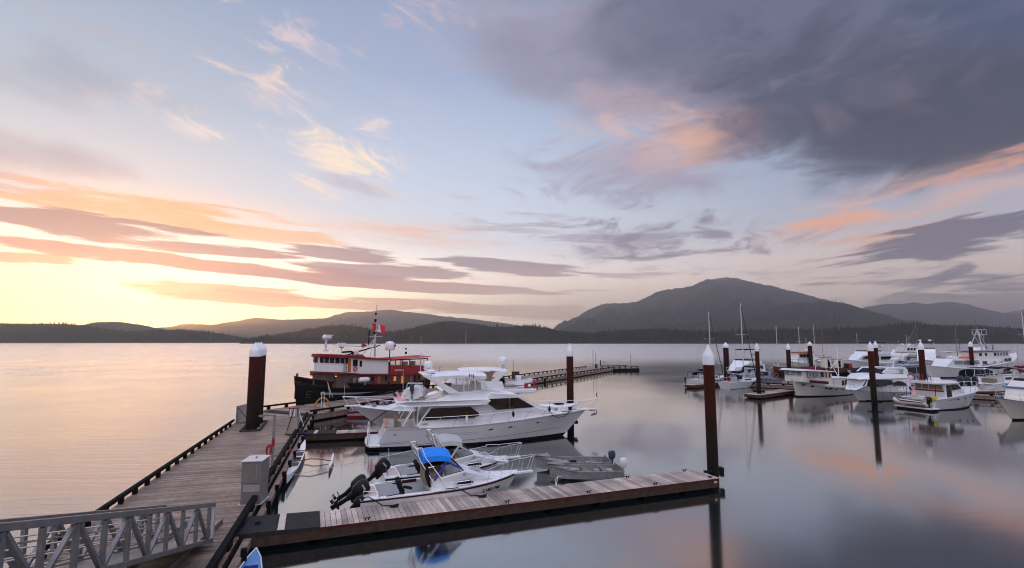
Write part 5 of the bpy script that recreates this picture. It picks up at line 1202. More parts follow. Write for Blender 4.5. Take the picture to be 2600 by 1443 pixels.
m = MB(); m.tube([(4.0, .5, 4.7), (4.0, .5, 6.0)], .02, 4); m.box(4.0, .5, 5.3, .2, .2, .3); m.box(4.0, .5, 5.85, .16, .16, .2); m.build('light_staff', dark_t, TG)
m = MB(); m.tube([(3.0, 2.3, 5.3), (2.9, 2.3, 4.9), (2.2, 2.35, 3.8), (1.7, 2.4, 3.4), (1.2, 2.4, 3.3)], .04, 6); m.build('davit', white2, TG, smooth=True)
m = MB(); m.tube([(20.7, .1, 3.2), (20.8, .1, 5.0)], .012, 4); m.build('jackstaff', white2, TG)
m = MB(); m.bar((20.65, 0, 3.05), (20.65, 0, 3.5), .16, .16, (0, 1, 0)); m.build('stem_post', black, TG)
m = MB(); m.tube([(20.95, .25, 1.35), (21.05, .3, 1.0), (20.75, .35, .85)], .09, 6); m.bar((21.05, .3, 1.1), (21.05, .3, 1.75), .08, .08, (0, 1, 0)); m.build('anchor', dark_t, TG)
m = MB()                                                        # weathered initial left on the bow plating
def hp(x, z): return (x, HT.hb(x, z)+.035, z)
for a, b in (((19.75, .95), (19.75, 1.6)), ((19.75, .97), (19.3, .90)), ((19.75, 1.27), (19.4, 1.22)), ((19.75, 1.58), (19.3, 1.52))): m.bar(hp(*a), hp(*b), .03, .085, (0, 0, 1) if a[0] != b[0] else (1, 0, 0))
m.build('bow_lettering', mat('faint grey lettering', (.06, .058, .056), .6, var=.2), TG)
m = MB(); p0 = hp(17.9, 2.5); m.tube([p0, (17.95, HT.hb(17.95)+.5, 1.2), (18.2, HT.hb(18.2)+.9, .7)], .025, 5); m.tube([p0, (17.8, HT.hb(17.9)+.55, 1.2), (17.7, HT.hb(18.2)+1.0, .7)], .025, 5)
tag(m.build('mooring_line', palemetal, loc=TG.location, rot=TG.rotation_euler), 'pale mooring lines dropping from the tugboat bow to the dock', 'rope')

# ------------------------------------------------------------------ white runabouts at the foreground finger
def runabout(label, loc, rz, L=7.05, B=2.4, canvas=canvas_b, twin=True, detail=True):
    t = thing('cuddy_runabout', label, 'motorboat', loc, rz, 'white runabouts at the finger dock')
    H = Hull(L, B, [(0, .74), (2, .77), (4, .83), (L, 1.0)], rake=.75, p=2.6, pw=1.9, tr=.95, flare=.86, draft=.3, t0=.5, bootz=.1)
    H.build(t, (white, white2)); 
    H.strip(t, 'rub_rail', mat('maroon rub rail', (.055, .012, .022), .5, var=.15), .90, .985, out=.035)
    H.liner(t, mat('grey cockpit moulding', (.56, .56, .57), .45, var=.08), .75, 2.85, .22, .2, cap=white)
    m = MB(); m.flat([(.0, -1.08), (.74, -1.1), (.74, 1.1), (0, 1.08)], .70, .775); m.build('motor_well', white, t, bevel=.02)
    m = MB()
    for k in range(7): m.box(.42, -.62+k*.2, .785, .5, .17, .02)
    m.build('swim_step', platew, t)
    m = MB(); m.tube([(.12, -.85, .78), (.12, -.85, 1.02), (.12, .75, 1.02), (.12, .75, .78)], .016, 5); m.tube([(.7, -.95, .78), (.7, -.95, .98), (.12, -.85, 1.02)], .016, 5); m.build('stern_rail', chrome, t, smooth=True)
    # foredeck and cuddy
    m = MB(); rows = []
    for i in range(13):
        x = 2.85+(L-2.85)*i/12; b = H.hb(x)*.985; z = H.sheer(x)+.01; rows.append([(x, b, z), (x, b*.6, z+.02), (x, 0, z+.03), (x, -b*.6, z+.02), (x, -b, z)])
    m.loft(rows, loop=False, caps=False); m.add([(2.85, -1.19, .8), (2.85, 1.19, .8), (2.85, 1.15, .2), (2.85, -1.15, .2)], [(0, 1, 2, 3)]); m.build('deck', white, t)
    wc = lambda x, z: (.98-max(0, x-4.4)*.26)*(1-.16*max(0, z-.8))
    m = MB(); m.prism([(2.8, .72), (2.85, 1.18), (3.3, 1.3), (4.25, 1.44), (5.1, 1.18), (5.55, 1.02), (6.2, .92), (6.2, .8)], 0, 0, wc); m.build('cuddy_cabin', white, t, bevel=.03)
    m = MB(); m.box(3.1, 0, 1.20, .9, 1.35, .5); m.build('helm_recess', tan, t)
    pane(t, 'cabin_window', [(3.88, .93), (3.95, 1.04), (4.5, 1.06), (4.66, .98), (4.6, .91)], wc, glass, .012, frame=chrome, fw=.025)
    m = MB(); m.box(5.0, .1, 1.26, .5, .5, .05); m.build('deck_hatch', greyc, t, bevel=.02)
    wsg = [(4.25, 1.42), (3.72, 1.98)]
    m = MB(); m.add([(4.26, -.74, 1.43), (4.26, .74, 1.43), (3.74, .62, 1.98), (3.74, -.62, 1.98)], [(0, 1, 2, 3)]); ws = m.build('windshield', mat('pale windshield glass', (.6, .52, .48), .08, var=0, alpha=.45), t)
    m = MB()
    for s in (1, -1):
        m.tube([(4.26, s*.74, 1.43), (3.74, s*.62, 1.98)], .024, 5); m.tube([(4.26, s*.74, 1.43), (3.3, s*.86, 1.30)], .024, 5); m.tube([(3.74, s*.62, 1.98), (3.2, s*.8, 1.75), (3.3, s*.86, 1.30)], .02, 5)
    m.tube([(4.26, -.74, 1.43), (4.26, .74, 1.43)], .024, 5); m.tube([(3.74, -.62, 1.98), (3.74, .62, 1.98)], .024, 5); m.tube([(4.26, 0, 1.43), (3.74, 0, 1.98)], .018, 5); m.build('windshield_frame', rubber, ws)
    for s in (1, -1):
        m = MB(); m.add([(4.22, s*.74, 1.43), (3.72, s*.63, 1.96), (3.2, s*.8, 1.72), (3.32, s*.86, 1.31)], [(0, 1, 2, 3)]); m.build('side_glass', mat('smoked vinyl', (.12, .10, .10), .15, var=0, alpha=.55), ws)
    m = MB(); rg = []
    for i in range(9):
        u = i/8; x = 2.5+1.2*u; zt_ = 2.10+.15*math.sin(math.pi*(.15+.75*u)); hw = .80-.04*abs(2*u-1)
        rg.append([(x, hw*math.cos(a)*(1 if abs(math.cos(a)) < .9 else 1), zt_-.32+.40*max(0, math.sin(a))**.55+(0 if math.sin(a) > 0 else -.02)) for a in [math.pi*k/10 for k in range(11)]])
    m.loft(rg); ct = m.build('canvas_top', canvas, t, smooth=True)
    m = MB(); m.box(3.1, 0, 1.76, 1.1, 1.5, .03); m.build('shade_sheet', canvas_k, ct)  # dark sheet added to stand for the shade under the canvas top
    m = MB()
    for s in (1, -1): m.tube([(3.5, s*.78, 1.85), (2.95, s*.95, 1.2)], .045, 6); m.tube([(3.5, s*.78, 1.88), (4.15, s*.78, 1.55)], .04, 6)
    m.build('canvas_strap', mat('dark blue canvas', (.012, .04, .26), .8, var=.15) if canvas is canvas_b else canvas_g, t)
    m = MB(); m.tube([(2.62, -.82, 1.9), (2.66, -.88, 1.4), (2.76, -.96, .95)], [.06, .10, .05], 8); m.build('rolled_curtain', canvas_k if canvas is canvas_b else canvas_g, t)
    m = MB()
    for s in (1, -1):
        m.tube([(3.0, s*1.02, .95), (2.35, s*.8, 2.05), (2.2, s*.72, 2.5)], .026, 6); m.tube([(3.45, s*1.0, .98), (2.6, s*.8, 2.1), (2.45, s*.7, 2.5)], .026, 6)
        m.tube([(2.2, s*.72, 2.5), (2.45, s*.7, 2.5)], .02, 5); m.tube([(2.6, s*.85, 1.7), (2.95, s*.9, 1.75)], .018, 5)
    for z, x in ((2.5, 2.2), (2.3, 2.3), (2.1, 2.36)): m.tube([(x, -.73, z), (x, .73, z)], .022, 5)
    m.build('radar_arch', chrome, t, smooth=True)
    m = MB()
    for k in range(3): m.box(2.3+.02*k, -.5+k*.5, 2.36, .1, .14, .12)
    m.build('arch_light', platew, t)
    # bow rail and pulpit
    xs = [3.0, 3.7, 4.5, 5.3, L-1.05, L-.45]
    Lr = [(x+.12, max(.1, H.hb(x)-.08), H.sheer(x)+(.0 if i == 0 else .2+.12*i if i < 4 else .62)) for i, x in enumerate(xs)]; Br = [None]+[(x-.05, max(.1, H.hb(x)-.08), H.sheer(x)) for x in xs[1:]]
    k_ = L-7.05; TL = Lr+[(7.25+k_, .2, 1.62), (7.8+k_, .14, 1.66)]; BL = Br+[(7.1+k_, .2, 1.02), (7.55+k_, .14, 1.02)]
    rail(t, TL+[(7.88+k_, 0, 1.66)]+[(p[0], -p[1], p[2]) for p in reversed(TL)], BL+[None]+[None if p is None else (p[0], -p[1], p[2]) for p in reversed(BL)], .0125, 'bow_rail')
    m = MB(); m.flat([(L-.75, -.3), (L+.7, -.16), (L+.7, .16), (L-.75, .3)], .93, 1.03); m.build('bow_pulpit', white, t, bevel=.02)
    m = MB(); m.tube([(L-.05, 0, 1.06), (L+.65, 0, 1.07), (L+.77, 0, .98)], .03, 5); m.build('anchor', greymetal, t)
    if twin:
        for y in (-.38, .38): outboard(t, -.03, y, .66, 60, .82)
        outboard(t, -.08, -.98, .46, 56, .52)
    else: outboard(t, -.02, 0, .68, 50, .84)
    # helm seat, fishing gear
    m = MB(); m.box(1.75, -.15, .55, .14, .5, .5); m.tube([(1.55, -.38, 1.2), (1.7, -.34, .75)], .1, 8); m.tube([(1.55, .1, 1.2), (1.7, .08, .75)], .1, 8)
    for k in range(4): m.tube([(1.85, -.38+k*.17, .9-.04*k), (2.12, -.38+k*.17, .82-.04*k)], .06, 7)
    m.build('helm_seat', rubber, t)
    m = MB(); m.bar((1.0, 1.0, .72), (2.55, 1.0, .78), .05, .13); m.build('rod_rack', mat('maroon rub rail', (.055, .012, .022), .5, var=.15), t)
    m = MB(); m.tube([(1.0, -1.05, .8), (1.6, -1.02, .84), (2.3, -.9, .55), (2.7, -.8, .8)], .018, 5); m.build('rope_coil', rubber, t)
    m = MB(); m.lathe([(.05, 1.28), (.06, 1.35), (.03, 1.4)], 3.35, -.82, 0, 8); m.lathe([(.06, 0), (.08, .08), (.05, .14)], 4.2, -.84, 1.34, 8, 'x'); m.build('deck_light', greyc, t)
    whip(t, .3, .2, .78, 1.05); 
    if detail:                                               # small registration marks on the bow
        seg = {'C': ((1, 2, 0, 2), (0, 2, 0, 0), (0, 0, 1, 0)), '1': ((.5, 0, .5, 2),), '8': ((0, 0, 1, 0), (0, 1, 1, 1), (0, 2, 1, 2), (0, 0, 0, 2), (1, 0, 1, 2)), '2': ((0, 2, 1, 2), (1, 2, 1, 1), (1, 1, 0, 1), (0, 1, 0, 0), (0, 0, 1, 0)), '7': ((0, 2, 1, 2), (1, 2, .4, 0)), 'B': ((0, 0, 1, 0), (0, 1, 1, 1), (0, 2, 1, 2), (0, 0, 0, 2), (1, 0, 1, 2))}
        m = MB()
        for i, ch in enumerate('C18217BC'):
            for x0, z0, x1, z1 in seg[ch]:
                X0, X1 = 5.1+i*.115+x0*.07, 5.1+i*.115+x1*.07; Z0, Z1 = .52+z0*.055, .52+z1*.055
                m.bar((X0, -H.hb(X0, Z0)-.008, Z0), (X1, -H.hb(X1, Z1)-.008, Z1), .022, .022)
        m.build('registration_mark', inkm, t)
    return t, H
WB, HW = runabout('white runabout with a bright blue canvas top and tilted black outboards beside the finger dock', (-6.32, 21.9, 0), R(20.5))
WB2, _ = runabout('white runabout with a grey canvas top lying outside the blue topped one', (-6.15, 25.1, 0), R(20.5), L=6.3, canvas=canvas_g, twin=False, detail=False)
m = MB(); m.tube([(2.3, .0, 2.3), (-.2, .1, 1.95), (-2.6, .2, 1.62)], [.018, .014, .008], 5)
tag(m.build('fishing_rod', chrome, loc=WB.location, rot=WB.rotation_euler), 'long pale fishing rod reaching aft from the arch of the blue topped runabout', 'fishing rod')
for s, lb in (((3.9, -1.3), 'black mooring line tying the blue topped runabout to the finger dock amidships'), ((.3, -1.3), 'black mooring line tying the blue topped runabout to the finger dock by its engines')):
    m = MB(); x = s[0]; m.tube([(x-.5, -1.05, .84), (x, -1.1, .86), (x+.25, -1.24, .72), (x+.5, -1.5, .6), (x+.95, -1.65, .6)], .022, 5); m.tube([(x+.75, -1.7, .59), (x+1.1, -1.66, .62), (x+1.0, -1.8, .59), (x+.75, -1.7, .6)], .045, 5)
    tag(m.build('mooring_line', rubber, loc=WB.location, rot=WB.rotation_euler), lb, 'rope', 'black mooring lines of the runabout')

# ------------------------------------------------------------------ aluminium skiffs
def skiff(label, loc, rz, L, om, k):
    t = thing('aluminium_skiff', label, 'skiff', loc, rz, 'aluminium skiffs at the finger dock'); H = Hull(L, 1.6, [(0, .46), (L*.6, .50), (L, .74)], rake=.85, p=2.2, pw=1.7, tr=.9, flare=.78, draft=.15, t0=.45, bootz=.0)
    H.build(t, (alud, alud)); H.liner(t, alud, .06, L-.25, .14, .07, cap=mat('worn gunwale', (.26, .23, .23), .55, .3, var=.3))
    for x in (L*.2, L*.45, L*.68):
        m = MB(); m.box(x, 0, .36, .3, H.hb(x)*1.8, .05); m.box(x, 0, .24, .26, H.hb(x)*1.6, .2); m.build('thwart', alu, t)
    m = MB(); m.flat([(L-.9, -H.hb(L-.9)*.93), (L-.12, -.06), (L-.12, .06), (L-.9, H.hb(L-.9)*.93)], .78, .81); m.build('bow_deck', mat('worn gunwale', (.26, .23, .23), .55, .3, var=.3), t)
    m = MB(); m.box(.05, 0, .38, .06, 1.4, .42); m.build('transom', alud, t)
    outboard(t, 0, .1, .60, 4, .52, om, mark=False)
    r_ = random.Random(k)
    for q in range(4):
        m = MB(); m.box(.6+q*.6+r_.random()*.2, r_.uniform(-.3, .3), .3, .3, .35, .2+.2*r_.random()); m.build('stowed_gear', (rubber, greyc, alud, beam2)[(q+k) % 4], t, bevel=.03)
    return t
a = at(1574, 1222); b = at(1392, 1222); d = Vector((b.x-a.x, b.y-a.y)); 
skiff('nearer aluminium skiff with a white outboard tied to the finger dock', (5.55, 27.2, 0), R(186), 3.9, white2, 1)
skiff('farther aluminium skiff with a black outboard behind the other skiff', (5.3, 28.95, 0), R(184), 4.2, steelb, 2)
m = MB(); c = at(1412, 1236, .58); m.tube([c, c+Vector((.12, .6, .25)), c+Vector((.35, 1.0, .2))], .018, 4); m.tube([c, c+Vector((.0, .5, .15)), c+Vector((.2, 1.05, .2))], .018, 4)
tag(m.build('mooring_line', palemetal), 'pale bow line of the nearer aluminium skiff', 'rope')

# ------------------------------------------------------------------ outrigger canoe, blue canoe
pa, pb = at(728, 1232, .12), at(774, 1134, .12); d = pb-pa; CL = d.length
OC = thing('outrigger_canoe', 'slim white outrigger canoe with red booms beside the main dock', 'canoe', pa, math.atan2(d.y, d.x))
def canoe_hull(m, L, w, z0, dz, rise, n=18):
    rg = []
    for i in range(n+1):
        u = i/n; x = L*u; b = max(.012, w*math.sin(math.pi*u)**.7); e = rise*abs(2*u-1)**3
        rg.append([(x, b, z0+dz+e), (x, b*.92, z0+dz*.4+e*.6), (x, b*.4, z0-.08+e*.7), (x, -b*.4, z0-.08+e*.7), (x, -b*.92, z0+dz*.4+e*.6), (x, -b, z0+dz+e)])
    m.loft(rg)
m = MB(); canoe_hull(m, CL, .27, 0, .22, .22); m.build('hull', white, OC, smooth=True)
m = MB()
for k in range(5): x = CL*(.2+.145*k); m.flat([(x-.5, -.20), (x+.5, -.20), (x+.5, .20), (x-.5, .20)], .225, .236)
m.build('seat_well', mat('dark canoe well', (.06, .07, .075), .5, var=.2), OC)
m = MB(); m.loft([[(CL*.5+.25*math.cos(a), .16*math.sin(a), z) for a in [2*math.pi*k/12 for k in range(12)]] for z in (.2, .26)]); m.build('hatch', mat('dark green hatch', (.01, .03, .02), .5), OC)
AMA0, AMA1 = at(836, 1196, .1), at(846, 1160, .1)
ci, si = math.cos(-OC.rotation_euler[2]), math.sin(-OC.rotation_euler[2])
def loc_oc(p): x, y = p.x-pa.x, p.y-pa.y; return (x*ci-y*si, x*si+y*ci)
q0, q1 = loc_oc(AMA0), loc_oc(AMA1)
m = MB(); u = Vector((q1[0]-q0[0], q1[1]-q0[1], 0)); rg = []
for i in range(11):
    t_ = i/10; c = Vector((q0[0], q0[1], .06))+u*t_; r_ = max(.01, .11*math.sin(math.pi*min(.97, max(.03, t_)))**.6); nrm = Vector((-u.y, u.x, 0)).normalized()
    rg.append([c+nrm*r_*math.cos(a)+Vector((0, 0, r_*math.sin(a)+.12*abs(2*t_-1)**3)) for a in [2*math.pi*k/8 for k in range(8)]])
m.loft(rg); m.build('float', white, OC, smooth=True)
for f_, g_ in ((CL*.72, 1.0), (CL*.40, .45)):
    m = MB(); e = Vector((q0[0], q0[1], 0)).lerp(Vector((q1[0], q1[1], 0)), g_); s0 = Vector((f_, .45, .27)); pts = []
    for i in range(9): 
        t_ = i/8; p = s0.lerp(Vector((e.x, e.y, .16)), t_); p.z += .14*math.sin(math.pi*t_)*(1 if t_ > .4 else .5)-.0; pts.append(p)
    m.tube(pts, .032, 6); m.build('boom', mat('dark red varnished boom', (.20, .03, .02), .35, var=.2), OC, smooth=True)
for px, py, lb in ((738, 1147, 'far'), (723, 1208, 'near')):
    p = at(px+3, py+4, .3); t = fender((p.x-.12, p.y, .32), 'red ball fender at the %s end between canoe and dock' % lb, red, .17, .36, 'red fenders beside the canoe')
p = at(651, 1390, .44); q = at(632, 1443, .44); d = p-q
BC = thing('blue_canoe', 'blue canoe bow poking out beside the dock at the bottom edge', 'canoe', (p.x-d.normalized().x*5, p.y-d.normalized().y*5, 0), math.atan2(d.y, d.x))
m = MB(); canoe_hull(m, 5.0, .36, .0, .3, .12); m.build('hull', bluep, BC, smooth=True)
m = MB(); m.flat([(3.0, -.22), (3.9, -.2), (3.9, .2), (3.0, .22)], .30, .325); m.build('cockpit', mat('deep blue well', (.01, .025, .12), .5), BC)
for s in (1, -1):
    m = MB(); m.tube([(2.2, s*.36, .32), (3.5, s*.335, .33), (4.4, s*.2, .36), (4.97, s*.01, .43)], .022, 4); m.build('gunwale', white, BC)
# ------------------------------------------------------------------ the marina on the right
D1 = finger('small finger dock with rust brown sides left of the white trawler', (29.6, 62.0, 0), R(38), 9.5, 2.0, .5, .22, plates=False, mt=deckp)
rust = mat('rust brown dock side', (.095, .040, .026), .75, var=.3)
m = MB(); m.bar((0, -.05, .30), (9.5, -.05, .30), .06, .34); m.bar((-.05, 0, .30), (-.05, 2.0, .30), .06, .34); m.build('side_board', rust, D1)
WK = thing('floating_dock', 'main walkway dock running behind the white boats on the right', 'dock', (30.6, 81.6, 0), R(-39), 'floating docks of the marina')
m = MB(); boards_y(m, 0, 2.6, 0, 38, .5, .3, .02, rnd=random.Random(21)); m.build('deck', deckm, WK)
m = MB(); m.flat([(0, .04), (38, .04), (38, 2.56), (0, 2.56)], .08, .45); m.build('frame', beam2, WK)
m = MB(); m.flat([(.2, .25), (37.8, .25), (37.8, 2.3), (.2, 2.3)], -.3, .076); m.build('float_block', floatm, WK)
m = MB(); m.bar((0, .1, .72), (38, .1, .72), .14, .14)
for k in range(19): m.box(.8+k*2, .1, .58, .3, .14, .15)
m.build('bull_rail', dark_t, WK)
D2 = finger('far finger dock behind the dark canvas sailboat', (26.5, 75.5, 0), R(41), 10, 1.6, .5, .22, plates=False); m = MB(); m.bar((0, -.05, .28), (10, -.05, .28), .06, .36); m.build('side_board', rust, D2)
D3 = finger('finger dock behind the sport fishing boat and the dark pile', (57, 66, 0), R(8), 34, 2.2, .5, .3, plates=False)
D4 = finger('distant finger dock below the row of far yachts', (62, 104, 0), R(8), 40, 2.2, .55, .3, plates=False)
for x, y, lb in ((9.0, 2.2, 'slim lamp post on the walkway beside the small finger dock'), (1.0, 2.0, 'slim lamp post on the walkway left of the trawler'),):
    p = world(WK, (x, y, .5)); street(p, 2.9, .5, lb, 'lamp posts in the right marina')
p = at(2482, 962, .5); street(tuple(p), 3.0, .4, 'slim lamp post by the pile in front of the fishing vessel', 'lamp posts in the right marina')
# barge float with small sheds
BF = thing('work_float', 'brown timber work float with dark sides far behind the piles', 'float', (55.5, 104, 0), R(-4))
m = MB(); m.box(6.5, 3, 1.0, 14, 6, .9); m.build('deck', rust, BF); m = MB(); m.box(6.5, 3, .2, 13.5, 5.6, .8); m.build('float_block', floatm, BF)
m = MB()
for k in range(4): m.bar((k*1.2-.3, .2, 1.45), (k*1.2-.3, .2, 3.4-.3*(k % 2)), .06, .06, (0, 1, 0))
m.bar((-.3, .2, 3.1), (3.3, .2, 3.1), .05, .05); m.build('frame_rail', greymetal, BF)
for x, w_, h, lb in ((8.3, 1.3, 2.0, 'small cream shed on the brown work float'), (10.3, 1.5, 1.7, 'low tan shed with a dark door on the brown work float')):
    t = thing('dock_shed', lb, 'shed', world(BF, (x, 2, 1.45)), R(-4)); m = MB(); m.box(0, 0, h/2, w_, 1.6, h); m.build('body', cream, t, bevel=.03); m = MB(); m.box(0, 0, h+.05, w_+.2, 1.8, .1); m.build('roof', greyc, t); m = MB(); m.box(.2, -.82, h*.45, .5, .04, h*.8); m.build('door', dark_t, t)
for x, mt_, lb in ((11.8, rubber, 'dark bin at the end of the brown work float'), (12.6, red, 'small red tank beside the dark bin on the work float')):
    m = MB(); m.lathe([(.3, 0), (.36, .05), (.36, .8), (.3, .9)], n=10); tag(m.build('tank', mt_, loc=world(BF, (x, 1.2, 1.45)), smooth=True), lb, 'tank')

def cruiser(name, label, cat, loc, rz, L, B, sheer, house, hw, wins, fly=None, bim=None, hm=white, bm=boot, rake=1.3, glassm=None, mast=None, flare=.76, extras=(), rails=True, grp=None, dk=white, tr=.9, band=None, winsplit=0):
    t = thing(name, label, cat, loc, rz, grp); H = Hull(L, B, sheer, rake=rake, tr=tr, flare=flare, draft=.5, tx=.2, bootz=.13)
    H.build(t, (hm, bm), n=18, deck=dk)
    H.strip(t, 'rub_rail', dk if band is None else band, .93, .985, out=.04, n=16)
    zd_ = H.sheer(house[0][0])
    wf = hw if callable(hw) else (lambda x, z: max(.2, min(hw, H.hb(min(x, L-.3))-.25))*(1-.05*max(0, z-zd_)))
    m = MB(); m.prism(house, 0, 0, wf); m.build('deckhouse', dk, t, bevel=.05)
    for w_ in wins: pane(t, 'window', w_, wf, glassm or glass, .02)
    if fly:
        x0, x1, z0, z1, w_ = fly; z1 = z0+(z1-z0)*.62; x1 -= (x1-x0)*.12; m = MB(); m.prism([(x0, z0), (x0+.1, z1), (x1-.7, z1+.1), (x1, z0)], -w_, w_); m.build('flybridge', dk, t, bevel=.06)
        m = MB(); m.prism([(x1-1.5, z1-.12), (x1-1.1, z1+.32), (x1-1.02, z1+.3), (x1-.62, z1-.12)], -w_*.92, w_*.92); m.build('fly_windscreen', glass, t)
        m = MB(); m.box((x0+x1)/2-.3, 0, z1+.1, (x1-x0)*.35, w_*1.3, .5); m.build('fly_seat', tan, t, bevel=.05)
        whip(t, x0+.5, w_*.9, z1, 2.6, .02); whip(t, x0+.7, -w_*.9, z1, 2.2, .02)
    if bim:
        x0, x1, z0, w_, mt_, zp = bim; m = MB(); rg = []
        for i in range(6):
            u = i/5; z = z0+.12*math.sin(math.pi*u); rg.append([(x0+(x1-x0)*u, -w_, z-.1), (x0+(x1-x0)*u, -w_*.9, z), (x0+(x1-x0)*u, w_*.9, z), (x0+(x1-x0)*u, w_, z-.1)])
        m.loft(rg); m.build('bimini_top', mt_, t, smooth=True)
        m = MB()
        for s in (1, -1):
            for u in (.05, .95): m.tube([(x0+(x1-x0)*u, s*w_*.95, z0-.08), (x0+(x1-x0)*(.2+.6*u), s*w_, zp)], .03, 5)
        m.build('bimini_frame', chrome, t)
    if mast:
        x, z0, h = mast[:3]; m = MB(); m.tube([(x, 0, z0), (x, 0, z0+h)], [.07, .04], 6); m.bar((x, -.7, z0+h*.6), (x, .7, z0+h*.6), .05, .05); m.build('mast', mast[3] if len(mast) > 3 else palemetal, t)
    hv = [(x, H.sheer(x)*.72) for x in (L*.35, L*.47, L*.58)]
    for x, z in hv: pane(t, 'porthole', ellipse(x, z, .16, .09), lambda xx, zz: H.hb(xx, zz), glass, .015, sides=((1,) if 90 < math.degrees(rz) < 270 else (-1,)))
    if rails: side_rail(t, H, [L*.5, L*.62, L*.74, L*.85, L*.95], .62, .1, .15, r=.02)
    for e in extras: e(t, H, wf)
    return t, H
def ex_dome(x, y, z, r=.28, h=.42): return lambda t, H, w: dome(t, x, y, z, r, h)
def ex_whip(x, y, z, h): return lambda t, H, w: whip(t, x, y, z, h, .022)
def ex_box(name, mt, *bx): 
    def f(t, H, w):
        m = MB()
        for b in bx: m.box(*b)
        m.build(name, mt, t, bevel=.03)
    return f
def ex_tube(name, mt, r, *lines):
    def f(t, H, w):
        m = MB()
        for l in lines: m.tube(l, r, 5)
        m.build(name, mt, t)
    return f
# white trawler with pilothouse forward
wt = lambda x, z: (1.55 if x < 9.6 else 1.55-(x-9.6)**2*.22)*(1 if x > 4.6 else 1.03)*(1-.03*max(0, z-1.5))
trw, HTW = cruiser('trawler_yacht', 'white trawler yacht with a forward pilothouse and cream windows facing the piles', 'trawler', (44.6, 69.4, 0), R(207), 11.2, 3.9,
    [(0, 1.0), (2, .98), (4.5, 1.12), (7, 1.35), (9.5, 1.75), (11.2, 2.2)], [(5.2, 1.1), (5.4, 2.75), (5.9, 3.0), (10.3, 3.35), (10.75, 3.2), (10.9, 1.9)], wt, [], hm=cream, bm=boot, rake=.7, rails=False, dk=mat('warm white paint', (.72, .68, .63), .4, var=.06, vs=2), tr=.86, flare=.82)
frm = mat('cream window frame', (.62, .52, .40), .5)
bluegl = mat('blue grey window glass', (.16, .19, .23), .08, var=.2)
for a, b, g_ in ((5.75, 6.15, redglass), (6.45, 6.8, redglass), (7.1, 7.7, redglass), (8.1, 9.0, bluegl), (9.3, 10.05, bluegl)): pane(trw, 'window', rect(a, 2.32+.06*(a-6), b, 2.92+.09*(a-6)), wt, g_, .02, frame=frm, fw=.07)
for y in (-.75, 0, .75):
    m = MB(); m.add([(10.93, y-.3, 2.72), (10.93, y+.3, 2.72), (10.82, y+.3, 3.2), (10.82, y-.3, 3.2)], [(0, 1, 2, 3)]); m.build('front_window', bluegl, trw)
m = MB(); m.prism([(5.1, 2.98), (5.2, 3.08), (10.5, 3.47), (11.15, 3.36), (11.2, 3.26)], 0, 0, lambda x, z: wt(min(x, 10.3), 3)+.22); m.build('house_roof', white, trw, bevel=.04)
m = MB(); m.prism([(1.7, .9), (1.75, 2.1), (5.2, 2.2), (5.2, 1.0)], -1.62, 1.62); m.build('aft_cabin', mat('warm white paint', (.72, .68, .63), .4, var=.06, vs=2), trw, bevel=.05)
m = MB(); m.box(3.5, 0, 2.2, 3.6, 3.4, .08); m.build('aft_roof', white, trw, bevel=.03)
for a, b in ((2.6, 3.1), (3.2, 3.7)): pane(trw, 'window', rect(a, 1.25, b, 1.9), 1.62, redglass, .02, frame=frm, fw=.06)
pane(trw, 'aft_door', rect(1.72, .95, 2.15, 2.05), 1.63, dred, .015)
for x, z in ((9.95, 1.50), (8.9, 1.32), (7.0, 1.05), (6.2, .98)): pane(trw, 'porthole', rect(x-.18, z-.09, x+.18, z+.09), lambda xx, zz: HTW.hb(xx, zz), glass, .02)
HTW.strip(trw, 'rub_rail', white, .86, .93, out=.06)
m = MB(); m.loft([[(10.2-3.4*u, 1.75+.05*math.sin(a)+.10*math.sin(a)-.0, 2.02-.10*u*3+.17*math.cos(a)) for a in [2*math.pi*k/8 for k in range(8)]] for u in (0, .08, .5, .92, 1)]); 
t = thing('paddle_board_bag', 'maroon board bag lashed along the side deck of the trawler', 'bag', trw.location, R(207)); m.build('body', canvas_m, t, smooth=True)
t = thing('covered_dinghy', 'dinghy under a maroon cover on the trawler roof', 'dinghy', world(trw, (6.3, 0, 3.25)), R(209)); m = MB(); rg = []
for i in range(9):
    u = i/8; b = .72*(1 if u < .6 else max(.05, 1-((u-.6)/.4)**2)); rg.append([(3.2*u, b*math.cos(a), .05+.34*math.sin(a)) for a in [math.pi*k/8 for k in range(9)]])
m.loft(rg); m.build('cover', canvas_m, t, smooth=True)
m = MB(); m.tube([(1.5, 0, 2.2), (1.45, 0, 6.1)], [.06, .04], 6); m.tube([(2.4, .5, 2.2), (3.9, .3, 4.5)], .045, 5); m.tube([(3.6, -.4, 3.4), (2.5, -.5, 2.2)], .03, 5); m.tube([(1.5, 0, 4.3), (3.9, .3, 4.45)], .03, 5); m.tube([(1.5, 0, 4.4), (3.5, .2, 3.3)], .045, 5); m.build('mast', white, trw)
whip(trw, 8.2, 1.2, 3.3, 2.2, .03); m = MB(); m.tube([(9.0, 1.5, 2.2), (10.5, 1.0, 2.6), (11.4, .2, 2.9), (11.4, -.2, 2.9), (10.5, -1.0, 2.6)], .02, 5); m.build('bow_rail', chrome, trw)
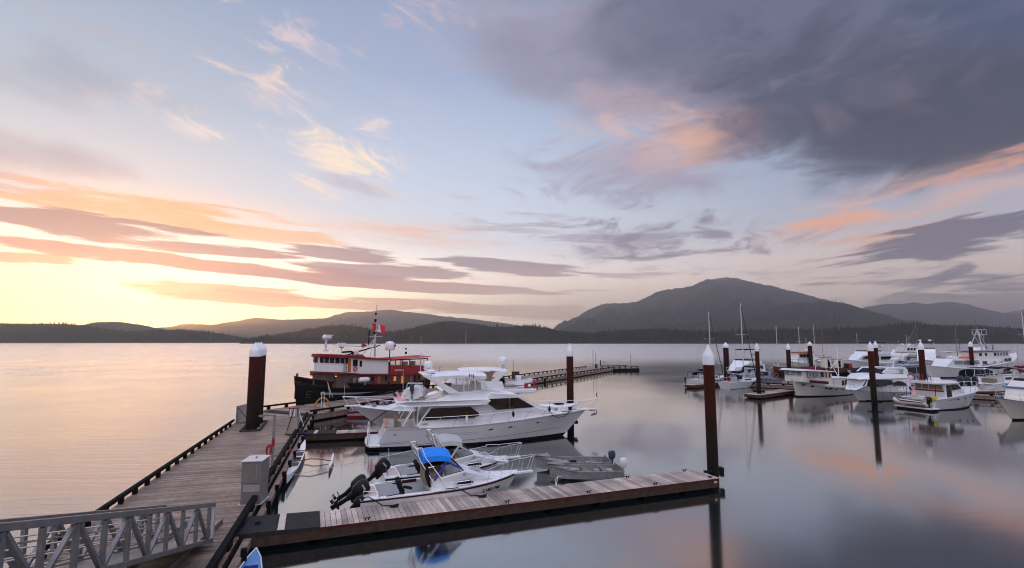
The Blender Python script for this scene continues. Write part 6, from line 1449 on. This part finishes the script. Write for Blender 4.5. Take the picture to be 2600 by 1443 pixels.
# rounded white cruiser
wcz = lambda x, z: (1.75 if x < 8.5 else 1.75-(x-8.5)**2*.10)*(1-.06*max(0, z-1.3))
crz, HC = cruiser('motor_cruiser', 'rounded white motor cruiser with a long black windscreen behind a pile', 'cruiser', (49.6, 64.1, 0), R(203), 12.1, 4.0, [(0, 1.05), (5, 1.08), (9, 1.2), (12.1, 1.42)],
    [(3.6, 1.0), (3.7, 2.5), (4.2, 2.72), (10.6, 2.62), (11.0, 1.9), (11.9, 1.35)], wcz, [[(7.0, 1.95), (7.0, 2.42), (10.75, 2.5), (11.2, 1.85), (9.0, 1.75)], [(4.3, 1.72), (5.1, 2.2), (6.0, 2.28), (6.9, 2.1), (6.9, 1.75)]], rake=1.6, bm=redboot)
m = MB(); rg = []
for x, z0, z1, w_ in ((3.6, 2.62, 2.85, 1.5), (4.2, 2.6, 3.05, 1.72), (7.5, 2.6, 3.2, 1.7), (9.5, 2.6, 3.15, 1.5), (10.6, 2.6, 2.9, 1.2), (11.3, 2.55, 2.62, .8)):
    rg.append([(x, -w_, z0), (x, -w_*.92, z1-.08), (x, -w_*.5, z1), (x, w_*.5, z1), (x, w_*.92, z1-.08), (x, w_, z0)])
m.loft(rg); m.build('flybridge', white, crz, smooth=True)
m = MB()
for s in (1, -1): m.prism([(3.6, 2.9), (3.75, 3.6), (4.2, 3.8), (7.4, 3.82), (8.4, 3.3), (8.2, 3.28), (7.3, 3.66), (4.5, 3.62), (4.4, 2.95)], s*1.45-.07, s*1.45+.07)
m.box(4.2, 0, 3.72, .6, 2.9, .12); m.build('arch', white, crz, bevel=.04)
m = MB(); m.add([(8.3, -1.35, 3.1), (8.3, 1.35, 3.1), (7.4, 1.3, 3.65), (7.4, -1.3, 3.65)], [(0, 1, 2, 3)]); m.build('fly_windscreen', glass, crz)
m = MB(); m.box(5.5, 0, 3.3, 1.8, 2.2, .4); m.build('fly_seat', white2, crz, bevel=.08)
m = MB(); m.tube([(3.9, 0, 3.75), (3.6, 0, 4.6)], .06, 6); m.lathe([(.3, 4.55), (.36, 4.62), (.36, 4.78), (.28, 4.84)], 3.6, 0, 0, 14); m.build('radar', white, crz)
m = MB()
for k in range(6): m.tube([(4.4+k*1.1, HC.hb(4.4+k*1.1)-.08, HC.sheer(5)+.6), (4.4+k*1.1, HC.hb(4.4+k*1.1)+.02, .55)], .02, 4)
m.build('fender_line', rubber, crz)
# sport fishing boat seen from the stern
wsf = lambda x, z: (1.55-max(0, x-3.6)**1.6*.16)*(1-.03*max(0, z-1.3))
spf, HS_ = cruiser('sport_fishing_boat', 'white sport fishing boat seen from its stern with a hard roof and rod holders', 'motorboat', (41.3, 53.1, 0), R(20), 9.6, 3.75, [(0, 1.15), (1.5, 1.25), (4.5, 1.55), (9.6, 2.05)],
    [(1.9, .75), (1.9, 2.62), (4.2, 2.62), (5.15, 1.95), (6.3, 1.72), (6.3, 1.2)], wsf, [[(2.9, 1.95), (2.9, 2.5), (3.9, 2.52), (4.65, 2.02)], [(2.05, 1.15), (2.05, 2.48), (2.75, 2.48), (2.75, 1.15)]], rake=1.5, bm=redboot, glassm=redglass, rails=False, flare=.72)
for y in (-.95, -.3, .35, 1.0):
    m = MB(); m.add([(1.885, y-.29, 2.0), (1.885, y+.29, 2.0), (1.885, y+.29, 2.48), (1.885, y-.29, 2.48)], [(0, 1, 2, 3)]); m.build('aft_window', mat('tan lit glass', (.26, .20, .13), .1, var=.15), spf)
m = MB(); m.box(1.88, 0, 1.86, .02, 2.7, .16); m.build('aft_band', dred, spf)
m = MB(); rg = []
for x, w_ in ((.3, 1.45), (.8, 1.6), (3.2, 1.6), (4.3, 1.4)): rg.append([(x, -w_, 2.62), (x, -w_, 2.72), (x, -w_*.6, 2.84), (x, w_*.6, 2.84), (x, w_, 2.72), (x, w_, 2.62)])
m.loft(rg); m.build('hard_roof', white, spf, smooth=True)
m = MB()
for s in (1, -1): m.tube([(.5, s*1.35, 1.2), (.6, s*1.4, 2.64)], .03, 5)
for k in range(6): m.tube([(1.0+.06*k, -.8+.34*k, 2.82), (.8+.05*k, -.85+.34*k, 3.35+.1*(k % 2))], .03, 5)
m.build('rod_holder', rubber, spf)
m = MB(); m.sphere(.9, 1.1, 3.1, .3, .22, .24); m.build('ring_buoy', mat('pale pink buoy', (.66, .42, .44), .5), spf, smooth=True)
m = MB(); m.box(2.6, -.2, 3.0, .9, .5, .3); m.lathe([(.3, 2.84), (.34, 2.9), (.34, 3.06), (.2, 3.12)], 3.2, .4, 0, 12); m.build('radar', white, spf)
m = MB(); m.tube([(1.4, .5, 2.84), (1.3, .5, 3.6)], .05, 5); m.tube([(1.4, .2, 2.84), (1.3, .2, 3.5)], .05, 5); m.build('red_rod', red, spf)
m = MB(); m.flat([(-.95, -1.75), (.25, -1.8), (.25, 1.8), (-.95, 1.75)], .18, .32); m.build('swim_platform', white, spf, bevel=.03)
m = MB(); m.flat([(-.8, -1.6), (.2, -1.7), (.2, 1.7), (-.8, 1.6)], .0, .176); m.build('platform_support', boot, spf)
side_rail(spf, HS_, [4.2, 5.4, 6.6, 7.7, 8.6, 9.2], .55, .12, .12, r=.02)
m = MB(); m.box(.6, -.2, 1.2, .9, 1.5, .12); m.build('transom_seat', tan, spf, bevel=.03)
pane(spf, 'hull_vent', [(2.0, .95), (3.4, 1.12), (3.4, 1.18), (2.0, 1.03)], lambda x, z: HS_.hb(x, z), greyc, .02, sides=(-1,))
m = MB(); m.tube([(.1, .7, 1.2), (-.1, .7, 2.3)], .015, 4); fs_ = m.build('ensign_staff', chrome, spf); flag_usa(fs_, (-.1, .7, 2.25), (-.12, -.25, -.9), (.3, -.9, 0), .95, .4)
t = rib('inflatable_tender', 'cream tender lying across the stern platform of the sport fishing boat', world(spf, (-.55, -1.3, .42)), R(20+91), 3.3, 1.45, .2, mat('cream inflatable', (.60, .52, .43), .5, var=.05), engine, hullm=mat('cream inflatable', (.60, .52, .43), .5, var=.05))
m = MB(); m.tube([(0, -.72, .42), (2.2, -.72, .46), (3.1, 0, .66), (2.2, .72, .46), (0, .72, .42)], .05, 6); m.build('rub_strake', canvas_n, t)
for q, mt_, lb in (((.2, .0, 1.0), white2, 'white cooler on the stern of the sport fishing boat'), ((.25, -1.35, 1.0), yellow, 'yellow tank beside the white cooler on the sport fishing boat stern')):
    t = thing('cooler', lb, 'cooler', world(spf, q), R(20)); m = MB(); m.box(0, 0, .2, .45, .5 if mt_ is yellow else 1.1, .4); m.build('body', mt_, t, bevel=.06)
# cream boat entering on the right edge
rgt, HR_ = cruiser('cabin_cruiser', 'cream cabin cruiser with blue stripes cut off by the right edge', 'cruiser', (52.6, 49.0, 0), R(199), 11.0, 3.7, [(0, 1.1), (5, 1.25), (8, 1.5), (11, 1.95)],
    [(2, 1.2), (2.2, 2.6), (6.9, 2.75), (7.6, 1.75), (7.6, 1.3)], 1.5, [rect(3.0, 1.8, 4.6, 2.4), [(5.2, 1.85), (5.2, 2.45), (6.7, 2.45), (7.15, 1.85)]], hm=cream, dk=cream, rake=1.9, bm=boot, fly=(2.2, 7.2, 2.72, 3.45, 1.5), flare=.62)
for z0, z1, x0, x1 in ((2.70, 2.76, 2.2, 7.1),):
    m = MB(); m.box((x0+x1)/2, 0, 2.73, x1-x0, 3.12, .10); m.build('blue_stripe', bluep, rgt)
HR_.strip(rgt, 'blue_stripe', bluep, .99, 1.03, out=.03)
m = MB(); m.sphere(9.3, -HR_.hb(9.3)-.02, 1.35, .13, .13, .13); m.build('red_light', red, rgt)
# dark canvas sailboats
def sloop(label, loc, rz, L, B, mh, cv=canvas_n, hm=white, mastm=palemetal, furl=True, dod=True, boom=True):
    t = thing('sailboat', label, 'sailboat', loc, rz, 'sailboats in the marina'); H = Hull(L, B, [(0, 1.0), (L*.5, .95), (L, 1.2)], rake=1.1, p=2.0, pw=1.6, tr=.62, flare=.74, draft=.4, tx=-.35, t0=.5, bootz=.08)
    H.build(t, (hm, boot), n=18, deck=white2)
    H.strip(t, 'cap_rail', greyc, .97, 1.0, out=.03)
    m = MB(); m.prism([(L*.34, .95), (L*.36, 1.42), (L*.68, 1.32), (L*.75, 1.0)], 0, 0, lambda x, z: B*.3-.04*(z-1)); m.build('coach_roof', white2, t, bevel=.05)
    pane(t, 'window', rect(L*.42, 1.1, L*.62, 1.27), lambda x, z: B*.3, glass, .02)
    mx = L*.58; m = MB(); m.tube([(mx, 0, 1.3), (mx, 0, mh)], [.09, .06], 6); m.bar((mx, -.9, mh*.62), (mx, .9, mh*.62), .05, .05); ms = m.build('mast', mastm, t)
    m = MB()
    for s in (1, -1): m.tube([(mx, s*B*.45, 1.0), (mx, s*.9, mh*.62), (mx, 0, mh*.97)], .012, 4)
    m.tube([(.1, 0, 1.0), (mx, 0, mh*.98)], .012, 4); m.build('rigging', greymetal, ms)
    if furl: m = MB(); m.tube([(L-.15, 0, 1.25), (mx+.1, 0, mh*.97)], [.07, .045], 6); m.build('furled_sail', cv if furl == 1 else white2, t)
    if boom:
        m = MB(); m.tube([(mx+.05, 0, 3.0), (mx-.25, 0, 2.35), (mx-1.6, 0, 2.2), (mx-3.4, 0, 2.35), (mx-4.1, 0, 2.4)], [.12, .24, .22, .15, .07], 8); m.build('boom_cover', cv, t, smooth=True)
    if dod:
        m = MB(); rg = [[(L*.16+u*L*.2, B*.33*math.cos(a), 1.35+.78*max(0, math.sin(a))**.7*(1-.25*u*u)) for a in [math.pi*k/8 for k in range(9)]] for u in (0, .35, .8)]
        m.loft(rg, loop=False, caps=False); m.build('dodger', cv, t, smooth=True)
        m = MB()
        for s in (1, -1): m.tube([(.3, s*B*.28, 1.0), (.25, s*B*.3, 2.05)], .03, 5); m.tube([(L*.2, s*B*.33, 1.0), (L*.18, s*B*.33, 1.9)], .03, 5); m.tube([(.25, s*B*.3, 2.05), (L*.2, s*B*.33, 2.05)], .04, 5)
        m.build('dodger_frame', cv, t)
    m = MB(); m.tube([(.2, -B*.3, 1.0), (.1, -B*.3, 1.65), (.1, B*.3, 1.65), (.2, B*.3, 1.0)], .02, 5); m.build('stern_rail', chrome, t)
    side_rail(t, H, [L*.3, L*.5, L*.7, L*.88, L*.97], .6, .08, .02, name='lifeline', r=.014)
    return t
SB = sloop('white sailboat with navy canvas and a pointed white stern showing', (30.6, 74.6, 0), R(41), 10.2, 3.1, 12.6)
m = MB(); p = (.05, -.55, 1.45); m.tube([(-.02, -.55+.28*math.cos(a), 1.45+.28*math.sin(a)) for a in [2*math.pi*k/14 for k in range(14)]], .09, 6, closed=True)
t = thing('life_ring', 'red and white life ring on the stern of the navy canvas sailboat', 'life ring', SB.location, R(41)); m.build('ring', mat('red and white ring', (.45, .06, .06), .5, var=.5, vs=2), t, smooth=True)
SC = sloop('sailboat half hidden behind the near pile with its mast left of the other', (27.6, 79.5, 0), R(41), 10.0, 3.1, 11.6, canvas_k)
outboard(SC, -.1, 1.0, .9, 0, .6)
# boats behind, between the piles
def hx(px, py): return tuple(at(px, py, 0))
cz = lambda name, label, cat, px, py, rz, L, B, fb, hh, **k: cruiser(name, label, cat, hx(px, py), R(rz), L, B, [(0, fb), (L*.5, fb*1.1), (L, fb*1.6)], **k)
# white flybridge cruiser behind the sailboat
cruiser('motor_cruiser', 'white flybridge cruiser with a dark bimini frame behind the sailboat', 'cruiser', (47.0, 97.5, 0), R(215), 11.5, 4.0, [(0, 1.1), (6, 1.2), (11.5, 1.7)], [(1.5, 1.1), (1.6, 2.6), (8.0, 2.7), (9.3, 1.8), (9.6, 1.3)], 1.6,
    [rect(2.2, 1.75, 5.0, 2.4), [(5.3, 1.75), (5.3, 2.4), (7.9, 2.5), (8.6, 1.85)]], fly=(2.5, 8.0, 2.65, 3.6, 1.6), bim=(2.6, 6.2, 5.3, 1.5, canvas_k, 3.5), extras=(ex_dome(2.4, 0, 4.2, .3), ex_whip(3, 1, 3.6, 3)))
cruiser('cabin_cruiser', 'small cruiser under a grey canopy between the sailboat and the first pile', 'cruiser', (43.2, 90.0, 0), R(205), 8.0, 2.8, [(0, .9), (8, 1.3)], [(1, .9), (1.1, 2.2), (4.8, 2.4), (5.8, 1.4), (6.2, 1.0)], 1.15, [rect(1.6, 1.5, 4.4, 2.1)], dk=canvas_g, extras=(ex_box('orange_gear', orange, (.6, 0, 1.5, .5, 1.2, .5)),))
t, _ = cruiser('workboat', 'grey workboat with a red ring on its cabin beside the small lamp post', 'workboat', (43.3, 84.5, 0), R(190), 6.5, 2.5, [(0, .8), (6.5, 1.2)], [(2, .8), (2.1, 2.0), (4.2, 2.1), (4.8, 1.0)], .95, [rect(2.4, 1.4, 3.9, 1.9)], hm=greyc, dk=mat('blue grey paint', (.22, .26, .32), .5, var=.15))
m = MB(); m.tube([(1.1+.3*math.cos(a), 1.1, 1.4+.3*math.sin(a)) for a in [2*math.pi*k/14 for k in range(14)]], .1, 6, closed=True); m.build('life_ring', red, t, smooth=True)
t, _ = cruiser('day_boat', 'small white boat with a blue cover behind the trawler bow', 'motorboat', (47.6, 82.0, 0), R(206), 6.6, 2.4, [(0, .75), (6.6, 1.15)], [(1.8, .8), (1.9, 1.6), (3.9, 1.7), (5.0, 1.1)], .95, [rect(2.3, 1.2, 3.9, 1.5)], dk=white)
m = MB(); m.box(1.6, 0, 2.3, 2.0, 1.8, .1); m.build('canopy', mat('royal blue canvas', (.02, .07, .33), .8, var=.1), t, bevel=.04); m = MB()
for s in (1, -1):
    for x in (.8, 2.4): m.bar((x, s*.85, .8), (x, s*.85, 2.3), .05, .05, (0, 1, 0))
m.build('canopy_post', chrome, t)
# back rows
cruiser('fishing_boat', 'white fishing boat with an orange red roof edge behind the trawler', 'fishing boat', (76.0, 126.0, 0), R(200), 12, 4.2, [(0, 1.1), (7, 1.4), (12, 2.2)], [(5, 1.3), (5.1, 4.0), (9.2, 4.1), (9.8, 1.7)], 1.5, [rect(5.5, 3.0, 6.2, 3.7), rect(6.5, 3.0, 7.2, 3.7), rect(7.5, 3.0, 8.2, 3.7), rect(8.4, 3.0, 9.1, 3.7)], mast=(5.5, 4.1, 3.5), extras=(ex_box('red_roof', orange, (7.2, 0, 4.15, 4.8, 3.4, .16)), ex_dome(6, .5, 4.25, .4, .6)))
cruiser('motor_yacht', 'large white yacht with a dark window band moored in the far row', 'yacht', (93.0, 125.5, 0), R(199), 17, 5, [(0, 1.5), (9, 1.7), (17, 2.6)], [(3, 1.5), (3.2, 3.5), (12.5, 3.6), (14.2, 2.4), (14.5, 1.8)], 2.1, [[(4, 2.5), (4.2, 3.2), (7.5, 3.2), (7.5, 2.5)], [(8.2, 2.45), (8.2, 3.25), (12, 3.3), (13.2, 2.6)]], fly=(4, 12.5, 3.55, 4.7, 1.9), bim=(5, 10, 6.4, 1.8, canvas_k, 4.6), extras=(ex_dome(4.6, 0, 5.4, .35), ex_box('arch', white, (4.6, 0, 5.3, .8, 3.4, .15))), glassm=glass)
cruiser('motor_yacht', 'white yacht with its bow turned this way behind the twin piles', 'yacht', (98.5, 123.0, 0), R(232), 14, 4.8, [(0, 1.5), (7, 1.8), (14, 2.8)], [(3, 1.6), (3.2, 4.3), (8.6, 4.4), (9.6, 2.8), (10, 2.2)], 1.9, [rect(4, 3.3, 5.8, 4.0), rect(6.2, 3.3, 8.2, 4.0)], fly=(3.4, 8.4, 4.35, 5.3, 1.7), bim=(3.6, 6.6, 6.6, 1.6, canvas_k, 5.2), bm=redboot, extras=(ex_dome(3.4, .9, 6.7, .34), ex_dome(3.4, -.9, 6.7, .34), ex_box('red_canvas', canvas_m, (2, 0, 3.0, 2.2, 3.2, 1.2))))
cruiser('motor_yacht', 'white yacht with twin radar domes seen over the top of the twin piles', 'yacht', (104.0, 134.0, 0), R(214), 14, 4.8, [(0, 1.5), (7, 1.8), (14, 2.6)], [(3, 1.6), (3.2, 4.0), (9.6, 4.1), (11, 2.6)], 1.9, [rect(4, 3.0, 9, 3.7)], fly=(3.4, 9, 4.05, 5.1, 1.7), extras=(ex_dome(4, .8, 5.7, .36), ex_dome(4, -.8, 5.7, .36), ex_whip(5, 1, 5, 3), ex_box('arch', white, (4, 0, 5.5, .7, 3.2, .2))))
cruiser('house_cruiser', 'tall white cruiser with square upper windows and a dark lower deck in the far row', 'cruiser', (103.5, 130.0, 0), R(200), 12, 4.4, [(0, 1.3), (12, 2.2)], [(2, 1.3), (2.1, 3.2), (9.0, 3.3), (9.4, 1.8)], 1.8, [rect(2.6, 2.0, 4.6, 2.9), rect(5.0, 2.0, 8.5, 2.9)], fly=(3, 9.3, 3.25, 4.3, 1.7), extras=(ex_box('upper_house', white2, (5.8, 0, 4.7, 4.6, 3.0, 1.2)), lambda t, H, w: [pane(t, 'upper_window', rect(4.0+k*1.1, 4.5, 4.8+k*1.1, 5.1), 1.5, glass, .02) for k in range(4)], ex_dome(5.5, 0, 5.5, .35)), dk=white2)
t, _ = cruiser('wooden_sloop', 'blue grey boat with a varnished mast and many cabin windows in the far row', 'sailboat', (104.5, 124.0, 0), R(190), 14, 3.8, [(0, 1.4), (7, 1.3), (14, 2.2)], [(2, 1.3), (2.1, 2.9), (9.0, 2.8), (10, 1.6)], 1.4, [rect(2.8+k*1.0, 2.1, 3.5+k*1.0, 2.6) for k in range(6)], hm=mat('dark teal hull', (.025, .05, .06), .4, var=.2), dk=mat('blue grey paint', (.22, .26, .32), .5, var=.15), mast=(8.2, 2.7, 8.4, mat('varnished spar', (.28, .12, .05), .4, var=.15)), extras=(ex_box('tan_tarp', hosem, (5, 0, 3.1, 4, 1.6, .3)), ex_tube('rigging', greymetal, .03, [(8.2, 0, 10.5), (13.6, 0, 2.3)], [(8.2, 0, 10.5), (.5, 0, 1.6)])))
cruiser('fishing_boat', 'small dark hulled boat with a white wheelhouse just left of the thick pile', 'fishing boat', (104.5, 117.0, 0), R(205), 12, 4, [(0, 1.2), (7, 1.3), (12, 2.3)], [(5.8, 1.4), (5.8, 4.2), (9.2, 4.4), (9.6, 2.0)], 1.5, [rect(6.2, 3.2, 7.2, 3.9), rect(7.6, 3.2, 8.8, 3.9)], hm=mat('dark teal hull', (.025, .05, .06), .4, var=.2), mast=(5.5, 2, 5.5, dred), extras=(ex_box('roof_visor', white, (7.6, 0, 4.45, 4.2, 3.4, .18)),))
cruiser('cabin_cruiser', 'dark canopied cruiser just behind the rounded white cruiser', 'cruiser', (66.0, 83.5, 0), R(203), 11, 3.6, [(0, 1.1), (11, 1.7)], [(1, 1.1), (1.1, 3.0), (6.8, 3.1), (7.8, 1.9), (8.2, 1.3)], 1.45, [rect(1.6, 1.9, 3.6, 2.8), rect(3.9, 1.9, 6.4, 2.8)], dk=mat('blue grey paint', (.22, .26, .32), .5, var=.15), hm=white2, extras=(ex_whip(5, .8, 3, 2), ex_box('roof', greyc, (4, 0, 3.1, 5.6, 3.0, .1))))
cruiser('runabout', 'open white boat with a black bimini just behind the sport fishing boat roof', 'motorboat', (66.0, 72.8, 0), R(20), 8.0, 2.7, [(0, .95), (8, 1.5)], [(2.6, 1.0), (2.7, 1.9), (4.6, 2.0), (5.6, 1.3)], 1.1, [rect(3.0, 1.5, 4.5, 1.8)], bim=(1.4, 5.4, 3.1, 1.25, canvas_k, 1.0), extras=(ex_box('seat', tan, (1.4, 0, 1.3, .8, 1.4, .6)), ex_whip(3.0, .7, 1.9, 2.6)))
cruiser('motor_cruiser', 'long white cruiser with a band of pale windows left of the fishing vessel', 'cruiser', (91.0, 100.5, 0), R(196), 15, 4.4, [(0, 1.6), (7, 1.7), (15, 2.4)], [(2.5, 1.7), (2.7, 3.4), (9.6, 3.5), (11, 2.3), (11.3, 1.8)], 1.9, [rect(3.2, 2.55, 5.0, 3.2), rect(5.3, 2.55, 7.2, 3.2), rect(7.5, 2.55, 9.3, 3.2)], glassm=bluegl, mast=(6.0, 3.5, 6.0, greymetal), hm=white, bm=boot, extras=(ex_dome(8.4, .4, 3.6, .3), ex_whip(4, 1, 3.5, 3), ex_box('roof_gear', canvas_w, (7.5, .3, 3.7, 1.4, .8, .35)), ex_box('red_pod', canvas_m, (2.6, 1.8, 1.9, .6, .4, .5))))
# the big fishing vessel
fv, HF = cruiser('fishing_vessel', 'large white fishing vessel with a framed mast behind the rightmost pile', 'fishing boat', (88.5, 104.5, 0), R(24), 26, 6.5, [(0, 1.7), (8, 1.9), (18, 2.6), (26, 4.2)], [(3.0, 1.9), (3.2, 3.1), (18.5, 3.6), (19.5, 2.6)], 2.7, [rect(6.2, 2.2, 7.8, 2.75), rect(15.0, 2.6, 15.9, 3.2), rect(16.2, 2.65, 17.0, 3.2), rect(17.2, 2.65, 18.0, 3.2)], hm=white, dk=white2, rake=2.2, rails=False)
m = MB(); m.prism([(5.6, 3.2), (5.6, 4.55), (17.5, 4.75), (17.8, 3.6)], -2.2, 2.2); m.build('upper_house', white2, fv, bevel=.05)
for a, b in ((6.0, 7.0), (8.2, 9.0), (11.6, 12.6), (12.9, 13.7), (14.0, 14.8), (15.1, 15.9), (16.2, 17.2)): pane(fv, 'window', rect(a, 3.75, b, 4.42), 2.2, redglass if a < 12 else bluegl, .02)
m = MB(); m.box(11.5, 0, 4.78, 13.0, 5.0, .14); m.build('upper_roof', greyc, fv)
m = MB(); m.prism([(9.0, 4.86), (9.6, 5.45), (11.2, 5.5), (12.0, 4.86)], -1.0, 1.0); m.build('roof_dinghy', white, fv, bevel=.1)
for z0, q in ((1.6, 0),): 
    for x in (10.5, 13.2): pane(fv, 'porthole', ellipse(x, 2.5, .22, .2), 2.72, glass, .02)
ms = MB(); ms.tube([(9.9, -1.2, 4.8), (11.2, 0, 9.3)], .12, 6); ms.tube([(9.9, 1.2, 4.8), (11.2, 0, 9.3)], .12, 6); ms.tube([(11.4, 0, 8.9), (15.0, 0, 4.8)], .08, 6); ms.tube([(9.2, 0, 8.4), (12.8, 0, 5.2)], .08, 6); ms.tube([(8.6, -1.6, 3.2), (8.2, -1.6, 8.6)], .09, 6); ms.bar((8.2, -1.6, 8.0), (12.6, -.4, 8.1), .1, .1); ms.tube([(12.6, -.4, 8.0), (13.2, 0, 6.6)], .07, 5)
mo = ms.build('mast', mat('pale grey spar', (.48, .47, .48), .5, var=.1), fv)
m = MB()
for a, b in (((10.9, -.8), (12.8, -.8)), ((12.8, -.8), (12.8, .8)), ((12.8, .8), (10.9, .8)), ((10.9, .8), (10.9, -.8))):
    for z in (8.2, 9.2): m.bar((a[0], a[1], z), (b[0], b[1], z), .07, .07)
    m.bar((a[0], a[1], 8.2), (a[0], a[1], 9.2), .06, .06, (0, 1, 0))
m.build('crow_nest', palemetal, mo)
m = MB(); m.tube([(10.9, 0, 9.2), (10.7, 0, 11.6)], [.07, .03], 5); m.build('antenna', greymetal, mo)
m = MB()
for k in range(6): m.tube([(12.5+k*.9, -.5+.3*(k % 3), 4.85), (12.5+k*.9, -.5+.3*(k % 3), 5.6+.4*(k % 2))], .06, 5)
m.build('roof_light', greymetal, fv)
t = thing('orange_skiff', 'bright orange covered skiff on the after deck of the fishing vessel', 'skiff', world(fv, (1.4, 0, 3.12)), R(24)); m = MB(); m.loft([rr(2.0, -1.0, z, 1.9*k, .8*k) for z, k in ((0, .7), (.2, 1), (.42, .95), (.58, .5))]); m.build('cover', orange, t, smooth=True)
m = MB(); m.box(1.8, 0, 2.6, 3.6, 4.6, 1.0); m.build('after_deck', white2, fv, bevel=.05)
# centre console with three outboards, black covered boat
t, H_ = cruiser('centre_console_boat', 'white open boat with three dark outboards in front of the fishing vessel', 'motorboat', (64.6, 73.5, 0), R(24), 8.5, 2.9, [(0, .95), (8.5, 1.5)], [(1.8, .9), (1.9, 1.7), (3.4, 1.8), (3.8, .95)], .6, [rect(2.1, 1.3, 3.2, 1.6)], bim=(1.6, 4.6, 3.0, 1.2, white, 1.0), rake=1.2, extras=(ex_box('rod_rack', white2, (2.6, 0, 3.25, 1.8, 2.0, .1)),))
for y, mm in ((-.95, engine), (-.1, steelb), (.75, steelb)): outboard(t, -.05, y, 1.05, 0, 1.25, mm)
t = thing('covered_boat', 'boat under a ribbed black cover behind the slim lamp post', 'motorboat', (74.0, 84.6, 0), R(14)); H_ = Hull(7.5, 2.8, [(0, .9), (7.5, 1.3)], rake=.9); H_.build(t, (mat('dark teal hull', (.025, .05, .06), .4, var=.2), boot), n=14, deck=greyc)
m = MB(); rg = [[(x, 1.3*math.cos(a), .9+1.5*max(0, math.sin(a))**.6*s_) for a in [math.pi*k/8 for k in range(9)]] for x, s_ in ((.2, .9), (1.4, 1.0), (1.5, .97), (2.8, 1.0), (2.9, .97), (4.2, .95), (5.6, .35))]
m.loft(rg); m.build('cover', canvas_k, t, smooth=True)
# small craft along the far walkway
def small(label, px, py, rz, L, mt_, eng=None, name='dinghy', z=0.0):
    t = thing(name, label, 'dinghy', hx(px, py), R(rz)); H_ = Hull(L, L*.42, [(0, .5), (L, .8)], rake=.5, tr=.85, draft=.15); H_.build(t, (mt_, boot), n=12); H_.liner(t, greyc, .05, L*.9, .2, .08)
    if eng: outboard(t, 0, 0, .8, 45, .9, eng)
    return t
small('grey dinghy with a raised black outboard just right of the trawler stern', 2188, 972, 205, 4.2, hyp, engine)
t = thing('covered_boat', 'low boat under a navy cover beside red kayaks beyond the trawler', 'motorboat', (73.0, 103.0, 0), R(195)); H_ = Hull(8, 2.6, [(0, .9), (8, 1.2)], rake=.9); H_.build(t, (white2, boot), n=14)
m = MB(); m.loft([[(x, 1.25*math.cos(a), .88+.95*max(0, math.sin(a))*s_) for a in [math.pi*k/8 for k in range(9)]] for x, s_ in ((.1, .7), (1.5, 1), (4.5, .9), (7.4, .3))]); m.build('cover', canvas_n, t, smooth=True)
for k, (px, lb) in enumerate(((2127, 'left red kayak on the far walkway beyond the trawler mast'), (2141, 'right red kayak on the far walkway beyond the trawler mast'))):
    p = at(px, 941, .55); t = thing('kayak', lb, 'kayak', (p.x, p.y, .62), R(12+k*8), 'red kayaks on the far walkway'); m = MB(); rg = []
    for i in range(9):
        u = i/8; b = max(.02, .36*math.sin(math.pi*u)**.7); rg.append([(3.4*u-1.7, b*math.cos(a), .32+.3*math.sin(a)*(b/.36)**.4) for a in [2*math.pi*q/10 for q in range(10)]])
    m.loft(rg); m.build('hull', orange if k == 0 else red, t, smooth=True)
p = at(2119, 938, .55); m = MB(); m.lathe([(.28, 0), (.34, .06), (.34, .85), (.28, .95)], n=12); tag(m.build('barrel', mat('royal blue plastic', (.02, .06, .36), .4, var=.1), loc=(p.x, p.y, .6), smooth=True), 'blue barrel standing beside the left red kayak', 'barrel')
# far masts: sailboats whose spars stand against the forest
for px, py, L, mh, lb in ((2088, 921, 10, 11.8, 'distant sailboat with the tallest pale mast right of the far pile'), (2110, 925, 10, 9.6, 'distant sailboat with a reddish mast over the trawler roof'), (2052, 930, 9, 10.6, 'distant sailboat whose thin mast rises above the far pile'),
                          (2184, 905, 9, 10, 'distant sailboat with a hair thin mast left of the twin piles'), (2000, 946, 8, 10.0, 'sailboat mast lined up with the pile left of the trawler'), (2312, 912, 9, 9.0, 'distant sailboat mast between wooden mast and thick pile')):
    p = hx(px+14, py); sloop(lb, (p[0], p[1], 0), R(205), L, 2.9, mh, canvas_n if px % 2 else canvas_g, furl=False, dod=False, mastm=mat('reddish spar', (.30, .17, .13), .5) if px == 2110 else palemetal)
sloop('sailboat with a maroon furled sail and tall mast at the right edge', (86.0, 90.6, 0), R(20), 12, 3.4, 13.0, canvas_m, furl=1)
# people-free clutter on the big far row is left to the boats themselves
p = at(2290, 938, .55); t = thing('dock_ramp', 'grey railed ramp rising between the rounded cruiser and the thick pile', 'ramp', (p.x, p.y, .55), R(24))
m = MB(); m.bar((0, 0, .1), (9, 0, 1.8), 1.2, .1); m.build('deck', greymetal, t); m = MB()
for s in (-.6, .6):
    m.bar((0, s, 1.1), (9, s, 2.8), .08, .08)
    for k in range(8): m.bar((k*1.25, s, .1+k*.24), (k*1.25, s, 1.1+k*.24), .05, .05, (0, 1, 0)); m.bar((k*1.25, s, .1+k*.24), (min(9, k*1.25+1.25), s, 1.3+k*.24), .04, .04)
m.build('handrail', palemetal, t)
